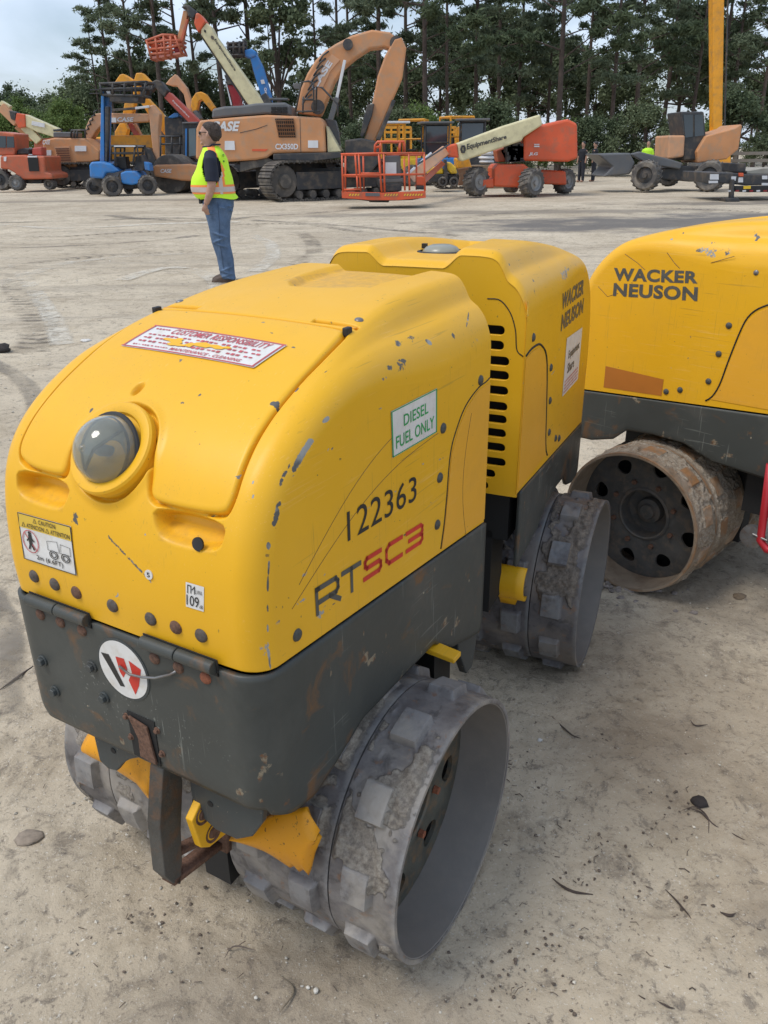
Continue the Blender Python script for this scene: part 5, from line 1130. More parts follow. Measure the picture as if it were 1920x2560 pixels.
# ------------------------------------------------------------------ machines in the yard
r1 = lambda x, y: (x / 4.1475, 160 + y / 4.1475)
r2 = lambda x, y: (340 + x / 3.95, y / 3.95)
r3 = lambda x, y: (360 + x / 4.608, 200 + y / 4.608)
r4 = lambda x, y: (600 + x / 3.6065, 200 + y / 3.6065)
r5 = lambda x, y: (940 + x / 3.456, 260 + y / 3.456)
r6 = lambda x, y: (1400 + x / 3.19, 260 + y / 3.19)
rB = lambda x, y: (800 + x / 5.184, 320 + y / 5.184)
idt = lambda x, y: (x, y)
def rm(name, col, rough=.45, dirtamt=.45, dirt=(.20, .15, .10)):
    return plain(name, col, rough, var=.10, scale=1.5, dirt=dirt, dirtamt=dirtamt)
def yard_mats():
    M['tan'] = rm('orange_tan_paint', (.56, .26, .11), dirtamt=.6, dirt=(.36, .27, .19)); M['tan2'] = rm('faded_orange_tan_paint', (.60, .32, .17), dirtamt=.55, dirt=(.36, .28, .21)); M['cream'] = rm('cream_paint', (.66, .60, .36), dirtamt=.3)
    M['orange'] = rm('orange_red_paint', (.66, .105, .035)); M['orange2'] = rm('faded_orange_red_paint', (.50, .12, .055)); M['blue'] = rm('blue_paint', (.035, .20, .52), dirtamt=.35)
    M['amber'] = rm('amber_yellow_paint', (.78, .34, .02)); M['lemon'] = rm('lemon_yellow_paint', (.80, .52, .03)); M['charcoal'] = rm('charcoal_metal', (.040, .042, .045), .6, .5); M['midgrey'] = rm('mid_grey_plastic', (.115, .12, .125), .5, .3)
    M['trk'] = rm('dusty_track_steel', (.085, .078, .070), .8, .8, (.22, .19, .15)); M['tyre'] = rm('dusty_tyre', (.085, .08, .075), .85, .9, (.25, .22, .18)); M['rimgrey'] = rm('grey_wheel_rim', (.27, .275, .275), .6, .6)
    M['darkred'] = rm('dark_red_paint', (.30, .015, .02), dirtamt=.3); M['redboom'] = rm('faded_red_paint', (.48, .085, .06), dirtamt=.3); M['signwhite'] = rm('sign_white', (.66, .67, .68), .5, .1)
def pxb(parent, name, mat, fn, pts, Y, th, bevel=.02, label=None):
    m = MB(); m.px([fn(*p) for p in pts], Y, th); return m.build(name, mat, parent, world=True, bevel=bevel, label=label)
def pbar(parent, name, mat, fn, a, b, w0, w1, Y, th, bevel=.02, Yb=None):
    """beam between photo points a and b with on-picture widths w0, w1 (photo px)"""
    (u0, v0), (u1, v1) = fn(*a), fn(*b); L = math.hypot(u1 - u0, v1 - v0); nx, ny = -(v1 - v0) / L, (u1 - u0) / L; Yb = Y if Yb is None else Yb; m = MB()
    q = [at(u0 + nx * w0 / 2, v0 + ny * w0 / 2, Y), at(u0 - nx * w0 / 2, v0 - ny * w0 / 2, Y), at(u1 - nx * w1 / 2, v1 - ny * w1 / 2, Yb), at(u1 + nx * w1 / 2, v1 + ny * w1 / 2, Yb)]
    m.prism(q, (0, th, 0)); return m.build(name, mat, parent, world=True, bevel=bevel)
def ptube(parent, name, mat, fn, pts, Y, r, n=6, depth=None):
    m = MB(); P = [at(*fn(*p), Y if len(p) < 3 else p[2]) for p in [(q[0], q[1]) for q in pts]]; m.tube(P, r, n)
    return m.build(name, mat, parent, world=True, smooth=True)
def ptext(parent, name, mat, txt, fn, box_, Y, bold=.03, shear=0, rot=None, space=1):
    """flat lettering on plane y=Y; box (x0, y0, x1, y1) in crop pixels, or rot=(p00, p10, p11, p01)"""
    V, F = text_fit(txt, 0, 1, 0, 1, bold, shear, space); m = MB()
    if rot: q = quadmap(*[(*fn(*p), 0) for p in rot])
    else: x0, y0, x1, y1 = box_; q = quadmap((*fn(x0, y1), 0), (*fn(x1, y1), 0), (*fn(x1, y0), 0), (*fn(x0, y0), 0))
    m.add([at(q(v[0], v[1]).x, q(v[0], v[1]).y, Y) for v in V], F); return m.build(name, mat, parent, world=True)
def wheel(parent, c, ax, R, w, rim, lugs=18):
    """tyre with cleats, rim and hub; c world centre of the outer face"""
    c = Vector(c); ax = Vector(ax).normalized(); m = MB()
    m.lathe([(R * .58, 0), (R * .88, -.02 * w), (R * .97, .06 * w), (R, .2 * w), (R, .8 * w), (R * .97, .94 * w), (R * .88, w * 1.02), (R * .58, w)], c, -ax, 28)
    a = ax.orthogonal().normalized(); b = ax.cross(a)
    for k in range(lugs):
        for s in (0, 1):
            t = 2 * math.pi * (k + .5 * s) / lugs; d = a * math.cos(t) + b * math.sin(t); e = -a * math.sin(t) + b * math.cos(t); o = c - ax * w * (.05 if s == 0 else .52)
            m.bar(o + d * R * .99, o - ax * w * .45 + d * R * .99 + e * R * .12, R * .11, R * .12, up=d)
    w_ = m.build('wheel', M['tyre'], parent, world=True, smooth=40)
    m = MB(); m.lathe([(R * .60, -.0), (R * .58, .02 * w), (R * .52, .18 * w), (R * .2, .12 * w), (R * .18, -.03 * w), (0, -.03 * w)], c + ax * .005, -ax, 24); m.build('rim', rim, w_, world=True, smooth=40)
    return w_
def pwheel(parent, fn, x0, y0, x1, y1, Y, w, rim, ax=(0, -1, 0)):
    cx, cy = (x0 + x1) / 2, (y0 + y1) / 2; c = at(*fn(cx, cy), Y); t = at(*fn(cx, y0), Y); b_ = at(*fn(cx, y1), Y); R = (t.z - b_.z) / 2
    return wheel(parent, c, ax, R, w, rim)
def track(parent, p0, p1, r, w, mat=None, rollers=True):
    """crawler track between end wheel centres p0, p1 (world), radius r, width w along the horizontal normal"""
    p0 = Vector(p0); p1 = Vector(p1); d = (p1 - p0).normalized(); nrm = Vector((-d.y, d.x, 0)).normalized(); up = Vector((0, 0, 1)); L = (p1 - p0).length; path = []
    n = 10
    for k in range(n + 1): a = math.pi / 2 + math.pi * k / n; path.append(p0 + d * math.cos(a) * r + up * math.sin(a) * r)
    for k in range(n + 1): a = -math.pi / 2 + math.pi * k / n; path.append(p1 + d * math.cos(a) * r + up * math.sin(a) * r)
    path.append(path[0]); Ls = [0]
    for a, b in zip(path[:-1], path[1:]): Ls.append(Ls[-1] + (b - a).length)
    N = int(Ls[-1] / .20); m = MB()
    for k in range(N):
        s = (k + .5) / N * Ls[-1]; j = max(i for i in range(len(Ls) - 1) if Ls[i] <= s); f = (s - Ls[j]) / max(1e-6, Ls[j + 1] - Ls[j]); p = path[j].lerp(path[j + 1], f); t = (path[j + 1] - path[j]).normalized(); nn = t.cross(nrm)
        q = [p - t * .085, p + t * .085]
        for e0, e1, hh in ((-.085, .085, .03), (-.02, .02, .065)):
            m.add([p + t * e + nrm * ww + nn * h_ for e in (e0, e1) for ww in (-w / 2, w / 2) for h_ in (-.03, hh)], [(0, 1, 3, 2), (4, 6, 7, 5), (0, 4, 5, 1), (2, 3, 7, 6), (0, 2, 6, 4), (1, 5, 7, 3)])
    tr = m.build('track', mat or M['trk'], parent, world=True)
    for c in (p0, p1):
        m = MB(); m.lathe([(0, -w * .42), (r * .35, -w * .42), (r * .40, -w * .3), (r * .8, -w * .28), (r * .88, -w * .2), (r * .88, w * .2), (r * .8, w * .28), (0, w * .3)], c, nrm, 20); m.build('sprocket', M['trk'], tr, world=True, smooth=40)
    m = MB(); m.bar(p0 + d * r * .8 , p1 - d * r * .8, w * .55, r * .9); m.build('track_frame', M['charcoal'], tr, world=True)
    k = int(L / .5)
    for i in range(1, k): m = MB(); c = p0.lerp(p1, i / k) - up * (r * .72); m.cyl(c - nrm * w * .38, c + nrm * w * .38, r * .22, None, 12); m.build('track_roller', M['trk'], tr, world=True, smooth=40)
    return tr
def rails(parent, fn, segs, Y, r, mat, name='handrail', depth=0):
    m = MB()
    for s in segs:
        m.tube([at(*fn(x, y), Y) for x, y in s], r, 6)
        if depth: m.tube([at(*fn(x, y), Y) + Vector((0, depth, 0)) for x, y in s], r, 6)
    if depth:
        ends = [s[0] for s in segs] + [s[-1] for s in segs]
        for x, y in ends: p = at(*fn(x, y), Y); m.tube([p, p + Vector((0, depth, 0))], r, 6)
    return m.build(name, mat, parent, world=True, smooth=True)
def root_at(name, u, v, Y, label, cat, group=None): p = at(u, v, Y); return thing(name, label, cat, (p.x, Y, 0), 0, group)

def big_excavator():
    Y = 28.3; t = root_at('excavator', 700, 500, Y, 'largest excavator, orange-tan with grey engine hood, parked behind the man in the vest', 'excavator', 'excavators')
    B = pxb(t, 'house', M['tan'], idt, [(489, 398), (490, 322), (499, 301), (600, 292), (668, 287), (736, 290), (803, 294), (812, 312), (816, 382), (745, 382), (683, 384), (668, 395), (640, 400), (560, 405)], Y, 2.7, .06)
    pxb(t, 'counterweight_panel', M['cream'], idt, [(815, 313), (852, 379), (820, 381)], Y + .05, 2.4, .02)
    pxb(t, 'house_underside', M['charcoal'], idt, [(683, 384.5), (852, 380.5), (853, 394), (790, 402), (683, 400)], Y - .05, 2.8, .02)
    pxb(t, 'skirt', M['trk'], idt, [(600, 405), (640, 400), (668, 395), (683, 400), (682, 414), (640, 420), (601, 430)], Y + .1, 2.4, .02)
    pxb(t, 'engine_hood', M['midgrey'], idt, [(529, 297), (531, 272), (560, 266), (602, 264), (640, 258), (712, 256), (727, 264), (730, 289.5), (668, 285), (600, 290)], Y + .25, 1.9, .06)
    m = MB()
    for i in range(3):
        for j in range(2): a = at(684 + 14 * i, 271 + 9 * j, Y + .22); m.box(a, (.15, .06, .075))
    m.build('hood_vent', M['dark'], t, world=True)
    g = pxb(t, 'side_grill', M['dark'], r4, [(315, 348), (482, 348), (505, 518), (350, 518)], Y - .02, .06, 0)
    m = MB()
    for i in range(9): x = 330 + 19 * i; m.bar(at(*r4(x, 352), Y - .03), at(*r4(x + 20, 514), Y - .03), .03, .02)
    for j in range(5): m.bar(at(*r4(320 + 6 * j, 365 + 34 * j), Y - .035), at(*r4(487 + 4 * j, 365 + 34 * j), Y - .035), .02, .03)
    m.build('grill_bars', rm('brown_grill', (.18, .07, .02)), g, world=True)
    ptext(t, 'lettering', M['signwhite'], 'CASE', r3, (770, 475, 1105, 590), Y - .02, .04, .25)
    ptext(t, 'lettering', M['signwhite'], 'CX350D', r4, (318, 574, 524, 626), Y - .02, .03)
    pxb(t, 'rental_label', M['signwhite'], r4, [(613, 545), (704, 545), (704, 612), (613, 612)], Y - .03, .05, 0)
    pxb(t, 'rental_label', M['signwhite'], r3, [(930, 702), (1040, 702), (1048, 806), (930, 806)], Y - .03, .05, 0)
    pxb(t, 'door_seam', M['charcoal'], idt, [(600, 331), (640, 322), (668, 312), (668, 313.4), (640, 323.6), (600, 332.6)], Y - .01, .03, 0)
    pxb(t, 'door_seam', M['charcoal'], r4, [(538, 345), (542, 345), (550, 655), (546, 655)], Y - .01, .03, 0); pxb(t, 'door_seam', M['charcoal'], r4, [(780, 400), (784, 400), (792, 650), (788, 650)], Y - .012, .03, 0)
    pxb(t, 'warning_strip', M['orange'], r3, [(1245, 795), (1430, 795), (1400, 822), (1245, 818)], Y - .01, .03, 0)
    a = at(700, 470, Y); b = at(853, 455, Y)
    p0 = at(703, 466, Y - .3); p0.z = .62; p1 = p0 + Vector((3.3, 2.4, 0)); track(t, p0, p1, .58, .75)
    q0 = p0 + Vector((-2.1, 1.6, 0)); track(t, q0, q0 + Vector((3.3, 2.4, 0)), .58, .75)
    m = MB(); c = (p0 + q0) / 2 + Vector((1.6, 1.2, .35)); m.cyl(c - Vector((0, 0, .5)), c + Vector((0, 0, .65)), .9, .75, 24); m.box(c + Vector((0, 0, -.25)), (3.0, 1.6, .5)); m.build('undercarriage', M['charcoal'], t, world=True)
    Yb = Y + 1.3
    bo = [(740, 282), (744, 256), (752, 222), (768, 184), (788, 151), (812, 127), (838, 110), (880, 88), (930, 74), (975, 80), (1004, 104), (992, 128), (960, 118), (925, 122), (888, 146), (858, 172), (836, 206), (820, 246), (802, 292)]
    pxb(t, 'boom', M['tan'], idt, bo, Yb, .75, .06)
    pxb(t, 'stick', M['tan'], idt, [(986, 96), (1004, 92), (1016, 120), (1006, 196), (985, 244), (940, 348), (920, 372), (905, 366), (918, 320), (930, 262), (944, 190), (962, 140)], Yb - .15, .55, .05)
    for (uu, vv, rr_) in ((795, 268, .22), (870, 112, .16), (990, 108, .2), (975, 160, .12)): p = at(uu, vv, Yb - .02); m = MB(); m.cyl(p, p - Vector((0, .12, 0)), rr_, None, 16); m.build('boom_pin', M['charcoal'], t, world=True, smooth=40)
    pxb(t, 'boom_plate', M['tan2'], idt, [(770, 205), (800, 158), (830, 136), (850, 150), (826, 178), (806, 222)], Yb - .03, .05, .01); ptext(t, 'lettering', M['signwhite'], 'CASE', idt, None, Yb - .04, .04, rot=((788, 228), (832, 158), (820, 150), (775, 220)))
    m = MB()
    for k in range(7): m.tube([at(756 + 7 * k, 262 - 18 * k, Yb - .05), at(766 + 7 * k, 246 - 18 * k, Yb - .08), at(780 + 7 * k, 236 - 18 * k, Yb - .05)], .03, 5)
    m.build('boom_hose', M['charcoal'], t, world=True, smooth=True)
    pbar(t, 'boom_cylinder', M['signwhite'], idt, (842, 244), (862, 150), 7, 7, Yb - .4, .15, .01); pbar(t, 'cylinder_barrel', M['midgrey'], idt, (826, 300), (842, 244), 13, 13, Yb - .45, .25, .01); pbar(t, 'stick_cylinder', M['charcoal'], idt, (985, 250), (945, 350), 9, 12, Yb - .35, .2, .02)
    pxb(t, 'stick_guard', M['charcoal'], idt, [(918, 262), (936, 258), (930, 290), (914, 330), (906, 345), (900, 340), (908, 300)], Yb - .3, .3, .03)
    pxb(t, 'bucket', M['charcoal'], idt, [(862, 350), (905, 345), (938, 352), (950, 372), (945, 410), (920, 440), (880, 446), (862, 420)], Yb - .5, 1.4, .05)
    rails(t, r4, [[(500, 290), (555, 20), (620, 10), (662, 25), (668, 300)], [(560, 175), (668, 178)], [(685, 290), (690, 60), (740, 68), (880, 220), (880, 330)], [(515, 285), (720, 280)], [(566, 300), (570, 150)]], Y - .02, .03, M['charcoal'])
    pxb(t, 'mirror', M['midgrey'], r4, [(470, 45), (510, 20), (545, 45), (535, 85), (490, 80)], Y + .1, .06, .02); pbar(t, 'exhaust', M['charcoal'], r2, (1250, 930), (1310, 1030), 16, 18, Y + .9, .25, .02); pxb(t, 'deck_box', M['midgrey'], r2, [(1310, 965), (1500, 968), (1500, 985), (1310, 985)], Y + .9, .5, .01)
    pxb(t, 'cab', M['midgrey'], idt, [(812, 296), (838, 300), (846, 330), (850, 372), (840, 372), (818, 314)], Y + 1.7, 1.0, .03)
def left_excavator():
    Y = 41; t = root_at('excavator', 180, 468, Y, 'smaller orange-tan excavator behind the blue machine, boom arching right', 'excavator', 'excavators')
    pxb(t, 'house', M['tan'], r1, [(440, 790), (560, 765), (880, 770), (1030, 900), (1030, 1000), (925, 1020), (800, 1022), (795, 1085), (480, 1085), (470, 960), (445, 940)], Y, 2.8, .06)
    pxb(t, 'house_underside', M['charcoal'], r1, [(800, 1024), (935, 1022), (935, 1080), (800, 1082)], Y - .03, 2.7, .02); g = pxb(t, 'side_grill', M['tan2'], r1, [(560, 860), (720, 850), (735, 1020), (600, 1030)], Y - .04, .1, 0)
    m = MB()
    for j in range(6): m.bar(at(*r1(575 + 5 * j, 878 + 24 * j), Y - .06), at(*r1(715 + 3 * j, 876 + 24 * j), Y - .06), .04, .05)
    m.build('grill_bars', rm('brown_grill', (.16, .06, .03)), g, world=True)
    for q in ([(455, 893), (530, 893), (530, 948), (455, 948)], [(775, 848), (893, 848), (893, 905), (775, 905)]): pxb(t, 'rental_label', M['signwhite'], r1, q, Y - .05, .05, 0)
    ptext(t, 'lettering', M['signwhite'], 'CASE', r1, (442, 785, 520, 835), Y - .06, .03, .2)
    pxb(t, 'engine_hood', M['midgrey'], r1, [(550, 762), (550, 705), (735, 705), (735, 762)], Y + .3, 1.6, .04); rails(t, r1, [[(735, 762), (740, 690), (880, 685), (885, 770)], [(555, 690), (640, 682), (640, 705)], [(800, 690), (800, 765)], [(770, 690), (770, 765)]], Y, .05, M['charcoal'])
    p0 = at(156, 448, Y - .2); p0.z = .60; track(t, p0, p0 + Vector((3.6, .4, 0)), .52, .7); track(t, p0 + Vector((-.2, 2.3, 0)), p0 + Vector((3.4, 2.7, 0)), .52, .7)
    m = MB(); m.box(p0 + Vector((1.7, 1.2, .1)), (2.6, 2.2, .5)); m.build('undercarriage', M['charcoal'], t, world=True)
    pxb(t, 'boom', M['tan2'], r1, [(880, 740), (885, 660), (925, 570), (985, 515), (1060, 505), (1300, 512), (1540, 515), (1560, 545), (1545, 598), (1300, 612), (1120, 612), (1045, 640), (990, 700), (930, 800), (880, 790)], Y + 1.2, .7, .05)
    pxb(t, 'stick', M['tan2'], r1, [(1530, 440), (1580, 420), (1659, 520), (1645, 700), (1660, 980), (1640, 1010), (1590, 980), (1560, 700), (1545, 560)], Y + 1.1, .55, .05)
    ptext(t, 'lettering', M['signwhite'], 'CASE', r1, (1215, 552, 1385, 598), Y + 1.17, .03, .15); pxb(t, 'rental_label', M['signwhite'], r1, [(1135, 556), (1205, 556), (1205, 606), (1135, 606)], Y + 1.15, .05, 0)
    pbar(t, 'boom_cylinder', M['signwhite'], r1, (1400, 458), (1545, 440), 6, 6, Y + 1.0, .14, .01); pbar(t, 'cylinder_barrel', M['charcoal'], r1, (1140, 480), (1400, 458), 6, 6, Y + 1.0, .18, .01)
    m = MB()
    for k in range(5): x = 900 + 22 * k; m.tube([at(*r1(x, 730 - 48 * k), Y + 1.15), at(*r1(x - 15, 690 - 48 * k), Y + 1.1), at(*r1(x + 22, 670 - 48 * k), Y + 1.15)], .035, 5)
    m.build('boom_hose', M['charcoal'], t, world=True, smooth=True)
    pxb(t, 'bucket', M['charcoal'], r1, [(1490, 860), (1560, 880), (1600, 960), (1620, 1040), (1540, 1040), (1500, 960)], Y + .9, 1.2, .04)
def blue_lift():
    Y = 33.2; t = root_at('boom_lift', 300, 490, Y, 'blue machine on rough tyres with upright blue mast and black basket on top', 'boom lift', 'boom lifts')
    pxb(t, 'chassis', M['blue'], r1, [(922, 1050), (945, 1015), (1040, 1010), (1150, 1035), (1240, 1110), (1180, 1130), (1100, 1130), (1075, 1190), (930, 1180)], Y, 1.8, .06)
    pxb(t, 'axle_block', M['blue'], r1, [(1245, 1130), (1300, 1108), (1400, 1110), (1460, 1170), (1462, 1240), (1360, 1255), (1260, 1240)], Y - .1, 1.2, .05)
    pxb(t, 'axle_frame', M['charcoal'], r1, [(950, 1180), (1075, 1190), (1080, 1290), (950, 1250)], Y + .4, 1.2, .03); pxb(t, 'axle_frame', M['charcoal'], r1, [(1260, 1240), (1400, 1250), (1380, 1300), (1280, 1300)], Y + .2, .8, .03)
    for x0, y0, x1, y1, Yw, w in ((1080, 1160, 1250, 1378, Y - .35, .40), (1455, 1155, 1612, 1360, Y - .2, .40), (945, 1180, 1012, 1362, Y + 1.5, .35), (1300, 1255, 1372, 1350, Y + 1.9, .35)): pwheel(t, r1, x0, y0, x1, y1, Yw, w, M['charcoal'], (.35, -.94, 0))
    pxb(t, 'mast', M['blue'], r1, [(1048, 290), (1062, 268), (1075, 275), (1082, 1010), (1035, 1010)], Y + .5, .45, .02); pxb(t, 'mast_inner', M['blue'], r1, [(1080, 340), (1132, 340), (1128, 600), (1112, 1035), (1082, 1035)], Y + .75, .35, .02)
    pxb(t, 'mast_ram', M['charcoal'], r1, [(1088, 440), (1128, 440), (1122, 720), (1110, 1010), (1090, 1010)], Y + .40, .25, .02); pxb(t, 'mast_head', M['charcoal'], r1, [(1045, 270), (1150, 262), (1150, 330), (1100, 345), (1085, 300)], Y + .4, .5, .02); pxb(t, 'mast_label', M['signwhite'], r1, [(1100, 282), (1142, 280), (1146, 325), (1115, 315)], Y + .35, .04, 0)
    rails(t, r1, [[(1150, 1000), (1155, 850), (1420, 850), (1440, 1000)], [(1195, 1050), (1195, 860)], [(1400, 860), (1380, 1040)], [(1160, 925), (1400, 925)]], Y + .1, .045, M['charcoal'], 'cab_frame', 1.2)
    pxb(t, 'canopy', M['signwhite'], r1, [(1180, 846), (1400, 846), (1402, 860), (1180, 860)], Y, 1.3, .01); pxb(t, 'seat', M['black'], r1, [(1200, 960), (1300, 960), (1320, 1090), (1210, 1090)], Y + .4, .5, .03); pxb(t, 'control_panel', M['charcoal'], r1, [(1400, 960), (1470, 940), (1510, 1040), (1480, 1110), (1390, 1090)], Y + .2, .6, .03)
    pxb(t, 'hose_box', M['blue'], r1, [(1490, 1010), (1545, 1030), (1560, 1110), (1500, 1100)], Y + .1, .5, .03)
    bk = rails(t, r1, [[(1030, 205), (1520, 185)], [(1040, 260), (1500, 250)], [(1060, 320), (1490, 330)], [(1035, 200), (1060, 320)], [(1170, 200), (1165, 325)], [(1290, 195), (1290, 330)], [(1400, 190), (1410, 335)], [(1515, 185), (1480, 330)]], Y + .3, .045, M['charcoal'], 'basket', 1.0)
    pxb(t, 'basket_floor', M['charcoal'], r1, [(1130, 325), (1440, 330), (1430, 395), (1140, 390)], Y + .3, 1.0, .02); pxb(t, 'basket_bars', M['charcoal'], r1, [(930, 262), (1060, 258), (1060, 268), (930, 272)], Y + .5, .1, 0); pxb(t, 'basket_bars', M['charcoal'], r1, [(925, 300), (1050, 296), (1050, 305), (925, 310)], Y + .5, .1, 0)
def stump_machine():
    Y = 38; t = root_at('tractor', 60, 475, Y, 'orange-red four-wheeled tractor with cab at the left edge', 'tractor')
    pxb(t, 'engine_housing', M['orange2'], r1, [(0, 955), (75, 945), (235, 942), (280, 955), (460, 955), (470, 1120), (525, 1135), (545, 1160), (542, 1192), (210, 1200), (150, 1130), (90, 1095), (0, 1085)], Y, 2.0, .06)
    g = pxb(t, 'radiator_grill', M['dark'], r1, [(285, 972), (390, 972), (405, 1112), (302, 1112)], Y - .04, .06, .0); pxb(t, 'rental_label', M['signwhite'], r1, [(285, 952), (380, 952), (384, 968), (287, 968)], Y - .03, .04, 0); pxb(t, 'rental_label', M['signwhite'], r1, [(38, 962), (66, 960), (62, 1008), (40, 1008)], Y - .03, .04, 0)
    c = pxb(t, 'cab', M['orange2'], r1, [(-60, 705), (0, 700), (148, 722), (155, 900), (150, 945), (-60, 950)], Y + .3, 1.6, .05); pxb(c, 'window', M['cabglass'], r1, [(-30, 745), (60, 748), (60, 868), (-30, 868)], Y + .26, .05, 0); pxb(c, 'window', M['cabglass'], r1, [(70, 750), (140, 752), (148, 866), (70, 868)], Y + .26, .05, 0)
    pxb(t, 'engine_top', M['charcoal'], r1, [(165, 935), (180, 890), (250, 870), (300, 880), (300, 935)], Y + .5, .8, .04); pxb(t, 'seat_post', M['redboom'], r1, [(330, 945), (335, 870), (430, 860), (435, 950)], Y + .6, .6, .04)
    pwheel(t, r1, 88, 1150, 232, 1312, Y - .15, .45, M['rimgrey']); pwheel(t, r1, 440, 1190, 560, 1302, Y + .2, .5, M['tyre']); pwheel(t, r1, -90, 1090, 85, 1308, Y + .1, .5, M['charcoal']); pxb(t, 'axle', M['charcoal'], r1, [(210, 1200), (440, 1195), (430, 1240), (220, 1240)], Y + .4, .9, .03)
def left_boom():
    Y = 47; t = root_at('boom_lift', 120, 465, Y, 'boom lift with cream folding boom and orange-red knuckle, left above the tractor', 'boom lift', 'boom lifts')
    b = pxb(t, 'main_boom', M['cream'], r1, [(258, 522), (600, 672), (560, 760), (380, 705), (265, 648)], Y, .6, .04); pxb(b, 'rental_label', M['signwhite'], r1, [(330, 590), (462, 615), (462, 660), (325, 632)], Y - .04, .05, 0)
    pxb(t, 'knuckle', M['orange'], r1, [(170, 508), (258, 522), (265, 655), (190, 665), (155, 600)], Y - .05, .7, .04); pxb(t, 'joint', M['charcoal'], r1, [(90, 480), (165, 500), (160, 590), (110, 570)], Y, .6, .04)
    pbar(t, 'arm', M['tan2'], r1, (0, 440), (170, 610), 22, 20, Y + .1, .4); pbar(t, 'arm', M['cream'], r1, (0, 400), (100, 450), 12, 8, Y + .3, .3); pbar(t, 'arm', M['cream'], r1, (240, 640), (400, 805), 20, 18, Y + .1, .4); pbar(t, 'arm', M['tan'], r1, (170, 640), (330, 780), 16, 14, Y + .4, .4)
    pxb(t, 'turret', M['orange2'], r1, [(350, 780), (560, 760), (560, 1000), (350, 1000)], Y + .3, 1.5, .05)
    for x in (380, 560): pwheel(t, r1, x, 1080, x + 110, 1235, Y + .2, .4, M['rimgrey'])
    pxb(t, 'chassis', M['orange2'], r1, [(370, 1000), (680, 1000), (680, 1160), (370, 1160)], Y + .5, 1.5, .05)
def yard_roller():
    Y = 34.5; t = root_at('road_roller', 440, 480, Y, 'single-drum road roller in orange-tan, left of the man in the vest', 'road roller')
    fr = pxb(t, 'drum_frame', M['tan'], r3, [(95, 1010), (130, 978), (300, 972), (520, 968), (640, 985), (660, 1000), (650, 1175), (560, 1168), (430, 1160), (120, 1110)], Y, 2.1, .06)
    pxb(fr, 'frame_hole', M['dark'], r3, [(565, 1075), (625, 1075), (625, 1140), (565, 1140)], Y - .02, .04, 0); ptext(fr, 'lettering', M['signwhite'], 'CASE', r3, (190, 1025, 318, 1070), Y - .03, .03, .15)
    a = at(*r3(400, 1120), Y + .3); m = MB(); c = Vector((a.x, Y + .25, .72)); m.lathe([(0, 0), (.60, 0), (.70, .02), (.72, .05), (.72, 1.85), (.70, 1.9), (0, 1.9)], c - Vector((.35, 0, 0)), (.12, 1, 0), 40); m.build('drum', M['trk'], t, world=True, smooth=40)
    pxb(t, 'scraper_bar', M['charcoal'], r3, [(120, 1112), (440, 1162), (430, 1200), (150, 1180)], Y + .4, 1.6, .02); pxb(t, 'drum_motor', M['charcoal'], r3, [(510, 1000), (560, 950), (640, 960), (660, 1010), (560, 1020)], Y + .2, 1.0, .03)
    c = pxb(t, 'cab', M['charcoal'], r3, [(440, 500), (450, 485), (600, 485), (612, 500), (612, 900), (450, 905)], Y + 1.6, 1.5, .04); pxb(c, 'cab_roof', M['midgrey'], r3, [(435, 485), (610, 480), (612, 500), (440, 505)], Y + 1.5, 1.7, .02); pxb(c, 'window', rm('cab_window', (.12, .17, .19), .15, .2), r3, [(515, 560), (595, 555), (598, 870), (520, 880)], Y + 1.56, .06, 0); pxb(c, 'door_post', M['blue'], r3, [(475, 560), (495, 560), (490, 880), (475, 880)], Y + 1.56, .06, 0)
    pxb(t, 'engine_cover', M['amber'], r3, [(190, 860), (440, 855), (440, 930), (200, 935)], Y + 1.8, 1.2, .04); rails(t, r3, [[(180, 650), (420, 650)], [(190, 650), (190, 960)], [(320, 650), (320, 840)], [(190, 740), (440, 740)], [(415, 655), (415, 860)]], Y + 1.7, .04, M['charcoal'])
    pwheel(t, r3, 600, 1090, 700, 1290, Y + 1.9, .5, M['tan'])
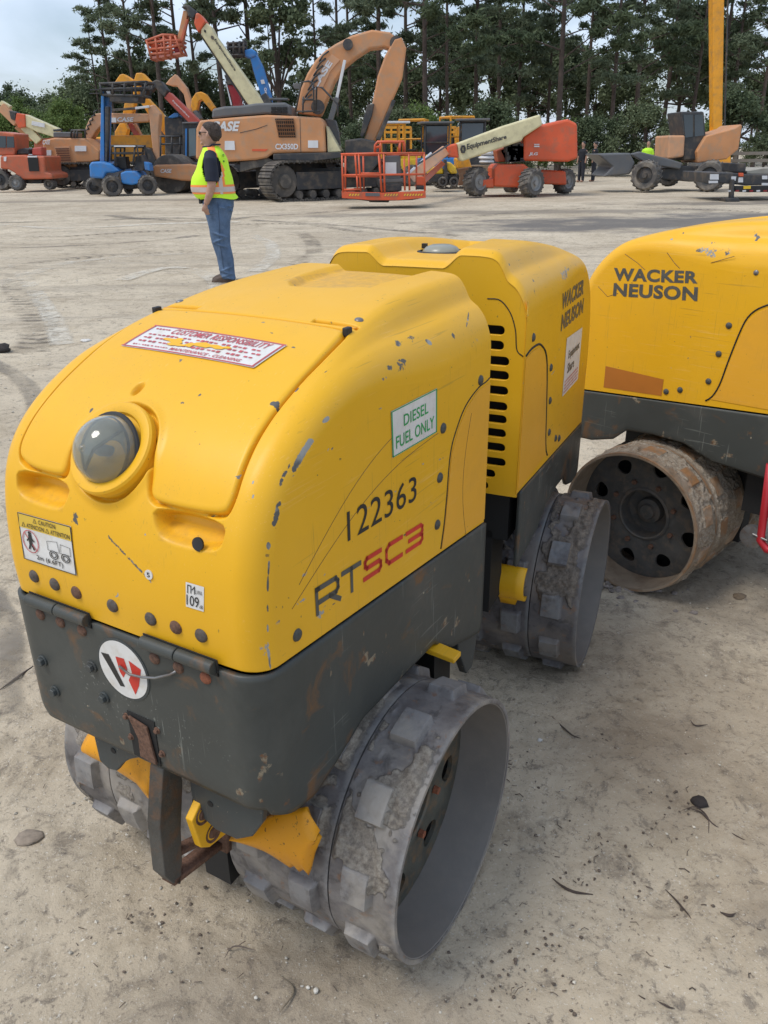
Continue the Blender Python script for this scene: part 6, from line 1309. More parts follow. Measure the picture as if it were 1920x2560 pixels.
def tall_boom():
    Y = 36; t = root_at('boom_lift', 640, 490, Y, 'boom lift with long raised cream boom, orange-red tip and high basket', 'boom lift', 'boom lifts')
    b = pxb(t, 'main_boom', M['cream'], r2, [(695, 222), (740, 262), (780, 345), (1260, 1010), (1300, 1100), (1160, 1100), (1090, 1010), (640, 340), (640, 285)], Y, .7, .05)
    pxb(t, 'boom_underside', M['charcoal'], r2, [(640, 342), (1090, 1012), (1080, 1030), (632, 352)], Y + .1, .5, .01); ptext(b, 'lettering', M['charcoal'], 'EquipmentShare', r2, None, Y - .03, .03, rot=((765, 395), (968, 705), (992, 690), (790, 380)))
    pxb(b, 'logo_mark', M['charcoal'], r2, [(742, 350), (760, 355), (770, 375), (765, 392), (748, 388), (738, 370)], Y - .03, .03, 0); pxb(b, 'boom_mark', M['black'], r2, [(672, 290), (690, 300), (690, 325), (672, 315)], Y - .03, .03, 0)
    pxb(t, 'boom_tip', M['orange'], r2, [(590, 125), (625, 130), (690, 215), (640, 290), (610, 320), (570, 230)], Y - .05, .8, .05); pxb(t, 'joint', M['charcoal'], r2, [(440, 70), (480, 45), (520, 50), (585, 100), (590, 150), (560, 190), (510, 160), (500, 90)], Y, .7, .05)
    pbar(t, 'jib', M['tan'], r2, (490, 105), (415, 480), 12, 15, Y + .1, .4, .02); pbar(t, 'jib_ram', M['orange2'], r2, (505, 190), (440, 430), 5, 7, Y + .0, .2, .01)
    rails(t, r2, [[(100, 405), (260, 345), (380, 350)], [(110, 430), (300, 400), (440, 400)], [(130, 490), (330, 470), (440, 440)], [(105, 400), (150, 580)], [(190, 370), (215, 570)], [(270, 350), (290, 560)], [(340, 350), (350, 550)], [(380, 350), (450, 525)], [(140, 535), (330, 520)]], Y - .1, .05, M['orange2'], 'basket', .9)
    pxb(t, 'basket_floor', rm('pale_orange', (.60, .22, .16)), r2, [(130, 560), (445, 512), (452, 530), (150, 585)], Y - .1, .95, .01); pxb(t, 'control_box', M['orange'], r2, [(140, 430), (200, 425), (210, 500), (150, 505)], Y + .1, .5, .03); pxb(t, 'basket_mount', M['darkred'], r2, [(370, 460), (430, 450), (440, 520), (380, 515)], Y, .6, .03)
    p = at(650, 400, Y); m = MB(); m.box((p.x + .6, Y + .8, 1.6), (3.4, 1.8, 1.0)); m.build('turret', M['orange'], t, world=True, bevel=.05); m = MB(); m.box((p.x + .2, Y + .8, .75), (3.4, 1.6, .6)); m.build('chassis', M['charcoal'], t, world=True, bevel=.05)
    for dx in (-1.3, 1.6):
        for dy in (0, 1.9): wheel(t, (p.x + dx, Y - .1 + dy, .5), (0, -1, 0), .5, .4, M['rimgrey'])
def blue_boom():
    Y = 40; t = root_at('boom_lift', 660, 480, Y, 'boom lift with raised blue boom and dark basket, behind the cream boom', 'boom lift', 'boom lifts')
    b = pxb(t, 'main_boom', M['blue'], r2, [(1140, 500), (1180, 520), (1245, 650), (1335, 960), (1340, 1120), (1270, 1120), (1240, 960), (1175, 760), (1130, 590)], Y, .6, .05); pxb(t, 'boom_head', M['blue'], r2, [(1060, 495), (1140, 478), (1185, 510), (1180, 560), (1130, 575), (1060, 555)], Y - .05, .7, .05)
    pxb(t, 'boom_ram', M['charcoal'], r2, [(1130, 585), (1150, 600), (1215, 800), (1190, 790), (1150, 700)], Y + .1, .3, .02); pxb(t, 'boom_collar', M['charcoal'], r2, [(1240, 945), (1300, 960), (1330, 1020), (1290, 1035), (1245, 1000)], Y - .1, .8, .03)
    ptext(b, 'lettering', M['signwhite'], 'Genie', r2, None, Y - .03, .03, rot=((1262, 870), (1290, 985), (1315, 978), (1288, 862))); pxb(b, 'boom_mark', M['signwhite'], r2, [(1228, 790), (1262, 785), (1275, 825), (1240, 830)], Y - .03, .03, 0)
    rails(t, r2, [[(900, 430), (1060, 420)], [(905, 470), (1065, 465)], [(915, 545), (1065, 540)], [(905, 420), (915, 555)], [(960, 415), (965, 550)], [(1020, 415), (1025, 545)], [(1060, 395), (1065, 545)]], Y - .1, .05, M['charcoal'], 'basket', .8); pxb(t, 'control_box', M['charcoal'], r2, [(960, 455), (1040, 450), (1040, 530), (965, 530)], Y + .1, .5, .03)
    m = MB(); p = at(685, 400, Y); m.box((p.x, Y + .8, 1.2), (2.6, 1.8, 1.2)); m.build('turret', M['blue'], t, world=True, bevel=.05)
    for dx in (-1.1, 1.1): wheel(t, (p.x + dx, Y - .1, .48), (0, -1, 0), .48, .4, M['rimgrey'])
def red_boom2():
    Y = 44; t = root_at('boom_lift', 600, 480, Y, 'dark red raised boom with black tip behind the long cream boom', 'boom lift', 'boom lifts')
    pxb(t, 'main_boom', M['darkred'], r2, [(903, 840), (985, 838), (1045, 1045), (1060, 1180), (985, 1180), (960, 1045)], Y, .6, .05); pxb(t, 'boom_tip', M['charcoal'], r2, [(868, 740), (930, 725), (985, 835), (905, 842)], Y - .05, .7, .05); pxb(t, 'boom_stripe', M['signwhite'], r2, [(880, 800), (900, 842), (950, 1040), (935, 1040)], Y, .5, .01)
    p = at(610, 400, Y); m = MB(); m.box((p.x, Y + .8, 1.3), (2.8, 1.8, 1.4)); m.build('turret', M['darkred'], t, world=True, bevel=.05)
    for dx in (-1.1, 1.1): wheel(t, (p.x + dx, Y - .1, .48), (0, -1, 0), .48, .4, M['rimgrey'])
def tele_handler():
    Y = 39; t = root_at('telehandler', 480, 480, Y, 'telehandler with slanting faded red boom and black elbow at its tip', 'telehandler')
    b = pbar(t, 'main_boom', M['redboom'], r2, (300, 935), (600, 1230), 19, 22, Y, .55, .04); pxb(t, 'boom_elbow', M['charcoal'], r2, [(110, 870), (120, 830), (195, 785), (240, 800), (310, 890), (285, 960), (215, 900), (190, 860), (130, 910)], Y - .05, .65, .04)
    ptext(b, 'lettering', M['signwhite'], 'EquipmentShare', r2, None, Y - .03, .02, rot=((355, 1000), (520, 1165), (532, 1150), (368, 985))); pxb(t, 'fork_frame', M['charcoal'], r2, [(40, 880), (115, 850), (120, 880), (90, 940), (40, 950)], Y, .8, .03)
    pbar(t, 'boom_ram', M['charcoal'], r2, (290, 970), (480, 1170), 4, 4, Y + .1, .2, .01); pxb(t, 'body', M['charcoal'], r3, [(230, 420), (450, 430), (470, 640), (240, 650)], Y + .4, 1.6, .06, ); pxb(t, 'cab_roof', M['blue'], r3, [(270, 432), (350, 375), (400, 385), (400, 425), (320, 440)], Y + .3, 1.0, .04)
    for x in (230, 420): pwheel(t, r3, x, 1040, x + 150, 1280, Y + .4, .4, M['redboom'])
    pxb(t, 'chassis', M['charcoal'], r3, [(240, 640), (560, 640), (560, 1150), (240, 1150)], Y + .8, 1.4, .05)
def small_booms():
    L = (('amber_a', 'amber', 37.5, 'amber-yellow excavator whose bent arm rises behind the telehandler boom tip', [[(0, 800), (20, 725), (60, 725), (140, 800), (110, 812), (50, 790), (30, 830)]], r2, 'amber'),)
    def exc(Y, u, label, polys, mat, fn, stick=None):
        t = root_at('excavator', u, 470, Y, label, 'excavator', 'excavators')
        for nm_, q, m_ in polys: pxb(t, nm_, M[m_], fn, q, Y, .5, .04)
        p = at(u, 400, Y); m = MB(); m.box((p.x, Y + 1.4, 1.7), (2.6, 2.2, 1.2)); m.build('house', M[mat], t, world=True, bevel=.06)
        q = Vector((p.x - 1.3, Y + .6, .45)); track(t, q, q + Vector((2.6, .2, 0)), .4, .5); q = q + Vector((0, 1.7, 0)); track(t, q, q + Vector((2.6, .2, 0)), .4, .5); return t
    exc(42.5, 330, 'amber-yellow excavator with two peaked arms above the blue machine', [('boom', [(1180, 200), (1240, 110), (1275, 100), (1390, 170), (1380, 215), (1300, 200), (1230, 215)], 'amber'), ('stick', [(1390, 160), (1410, 92), (1470, 90), (1560, 180), (1545, 215), (1470, 180), (1400, 210)], 'amber'), ('arm', [(1370, 200), (1450, 200), (1430, 330), (1380, 330)], 'amber'), ('arm_link', [(1290, 400), (1400, 395), (1370, 520), (1270, 520)], 'amber')], 'amber', r1)
    exc(44, 420, 'amber-yellow excavator with long slanting arm behind the faded arch boom', [('boom', [(1440, 370), (1520, 345), (1570, 400), (1659, 490), (1850, 760), (1900, 850), (1890, 980), (1820, 960), (1760, 800), (1560, 560)], 'amber'), ('boom_label', [(1625, 530), (1660, 560), (1690, 640), (1640, 590)], 'signwhite')], 'amber', r1)
    exc(46, 285, 'amber-yellow excavator whose stubby arm shows under the arched boom', [('stick', [(1180, 840), (1190, 700), (1240, 615), (1290, 612), (1325, 680), (1290, 840)], 'amber')], 'amber', r1)
    exc(45, 520, 'amber-yellow excavator with hooked arm beside the big grey engine hood', [('boom', [(540, 1050), (548, 980), (590, 915), (640, 905), (690, 930), (780, 1065), (745, 1100), (650, 985), (620, 1000), (600, 1090), (560, 1100)], 'amber'), ('stick', [(560, 1095), (595, 1085), (650, 1170), (600, 1200)], 'midgrey')], 'amber', r2)
    exc(47, 455, 'orange-tan excavator with raised crooked arm above the red telehandler boom', [('boom', [(290, 830), (330, 780), (385, 730), (430, 780), (500, 870), (545, 1010), (545, 1110), (505, 1080), (470, 930), (400, 850), (350, 850)], 'tan2')], 'tan2', r2)
    Y = 43; t = root_at('trencher', 350, 470, Y, 'dark red chain arm slanting under the arched boom', 'trencher'); pbar(t, 'chain_arm', M['redboom'], r1, (1340, 620), (1450, 800), 9, 12, Y, .4, .02); pbar(t, 'arm_frame', M['tan2'], r1, (1390, 620), (1460, 760), 6, 8, Y + .2, .3, .02); pxb(t, 'body', M['blue'], r1, [(1380, 800), (1540, 820), (1560, 960), (1380, 1000)], Y + .2, 1.2, .06); pwheel(t, r1, 1400, 1120, 1520, 1270, Y + .4, .4, M['charcoal'])
def red_lift():
    Y = 29.2; t = root_at('boom_lift', 1290, 490, Y, 'orange-red boom lift on four big tyres, boom lowered to a basket near the ground', 'boom lift', 'boom lifts')
    pxb(t, 'chassis', M['orange'], r5, [(1020, 715), (1024, 560), (1050, 522), (1280, 518), (1330, 560), (1310, 650), (1300, 725)], Y, 1.9, .06); pxb(t, 'bumper', M['orange'], r5, [(920, 655), (1020, 640), (1022, 725), (920, 722)], Y + .05, 1.8, .04); pxb(t, 'axle_frame', M['orange'], r5, [(1300, 560), (1640, 580), (1650, 700), (1300, 690)], Y + .9, 1.0, .05)
    pxb(t, 'turret', M['orange'], r5, [(1275, 285), (1400, 190), (1660, 130), (1740, 170), (1745, 470), (1660, 500), (1275, 492)], Y + .1, 2.0, .07); pxb(t, 'turret_base', M['orange2'], r5, [(1040, 400), (1120, 370), (1180, 500), (1060, 500)], Y + .6, 1.0, .04)
    m = MB(); rr = random.Random(2)
    for k in range(22): c = at(*r5(rr.uniform(1090, 1260), rr.uniform(350, 490)), Y + .35); m.box(c, (rr.uniform(.1, .4), .4, rr.uniform(.05, .3)), None)
    m.build('engine', M['charcoal'], t, world=True, bevel=.02); pxb(t, 'engine_bay', M['dark'], r5, [(1070, 400), (1150, 350), (1270, 320), (1272, 495), (1110, 485)], Y + .6, 1.2, .03)
    for x0, y0, x1, y1, Yw in ((825, 548, 985, 795, Y - .1), (1300, 560, 1468, 800, Y - .45), (1590, 565, 1745, 772, Y + 1.2), (1140, 660, 1270, 765, Y + 2.4)): pwheel(t, r5, x0, y0, x1, y1, Yw, .42, M['rimgrey'], (.62, -.78, 0))
    b = pxb(t, 'main_boom', M['cream'], r5, [(700, 340), (760, 318), (880, 272), (1100, 190), (1420, 90), (1440, 180), (1270, 290), (1262, 318), (740, 498), (712, 470)], Y - .3, .8, .05)
    ptext(b, 'lettering', M['charcoal'], 'EquipmentShare', r5, None, Y - .33, .035, rot=((785, 410), (1130, 310), (1126, 262), (785, 345)))
    m = MB(); c = [at(*r5(752 + 17 * math.cos(a), 390 + 32 * math.sin(a)), Y - .33) for a in np.linspace(0, 2 * math.pi, 7)]; m.tube(c, .035, 5); m.build('logo_mark', M['charcoal'], b, world=True)
    pxb(t, 'boom_tip', M['orange'], r5, [(612, 360), (700, 338), (715, 468), (620, 455)], Y - .35, .9, .05)
    ptext(t, 'lettering', M['signwhite'], 'JLG', r5, (1320, 418, 1400, 450), Y + .07, .03, .2); pxb(t, 'rental_label', M['signwhite'], r5, [(1366, 345), (1412, 345), (1412, 352), (1366, 352)], Y + .06, .04, 0); pxb(t, 'rental_label', M['signwhite'], r5, [(1366, 360), (1412, 360), (1412, 372), (1366, 372)], Y + .06, .04, 0)
    # jib towards the basket
    Yk = 24.2
    pbar(t, 'jib', M['tan2'], r5, (610, 395), (300, 640), 26, 30, Y - .3, .35, .03, Yk + .9); pbar(t, 'jib_link', M['orange2'], r5, (585, 505), (350, 725), 13, 15, Y - .3, .3, .02, Yk + .8); pbar(t, 'jib_cable', M['charcoal'], r5, (640, 345), (330, 540), 4, 5, Y - .5, .1, .01, Yk + .7); pbar(t, 'jib_cable', M['signwhite'], r5, (480, 420), (270, 610), 5, 7, 27, .08, .01, Yk + .6); pxb(t, 'jib_joint', M['charcoal'], r5, [(560, 370), (620, 365), (625, 455), (570, 470)], Y - .2, .6, .04)
    # basket
    bk = pxb(t, 'basket', M['orange'], rB, [(280, 822), (820, 838), (1368, 815), (1372, 905), (1000, 938), (640, 935), (285, 908)], Yk, .06, .01)
    pxb(bk, 'basket_floor', M['charcoal'], rB, [(290, 905), (1360, 900), (1200, 935), (640, 950)], Yk + .05, 1.0, .01)
    rails(bk, rB, [[(270, 340), (780, 328), (1360, 325)], [(285, 612), (800, 605), (1360, 600)], [(310, 800), (520, 795)], [(285, 335), (298, 830)], [(455, 335), (475, 615)], [(500, 340), (528, 820)], [(478, 620), (488, 800)], [(760, 335), (800, 830)], [(825, 330), (838, 830)], [(530, 590), (780, 590)], [(1090, 400), (1100, 810)], [(1150, 335), (1160, 810)], [(1350, 325), (1360, 815)]], Yk + .02, .028, M['orange'], 'handrail')
    rails(bk, rB, [[(300, 350), (760, 350)], [(310, 625), (800, 630)], [(330, 360), (330, 820)], [(780, 370), (790, 800)], [(1250, 360), (1250, 800)], [(860, 350), (1340, 350)], [(560, 360), (570, 800)]], Yk + .9, .028, M['orange'], 'handrail')
    rails(bk, rB, [[(710, 320), (715, 220), (745, 180), (900, 178), (1000, 180), (1085, 175), (1095, 215), (1095, 320)], [(780, 320), (785, 190)], [(1030, 320), (1040, 185)], [(720, 250), (780, 240)]], Yk + .1, .035, M['orange'], 'head_guard', .7)
    m = MB(); m.prism([at(*rB(x, y), Yk + .2) for x, y in ((838, 360), (1045, 355), (1050, 620), (1060, 810), (850, 825), (840, 690))], (0, .35, 0)); cb = m.build('control_box', M['midgrey'], bk, world=True, bevel=.03); pxb(cb, 'control_label', M['signwhite'], rB, [(848, 445), (990, 445), (990, 600), (848, 600)], Yk + .17, .04, 0); pxb(cb, 'control_base', M['charcoal'], rB, [(850, 730), (1055, 720), (1060, 815), (850, 825)], Yk + .15, .4, .02); pxb(cb, 'tray', M['midgrey'], rB, [(760, 670), (1080, 655), (1085, 700), (770, 715)], Yk + .15, .4, .02)
    pxb(bk, 'fire_box', M['orange'], rB, [(1250, 630), (1350, 630), (1350, 745), (1252, 740)], Yk + .3, .25, .02); pxb(bk, 'fire_box_base', M['charcoal'], rB, [(1250, 745), (1350, 750), (1350, 800), (1250, 795)], Yk + .3, .25, .02)
    m = MB(); amb = MB()
    for x0, x1 in ((375, 525), (835, 1020), (1085, 1360)):
        n = int((x1 - x0) / 36)
        for k in range(n): a = x0 + 36 * k; tgt = amb; tgt.add([at(*rB(a, 882 - (a - 800) * (.02 if a > 800 else -.02)), Yk - .006), at(*rB(a + 14, 882), Yk - .006), at(*rB(a + 30, 852), Yk - .006), at(*rB(a + 16, 852), Yk - .006)], [(0, 1, 2, 3)])
    m.add([at(*rB(x, y), Yk - .003) for x, y in ((370, 886), (528, 886), (528, 848), (370, 848))], [(0, 1, 2, 3)]); m.add([at(*rB(x, y), Yk - .003) for x, y in ((830, 892), (1025, 892), (1025, 850), (830, 850))], [(0, 1, 2, 3)]); m.add([at(*rB(x, y), Yk - .003) for x, y in ((1085, 888), (1362, 872), (1362, 846), (1085, 862))], [(0, 1, 2, 3)])
    hz = m.build('hazard_band', M['orange2'], bk, world=True); amb.build('hazard_stripe', M['lemon'], hz, world=True); pxb(bk, 'name_plate', M['midgrey'], rB, [(588, 840), (775, 842), (775, 885), (588, 883)], Yk - .02, .03, 0)
    pxb(t, 'basket_mount', M['charcoal'], rB, [(630, 935), (900, 935), (890, 965), (640, 962)], Yk + .3, .5, .01)
def canopy_row():
    defs = [(985, 40, 'yellow compact roller with white canopy behind the basket', 'lemon', True, 1.0), (1045, 43, 'yellow compact machine with open roll frame, second behind the basket', 'lemon', False, 1.1), (1098, 41, 'blue-grey cabbed machine between the yellow roll frames', 'blue', True, 1.0), (1150, 44, 'yellow compact machine with roll frame above the lowered cream boom', 'lemon', False, 1.15), (1190, 42, 'dark cabbed machine behind the lowered cream boom', 'charcoal', True, 1.05)]
    for i, (u, Y, lab, mt, roof, sc) in enumerate(defs):
        p = gnd(u, 500); p = at(u, 400, Y); t = thing('compact_machine', lab, 'compact machine', (p.x, Y, 0), (.3, -.2, .1, .4, -.1)[i], 'compact machines with canopies'); t.scale = (sc,) * 3
        m = MB(); m.box((0, 0, .85), (1.9, 1.1, .6)).box((.6, 0, 1.2), (.7, 1.0, .4)); m.build('body', M[mt], t, bevel=.05)
        m = MB()
        for x in (-.75, .35):
            for y in (-.5, .5): m.tube([(x, y, 1.1), (x, y, 2.55)], .04, 6)
        for y in (-.5, .5): m.tube([(-.75, y, 2.55), (.35, y, 2.55)], .045, 6); m.tube([(-.75, y, 1.8), (.35, y, 1.8)], .03, 6)
        for x in (-.75, .35): m.tube([(x, -.5, 2.55), (x, .5, 2.55)], .045, 6)
        m.build('roll_frame', M['amber'] if mt == 'lemon' else M['charcoal'], t, smooth=40)
        if roof: m = MB(); m.box((-.2, 0, 2.62), (1.5, 1.3, .09)); m.build('canopy', M['signwhite'] if i == 0 else M['midgrey'], t, bevel=.02)
        if mt != 'lemon': m = MB(); m.box((-.2, 0, 1.9), (1.0, .9, 1.2)); m.build('cab_glass', M['cabglass'], t, bevel=.03)
        m = MB(); m.box((-.25, 0, 1.35), (.4, .45, .12)).box((-.45, 0, 1.6), (.1, .45, .5)); m.build('seat', M['black'], t, bevel=.03)
        for x in (-.65, .65):
            for y, s in ((-.55, -1), (.55, 1)):
                m = MB(); m.lathe([(0, 0), (.28, 0), (.40, .02), (.45, .08), (.45, .26), (.40, .32), (0, .32)], (x, y + s * .1, .45), (0, -s, 0), 20); m.build('wheel', M['tyre'], t, smooth=40)
        m = MB(); m.tube([(.35, -.2, 1.3), (.15, -.2, 1.65)], .03); m.cyl((.13, -.2, 1.66), (.16, -.2, 1.70), .18, None, 14); m.build('steering_wheel', M['black'], t, smooth=40)
    # yellow frames rising behind (open-frame trailers of forklifts)
    for i, (u0, u1, lab) in enumerate(((962, 1028, 'amber steel rack standing behind the white canopy'), (1060, 1140, 'amber steel rack standing behind the cabbed machines'), (1148, 1206, 'amber steel rack above the end of the lowered boom'))):
        Y = 48; t = root_at('steel_rack', (u0 + u1) / 2, 470, Y, lab, 'rack', 'amber racks'); ft = MB(); top = 318; 
        for u in np.linspace(u0, u1, 5): ft.tube([at(u, top, Y), Vector((at(u, top, Y).x, Y, 0))], .06, 4); ft.tube([at(u, top, Y) + Vector((0, 1.2, 0)), Vector((at(u, top, Y).x, Y + 1.2, 0))], .06, 4)
        for v in (318, 330, 348): ft.tube([at(u0, v, Y), at(u1, v, Y)], .07, 4); ft.tube([at(u0, v, Y) + Vector((0, 1.2, 0)), at(u1, v, Y) + Vector((0, 1.2, 0))], .07, 4)
        ft.build('frame', M['amber'], t, world=True)
    # small yellow track loader beside the basket arm
    Y = 33.5; t = root_at('mini_loader', 1120, 465, Y, 'small yellow mini loader with black wheels beside the red machine', 'mini loader')
    pxb(t, 'body', M['lemon'], r5, [(600, 510), (640, 500), (690, 545), (705, 600), (650, 605), (605, 560)], Y, .9, .05); pxb(t, 'side_body', M['lemon'], r5, [(440, 560), (575, 530), (585, 605), (440, 605)], Y + .1, .9, .05); pxb(t, 'frame', M['charcoal'], r5, [(450, 605), (700, 605), (690, 680), (460, 680)], Y + .1, .8, .04); pxb(t, 'mast', M['charcoal'], r5, [(588, 480), (612, 480), (625, 700), (595, 700)], Y - .1, .5, .02)
    for x in (545, 640): pwheel(t, r5, x, 630, x + 66, 715, Y - .15, .3, M['charcoal'])
    # brown bucket machine and white wrapped load
    Y = 35; t = root_at('dozer', 1165, 465, Y, 'rusty brown dozer blade behind the big left tyre of the red lift', 'dozer'); pxb(t, 'blade', rm('rusty_blade', (.17, .085, .045), .8, .6), r5, [(705, 560), (820, 540), (820, 700), (710, 705), (725, 630)], Y, .25, .03); pxb(t, 'body', M['amber'], r5, [(690, 470), (800, 450), (830, 555), (700, 560)], Y + .4, 1.2, .05)
    m = MB(); p = at(*r5(780, 650), Y); q = Vector((p.x - .9, Y + .9, .4)); track(t, q, q + Vector((1.6, .3, 0)), .36, .4)
    Y = 36; t = root_at('wrapped_load', 1220, 465, Y, 'white wrapped stack of bags behind the red machine', 'wrapped load'); m = MB()
    for k, (x0, x1, y0, y1) in enumerate(((905, 1035, 400, 450), (895, 1040, 445, 485), (900, 1035, 480, 520), (960, 1030, 375, 410))):
        a = at(*r5(x0, y1), Y); b = at(*r5(x1, y0), Y); c = (a + b) / 2; m.blob((c.x, Y + .5, c.z), ((b.x - a.x) / 2, .55, (b.z - a.z) / 2 * 1.15), 14, 8, .06, k)
    m.build('wrapped_bags', M['signwhite'], t, world=True, smooth=True); p = at(1222, 420, Y); m = MB(); m.box((p.x, Y + .5, .45), (1.9, 1.1, .9)); m.build('pallet_stack', rm('pallet_wood', (.25, .18, .11)), t, world=True, bevel=.02)
def right_side():
    Y = 31; t = root_at('wheel_loader', 1700, 475, Y, 'dark-framed wheel loader with tan hood between the red lift and the black trailer', 'wheel loader')
    pxb(t, 'frame', M['charcoal'], r6, [(640, 520), (760, 520), (1000, 490), (1200, 500), (1200, 600), (1120, 620), (1030, 620), (800, 600), (760, 600), (700, 580)], Y + .4, 1.4, .05); pxb(t, 'engine_hood', M['tan'], r6, [(1165, 255), (1400, 190), (1440, 160), (1455, 170), (1425, 360), (1330, 440), (1100, 470), (1090, 380)], Y + .2, 1.8, .07); pxb(t, 'nose', M['tan2'], r6, [(870, 250), (1000, 250), (990, 420), (860, 440)], Y + .3, 1.6, .06)
    c = pxb(t, 'cab', M['charcoal'], r6, [(960, 60), (1150, 60), (1165, 255), (1165, 440), (985, 450), (985, 250)], Y + .4, 1.5, .05); pxb(c, 'window', M['cabglass'], r6, [(985, 85), (1060, 85), (1060, 260), (1000, 270)], Y + .37, .05, 0); pxb(c, 'window', M['cabglass'], r6, [(1075, 85), (1140, 85), (1148, 250), (1075, 260)], Y + .37, .05, 0)
    pxb(t, 'lift_arm', M['midgrey'], r6, [(560, 400), (640, 380), (880, 440), (980, 470), (960, 520), (700, 480)], Y + .2, .3, .04); pxb(t, 'bucket', M['midgrey'], r6, [(300, 400), (560, 390), (600, 470), (560, 560), (350, 580), (420, 500)], Y + .2, 2.0, .05)
    for x0, y0, x1, y1, Yw in ((600, 450, 745, 690, Y - .2), (1128, 450, 1245, 700, Y - .3), (795, 490, 925, 655, Y + 2.2)): pwheel(t, r6, x0, y0, x1, y1, Yw, .5, M['charcoal'], (-.55, -.83, 0))
    # flatbed trailer
    Y = 25.6; t = root_at('trailer', 1860, 500, Y, 'black flatbed trailer with white stickers and red reflectors at the right edge', 'trailer')
    pxb(t, 'deck', M['charcoal'], r6, [(1180, 545), (1400, 550), (1480, 560), (1900, 565), (1900, 640), (1480, 650), (1400, 640), (1180, 628)], Y, 2.2, .03); pxb(t, 'bulkhead', M['charcoal'], r6, [(1410, 470), (1490, 474), (1480, 545), (1412, 545)], Y + .3, 1.2, .03); pxb(t, 'deck_top', rm('pale_deck_boards', (.34, .32, .27), .8), r6, [(1490, 535), (1620, 512), (1900, 512), (1900, 562), (1490, 556)], Y + .4, 1.6, .01)
    pxb(t, 'tail_beam', M['black'], r6, [(1390, 655), (1900, 650), (1900, 700), (1500, 705), (1400, 700)], Y - .1, .3, .02); pxb(t, 'hitch_post', M['charcoal'], r6, [(1370, 600), (1395, 600), (1390, 760), (1360, 770)], Y - .15, .2, .02); pxb(t, 'hitch_foot', M['charcoal'], r6, [(1320, 755), (1430, 752), (1435, 782), (1325, 785)], Y - .3, .5, .02)
    for q in ([(1200, 560), (1266, 560), (1266, 603), (1198, 603)], [(1190, 612), (1260, 612), (1260, 630), (1190, 632)], [(1370, 578), (1406, 578), (1400, 612), (1368, 612)], [(1430, 585), (1460, 585), (1460, 625), (1422, 625)], [(1615, 572), (1655, 572), (1655, 600), (1615, 600)], [(1612, 630), (1660, 630), (1660, 650), (1612, 648)]): pxb(t, 'sticker', M['signwhite'], r6, q, Y - .04, .05, 0)
    for k in range(7): pxb(t, 'reflector', M['signwhite'] if k % 2 == 0 else M['darkred'], r6, [(1345 + 56 * k, 688), (1372 + 56 * k, 686), (1372 + 56 * k, 698), (1345 + 56 * k, 700)], Y - .13, .03, 0)
    pxb(t, 'marker_light', M['orange'], r6, [(1430, 550), (1465, 550), (1465, 578), (1430, 578)], Y - .06, .08, .01); pxb(t, 'warning_plate', M['lemon'], r6, [(1465, 655), (1522, 652), (1522, 676), (1465, 678)], Y - .12, .03, 0)
    m = MB()
    for k in range(3): m.lathe([(0, 0), (.22, 0), (.36, .02), (.38, .06), (.38, .22), (0, .24)], at(1905 + 30 * k, 480, Y) - Vector((0, 0, 0)), (0, 1, 0), 20)
    # tall amber crane mast
    Y = 45; t = root_at('crane', 1790, 455, Y, 'tall amber-yellow crane mast rising above the dark pines', 'crane'); pbar(t, 'mast', M['amber'], idt, (1797, -60), (1795, 330), 30, 22, Y, .6, .03); pbar(t, 'mast_cable', M['charcoal'], idt, (1822, -60), (1812, 330), 3, 3, Y - .1, .1, 0); pbar(t, 'mast_base', M['amber'], idt, (1795, 330), (1795, 452), 60, 70, Y, 1.6, .05); pxb(t, 'cab', M['midgrey'], idt, [(1740, 380), (1765, 372), (1768, 420), (1740, 422)], Y - .2, 1.2, .05)
    # fence at the right
    Y = 46; t = root_at('rail_fence', 1880, 440, Y, 'weathered grey post-and-rail fence in front of the trees at the right edge', 'fence'); wood = rm('weathered_wood', (.22, .20, .17), .9)
    x0 = at(1820, 430, Y).x; 
    for v in (384, 402, 425): m = MB(); a = at(1820, v, Y); m.box((a.x + 5, Y, a.z), (11, .06, .16)); m.build('rail', wood, t, world=True)
    for k in range(6): m = MB(); a = at(1822, 372, Y); m.box((x0 + .3 + 1.9 * k, Y + .1, (a.z + .1) / 2), (.16, .16, a.z + .1)); m.build('post', wood, t, world=True)
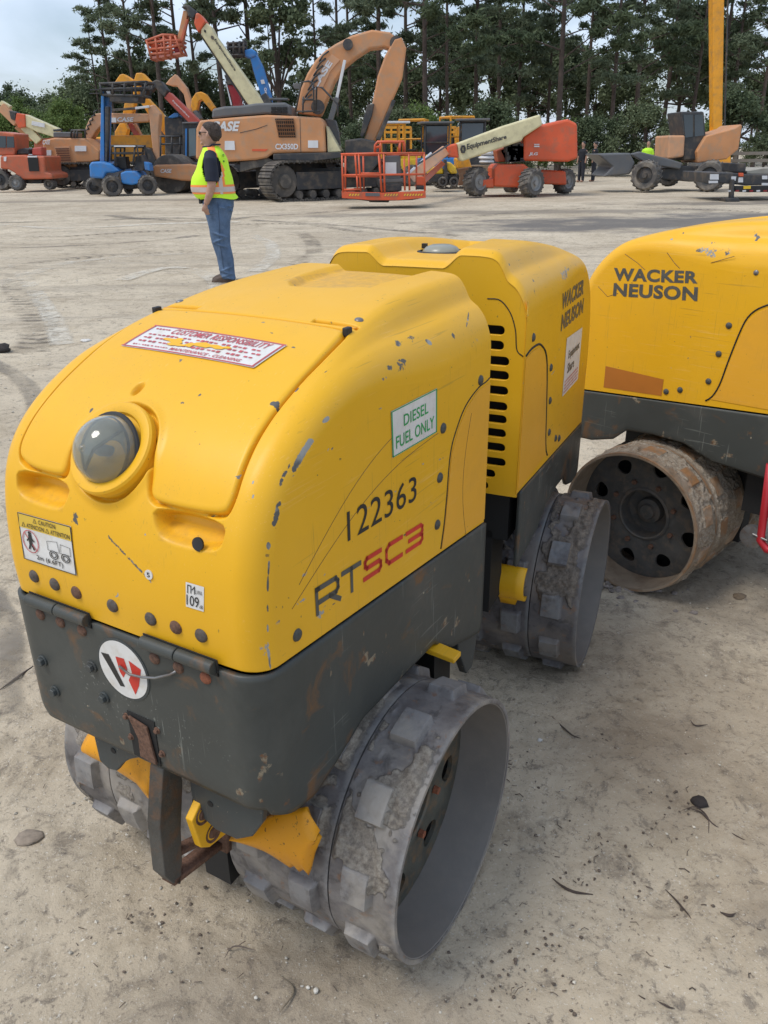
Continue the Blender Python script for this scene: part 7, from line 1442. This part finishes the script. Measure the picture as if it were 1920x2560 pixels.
def far_people():
    cl = plain('dark_clothes', (.012, .013, .018), .85); hv = plain('lime_vest', (.45, .80, .03), .7); sk = plain('skin_far', (.40, .23, .16), .6); tr = plain('dark_trousers', (.02, .022, .03), .85)
    def man(u, v, Y, rz, lab, top):
        p = at(u, v, Y); r = thing('person', lab, 'person', (p.x, Y, 0), rz)
        def body(m):
            limb(m, [(0, 0, 1.42, .06), (0, 0, 1.55, .055)]); loft(m, [(0, 0, 1.52, .05, .05), (0, 0, 1.58, .085, .07), (0, 0, 1.66, .10, .08), (0, 0, 1.73, .09, .07), (0, 0, 1.77, .04, .03)]); loft(m, [(0, 0, .90, .11, .17), (0, 0, 1.1, .12, .16), (0, 0, 1.35, .13, .20), (0, 0, 1.45, .08, .13)])
            m.blob((-.10, 0, 1.64), (.02, .014, .02))
            for s in (-1, 1):
                limb(m, [(0, s * .20, 1.40, .055), (0, s * .25, 1.15, .045), (-.05, s * .25, .92, .033), (-.06, s * .25, .84, .03)]); limb(m, [(0, s * .09, .92, .09), (0, s * .11, .5, .06), (0, s * .12, .08, .045)]); m.blob((-.05, s * .12, .05), (.13, .045, .05))
        b = remesh([body], .016, sk, 'body', r, 2)
        def tf(m):
            for s in (-1, 1): loft(m, [(0, s * .12, .05, .07, .065), (0, s * .11, .5, .085, .08), (0, s * .09, .9, .12, .105), (0, s * .07, .99, .13, .12)])
        remesh([tf], .018, tr, 'trousers', b, 2)
        def sf(m):
            loft(m, [(0, 0, .92, .15, .19), (0, 0, 1.1, .16, .18), (0, 0, 1.35, .155, .22), (0, 0, 1.47, .10, .15)])
            for s in (-1, 1): limb(m, [(0, s * .17, 1.41, .075), (0, s * .25, 1.17, .062)])
        remesh([sf], .018, top, 'shirt', b, 2)
        def hf(m): m.blob((.02, 0, 1.70), (.11, .088, .10))
        remesh([hf], .016, M['black'], 'hair', b, 1)
    man(1452, 447, 42, .6, 'person in dark clothes standing right behind the red lift tyres, left of the pair', cl); man(1482, 447, 42.5, -.4, 'person in dark clothes standing right behind the red lift tyres, right of the pair', cl); man(1612, 447, 41, 1.2, 'far person in lime vest behind the wheel loader arm', hv)

build_ground(); tyre_tracks(); build_roller_near(); build_roller_far(); litter(); trees(); person_main()
yard_mats(); big_excavator(); left_excavator(); blue_lift(); stump_machine(); left_boom(); yard_roller(); tall_boom(); blue_boom(); red_boom2(); tele_handler(); small_booms(); red_lift(); canopy_row(); right_side(); far_people()
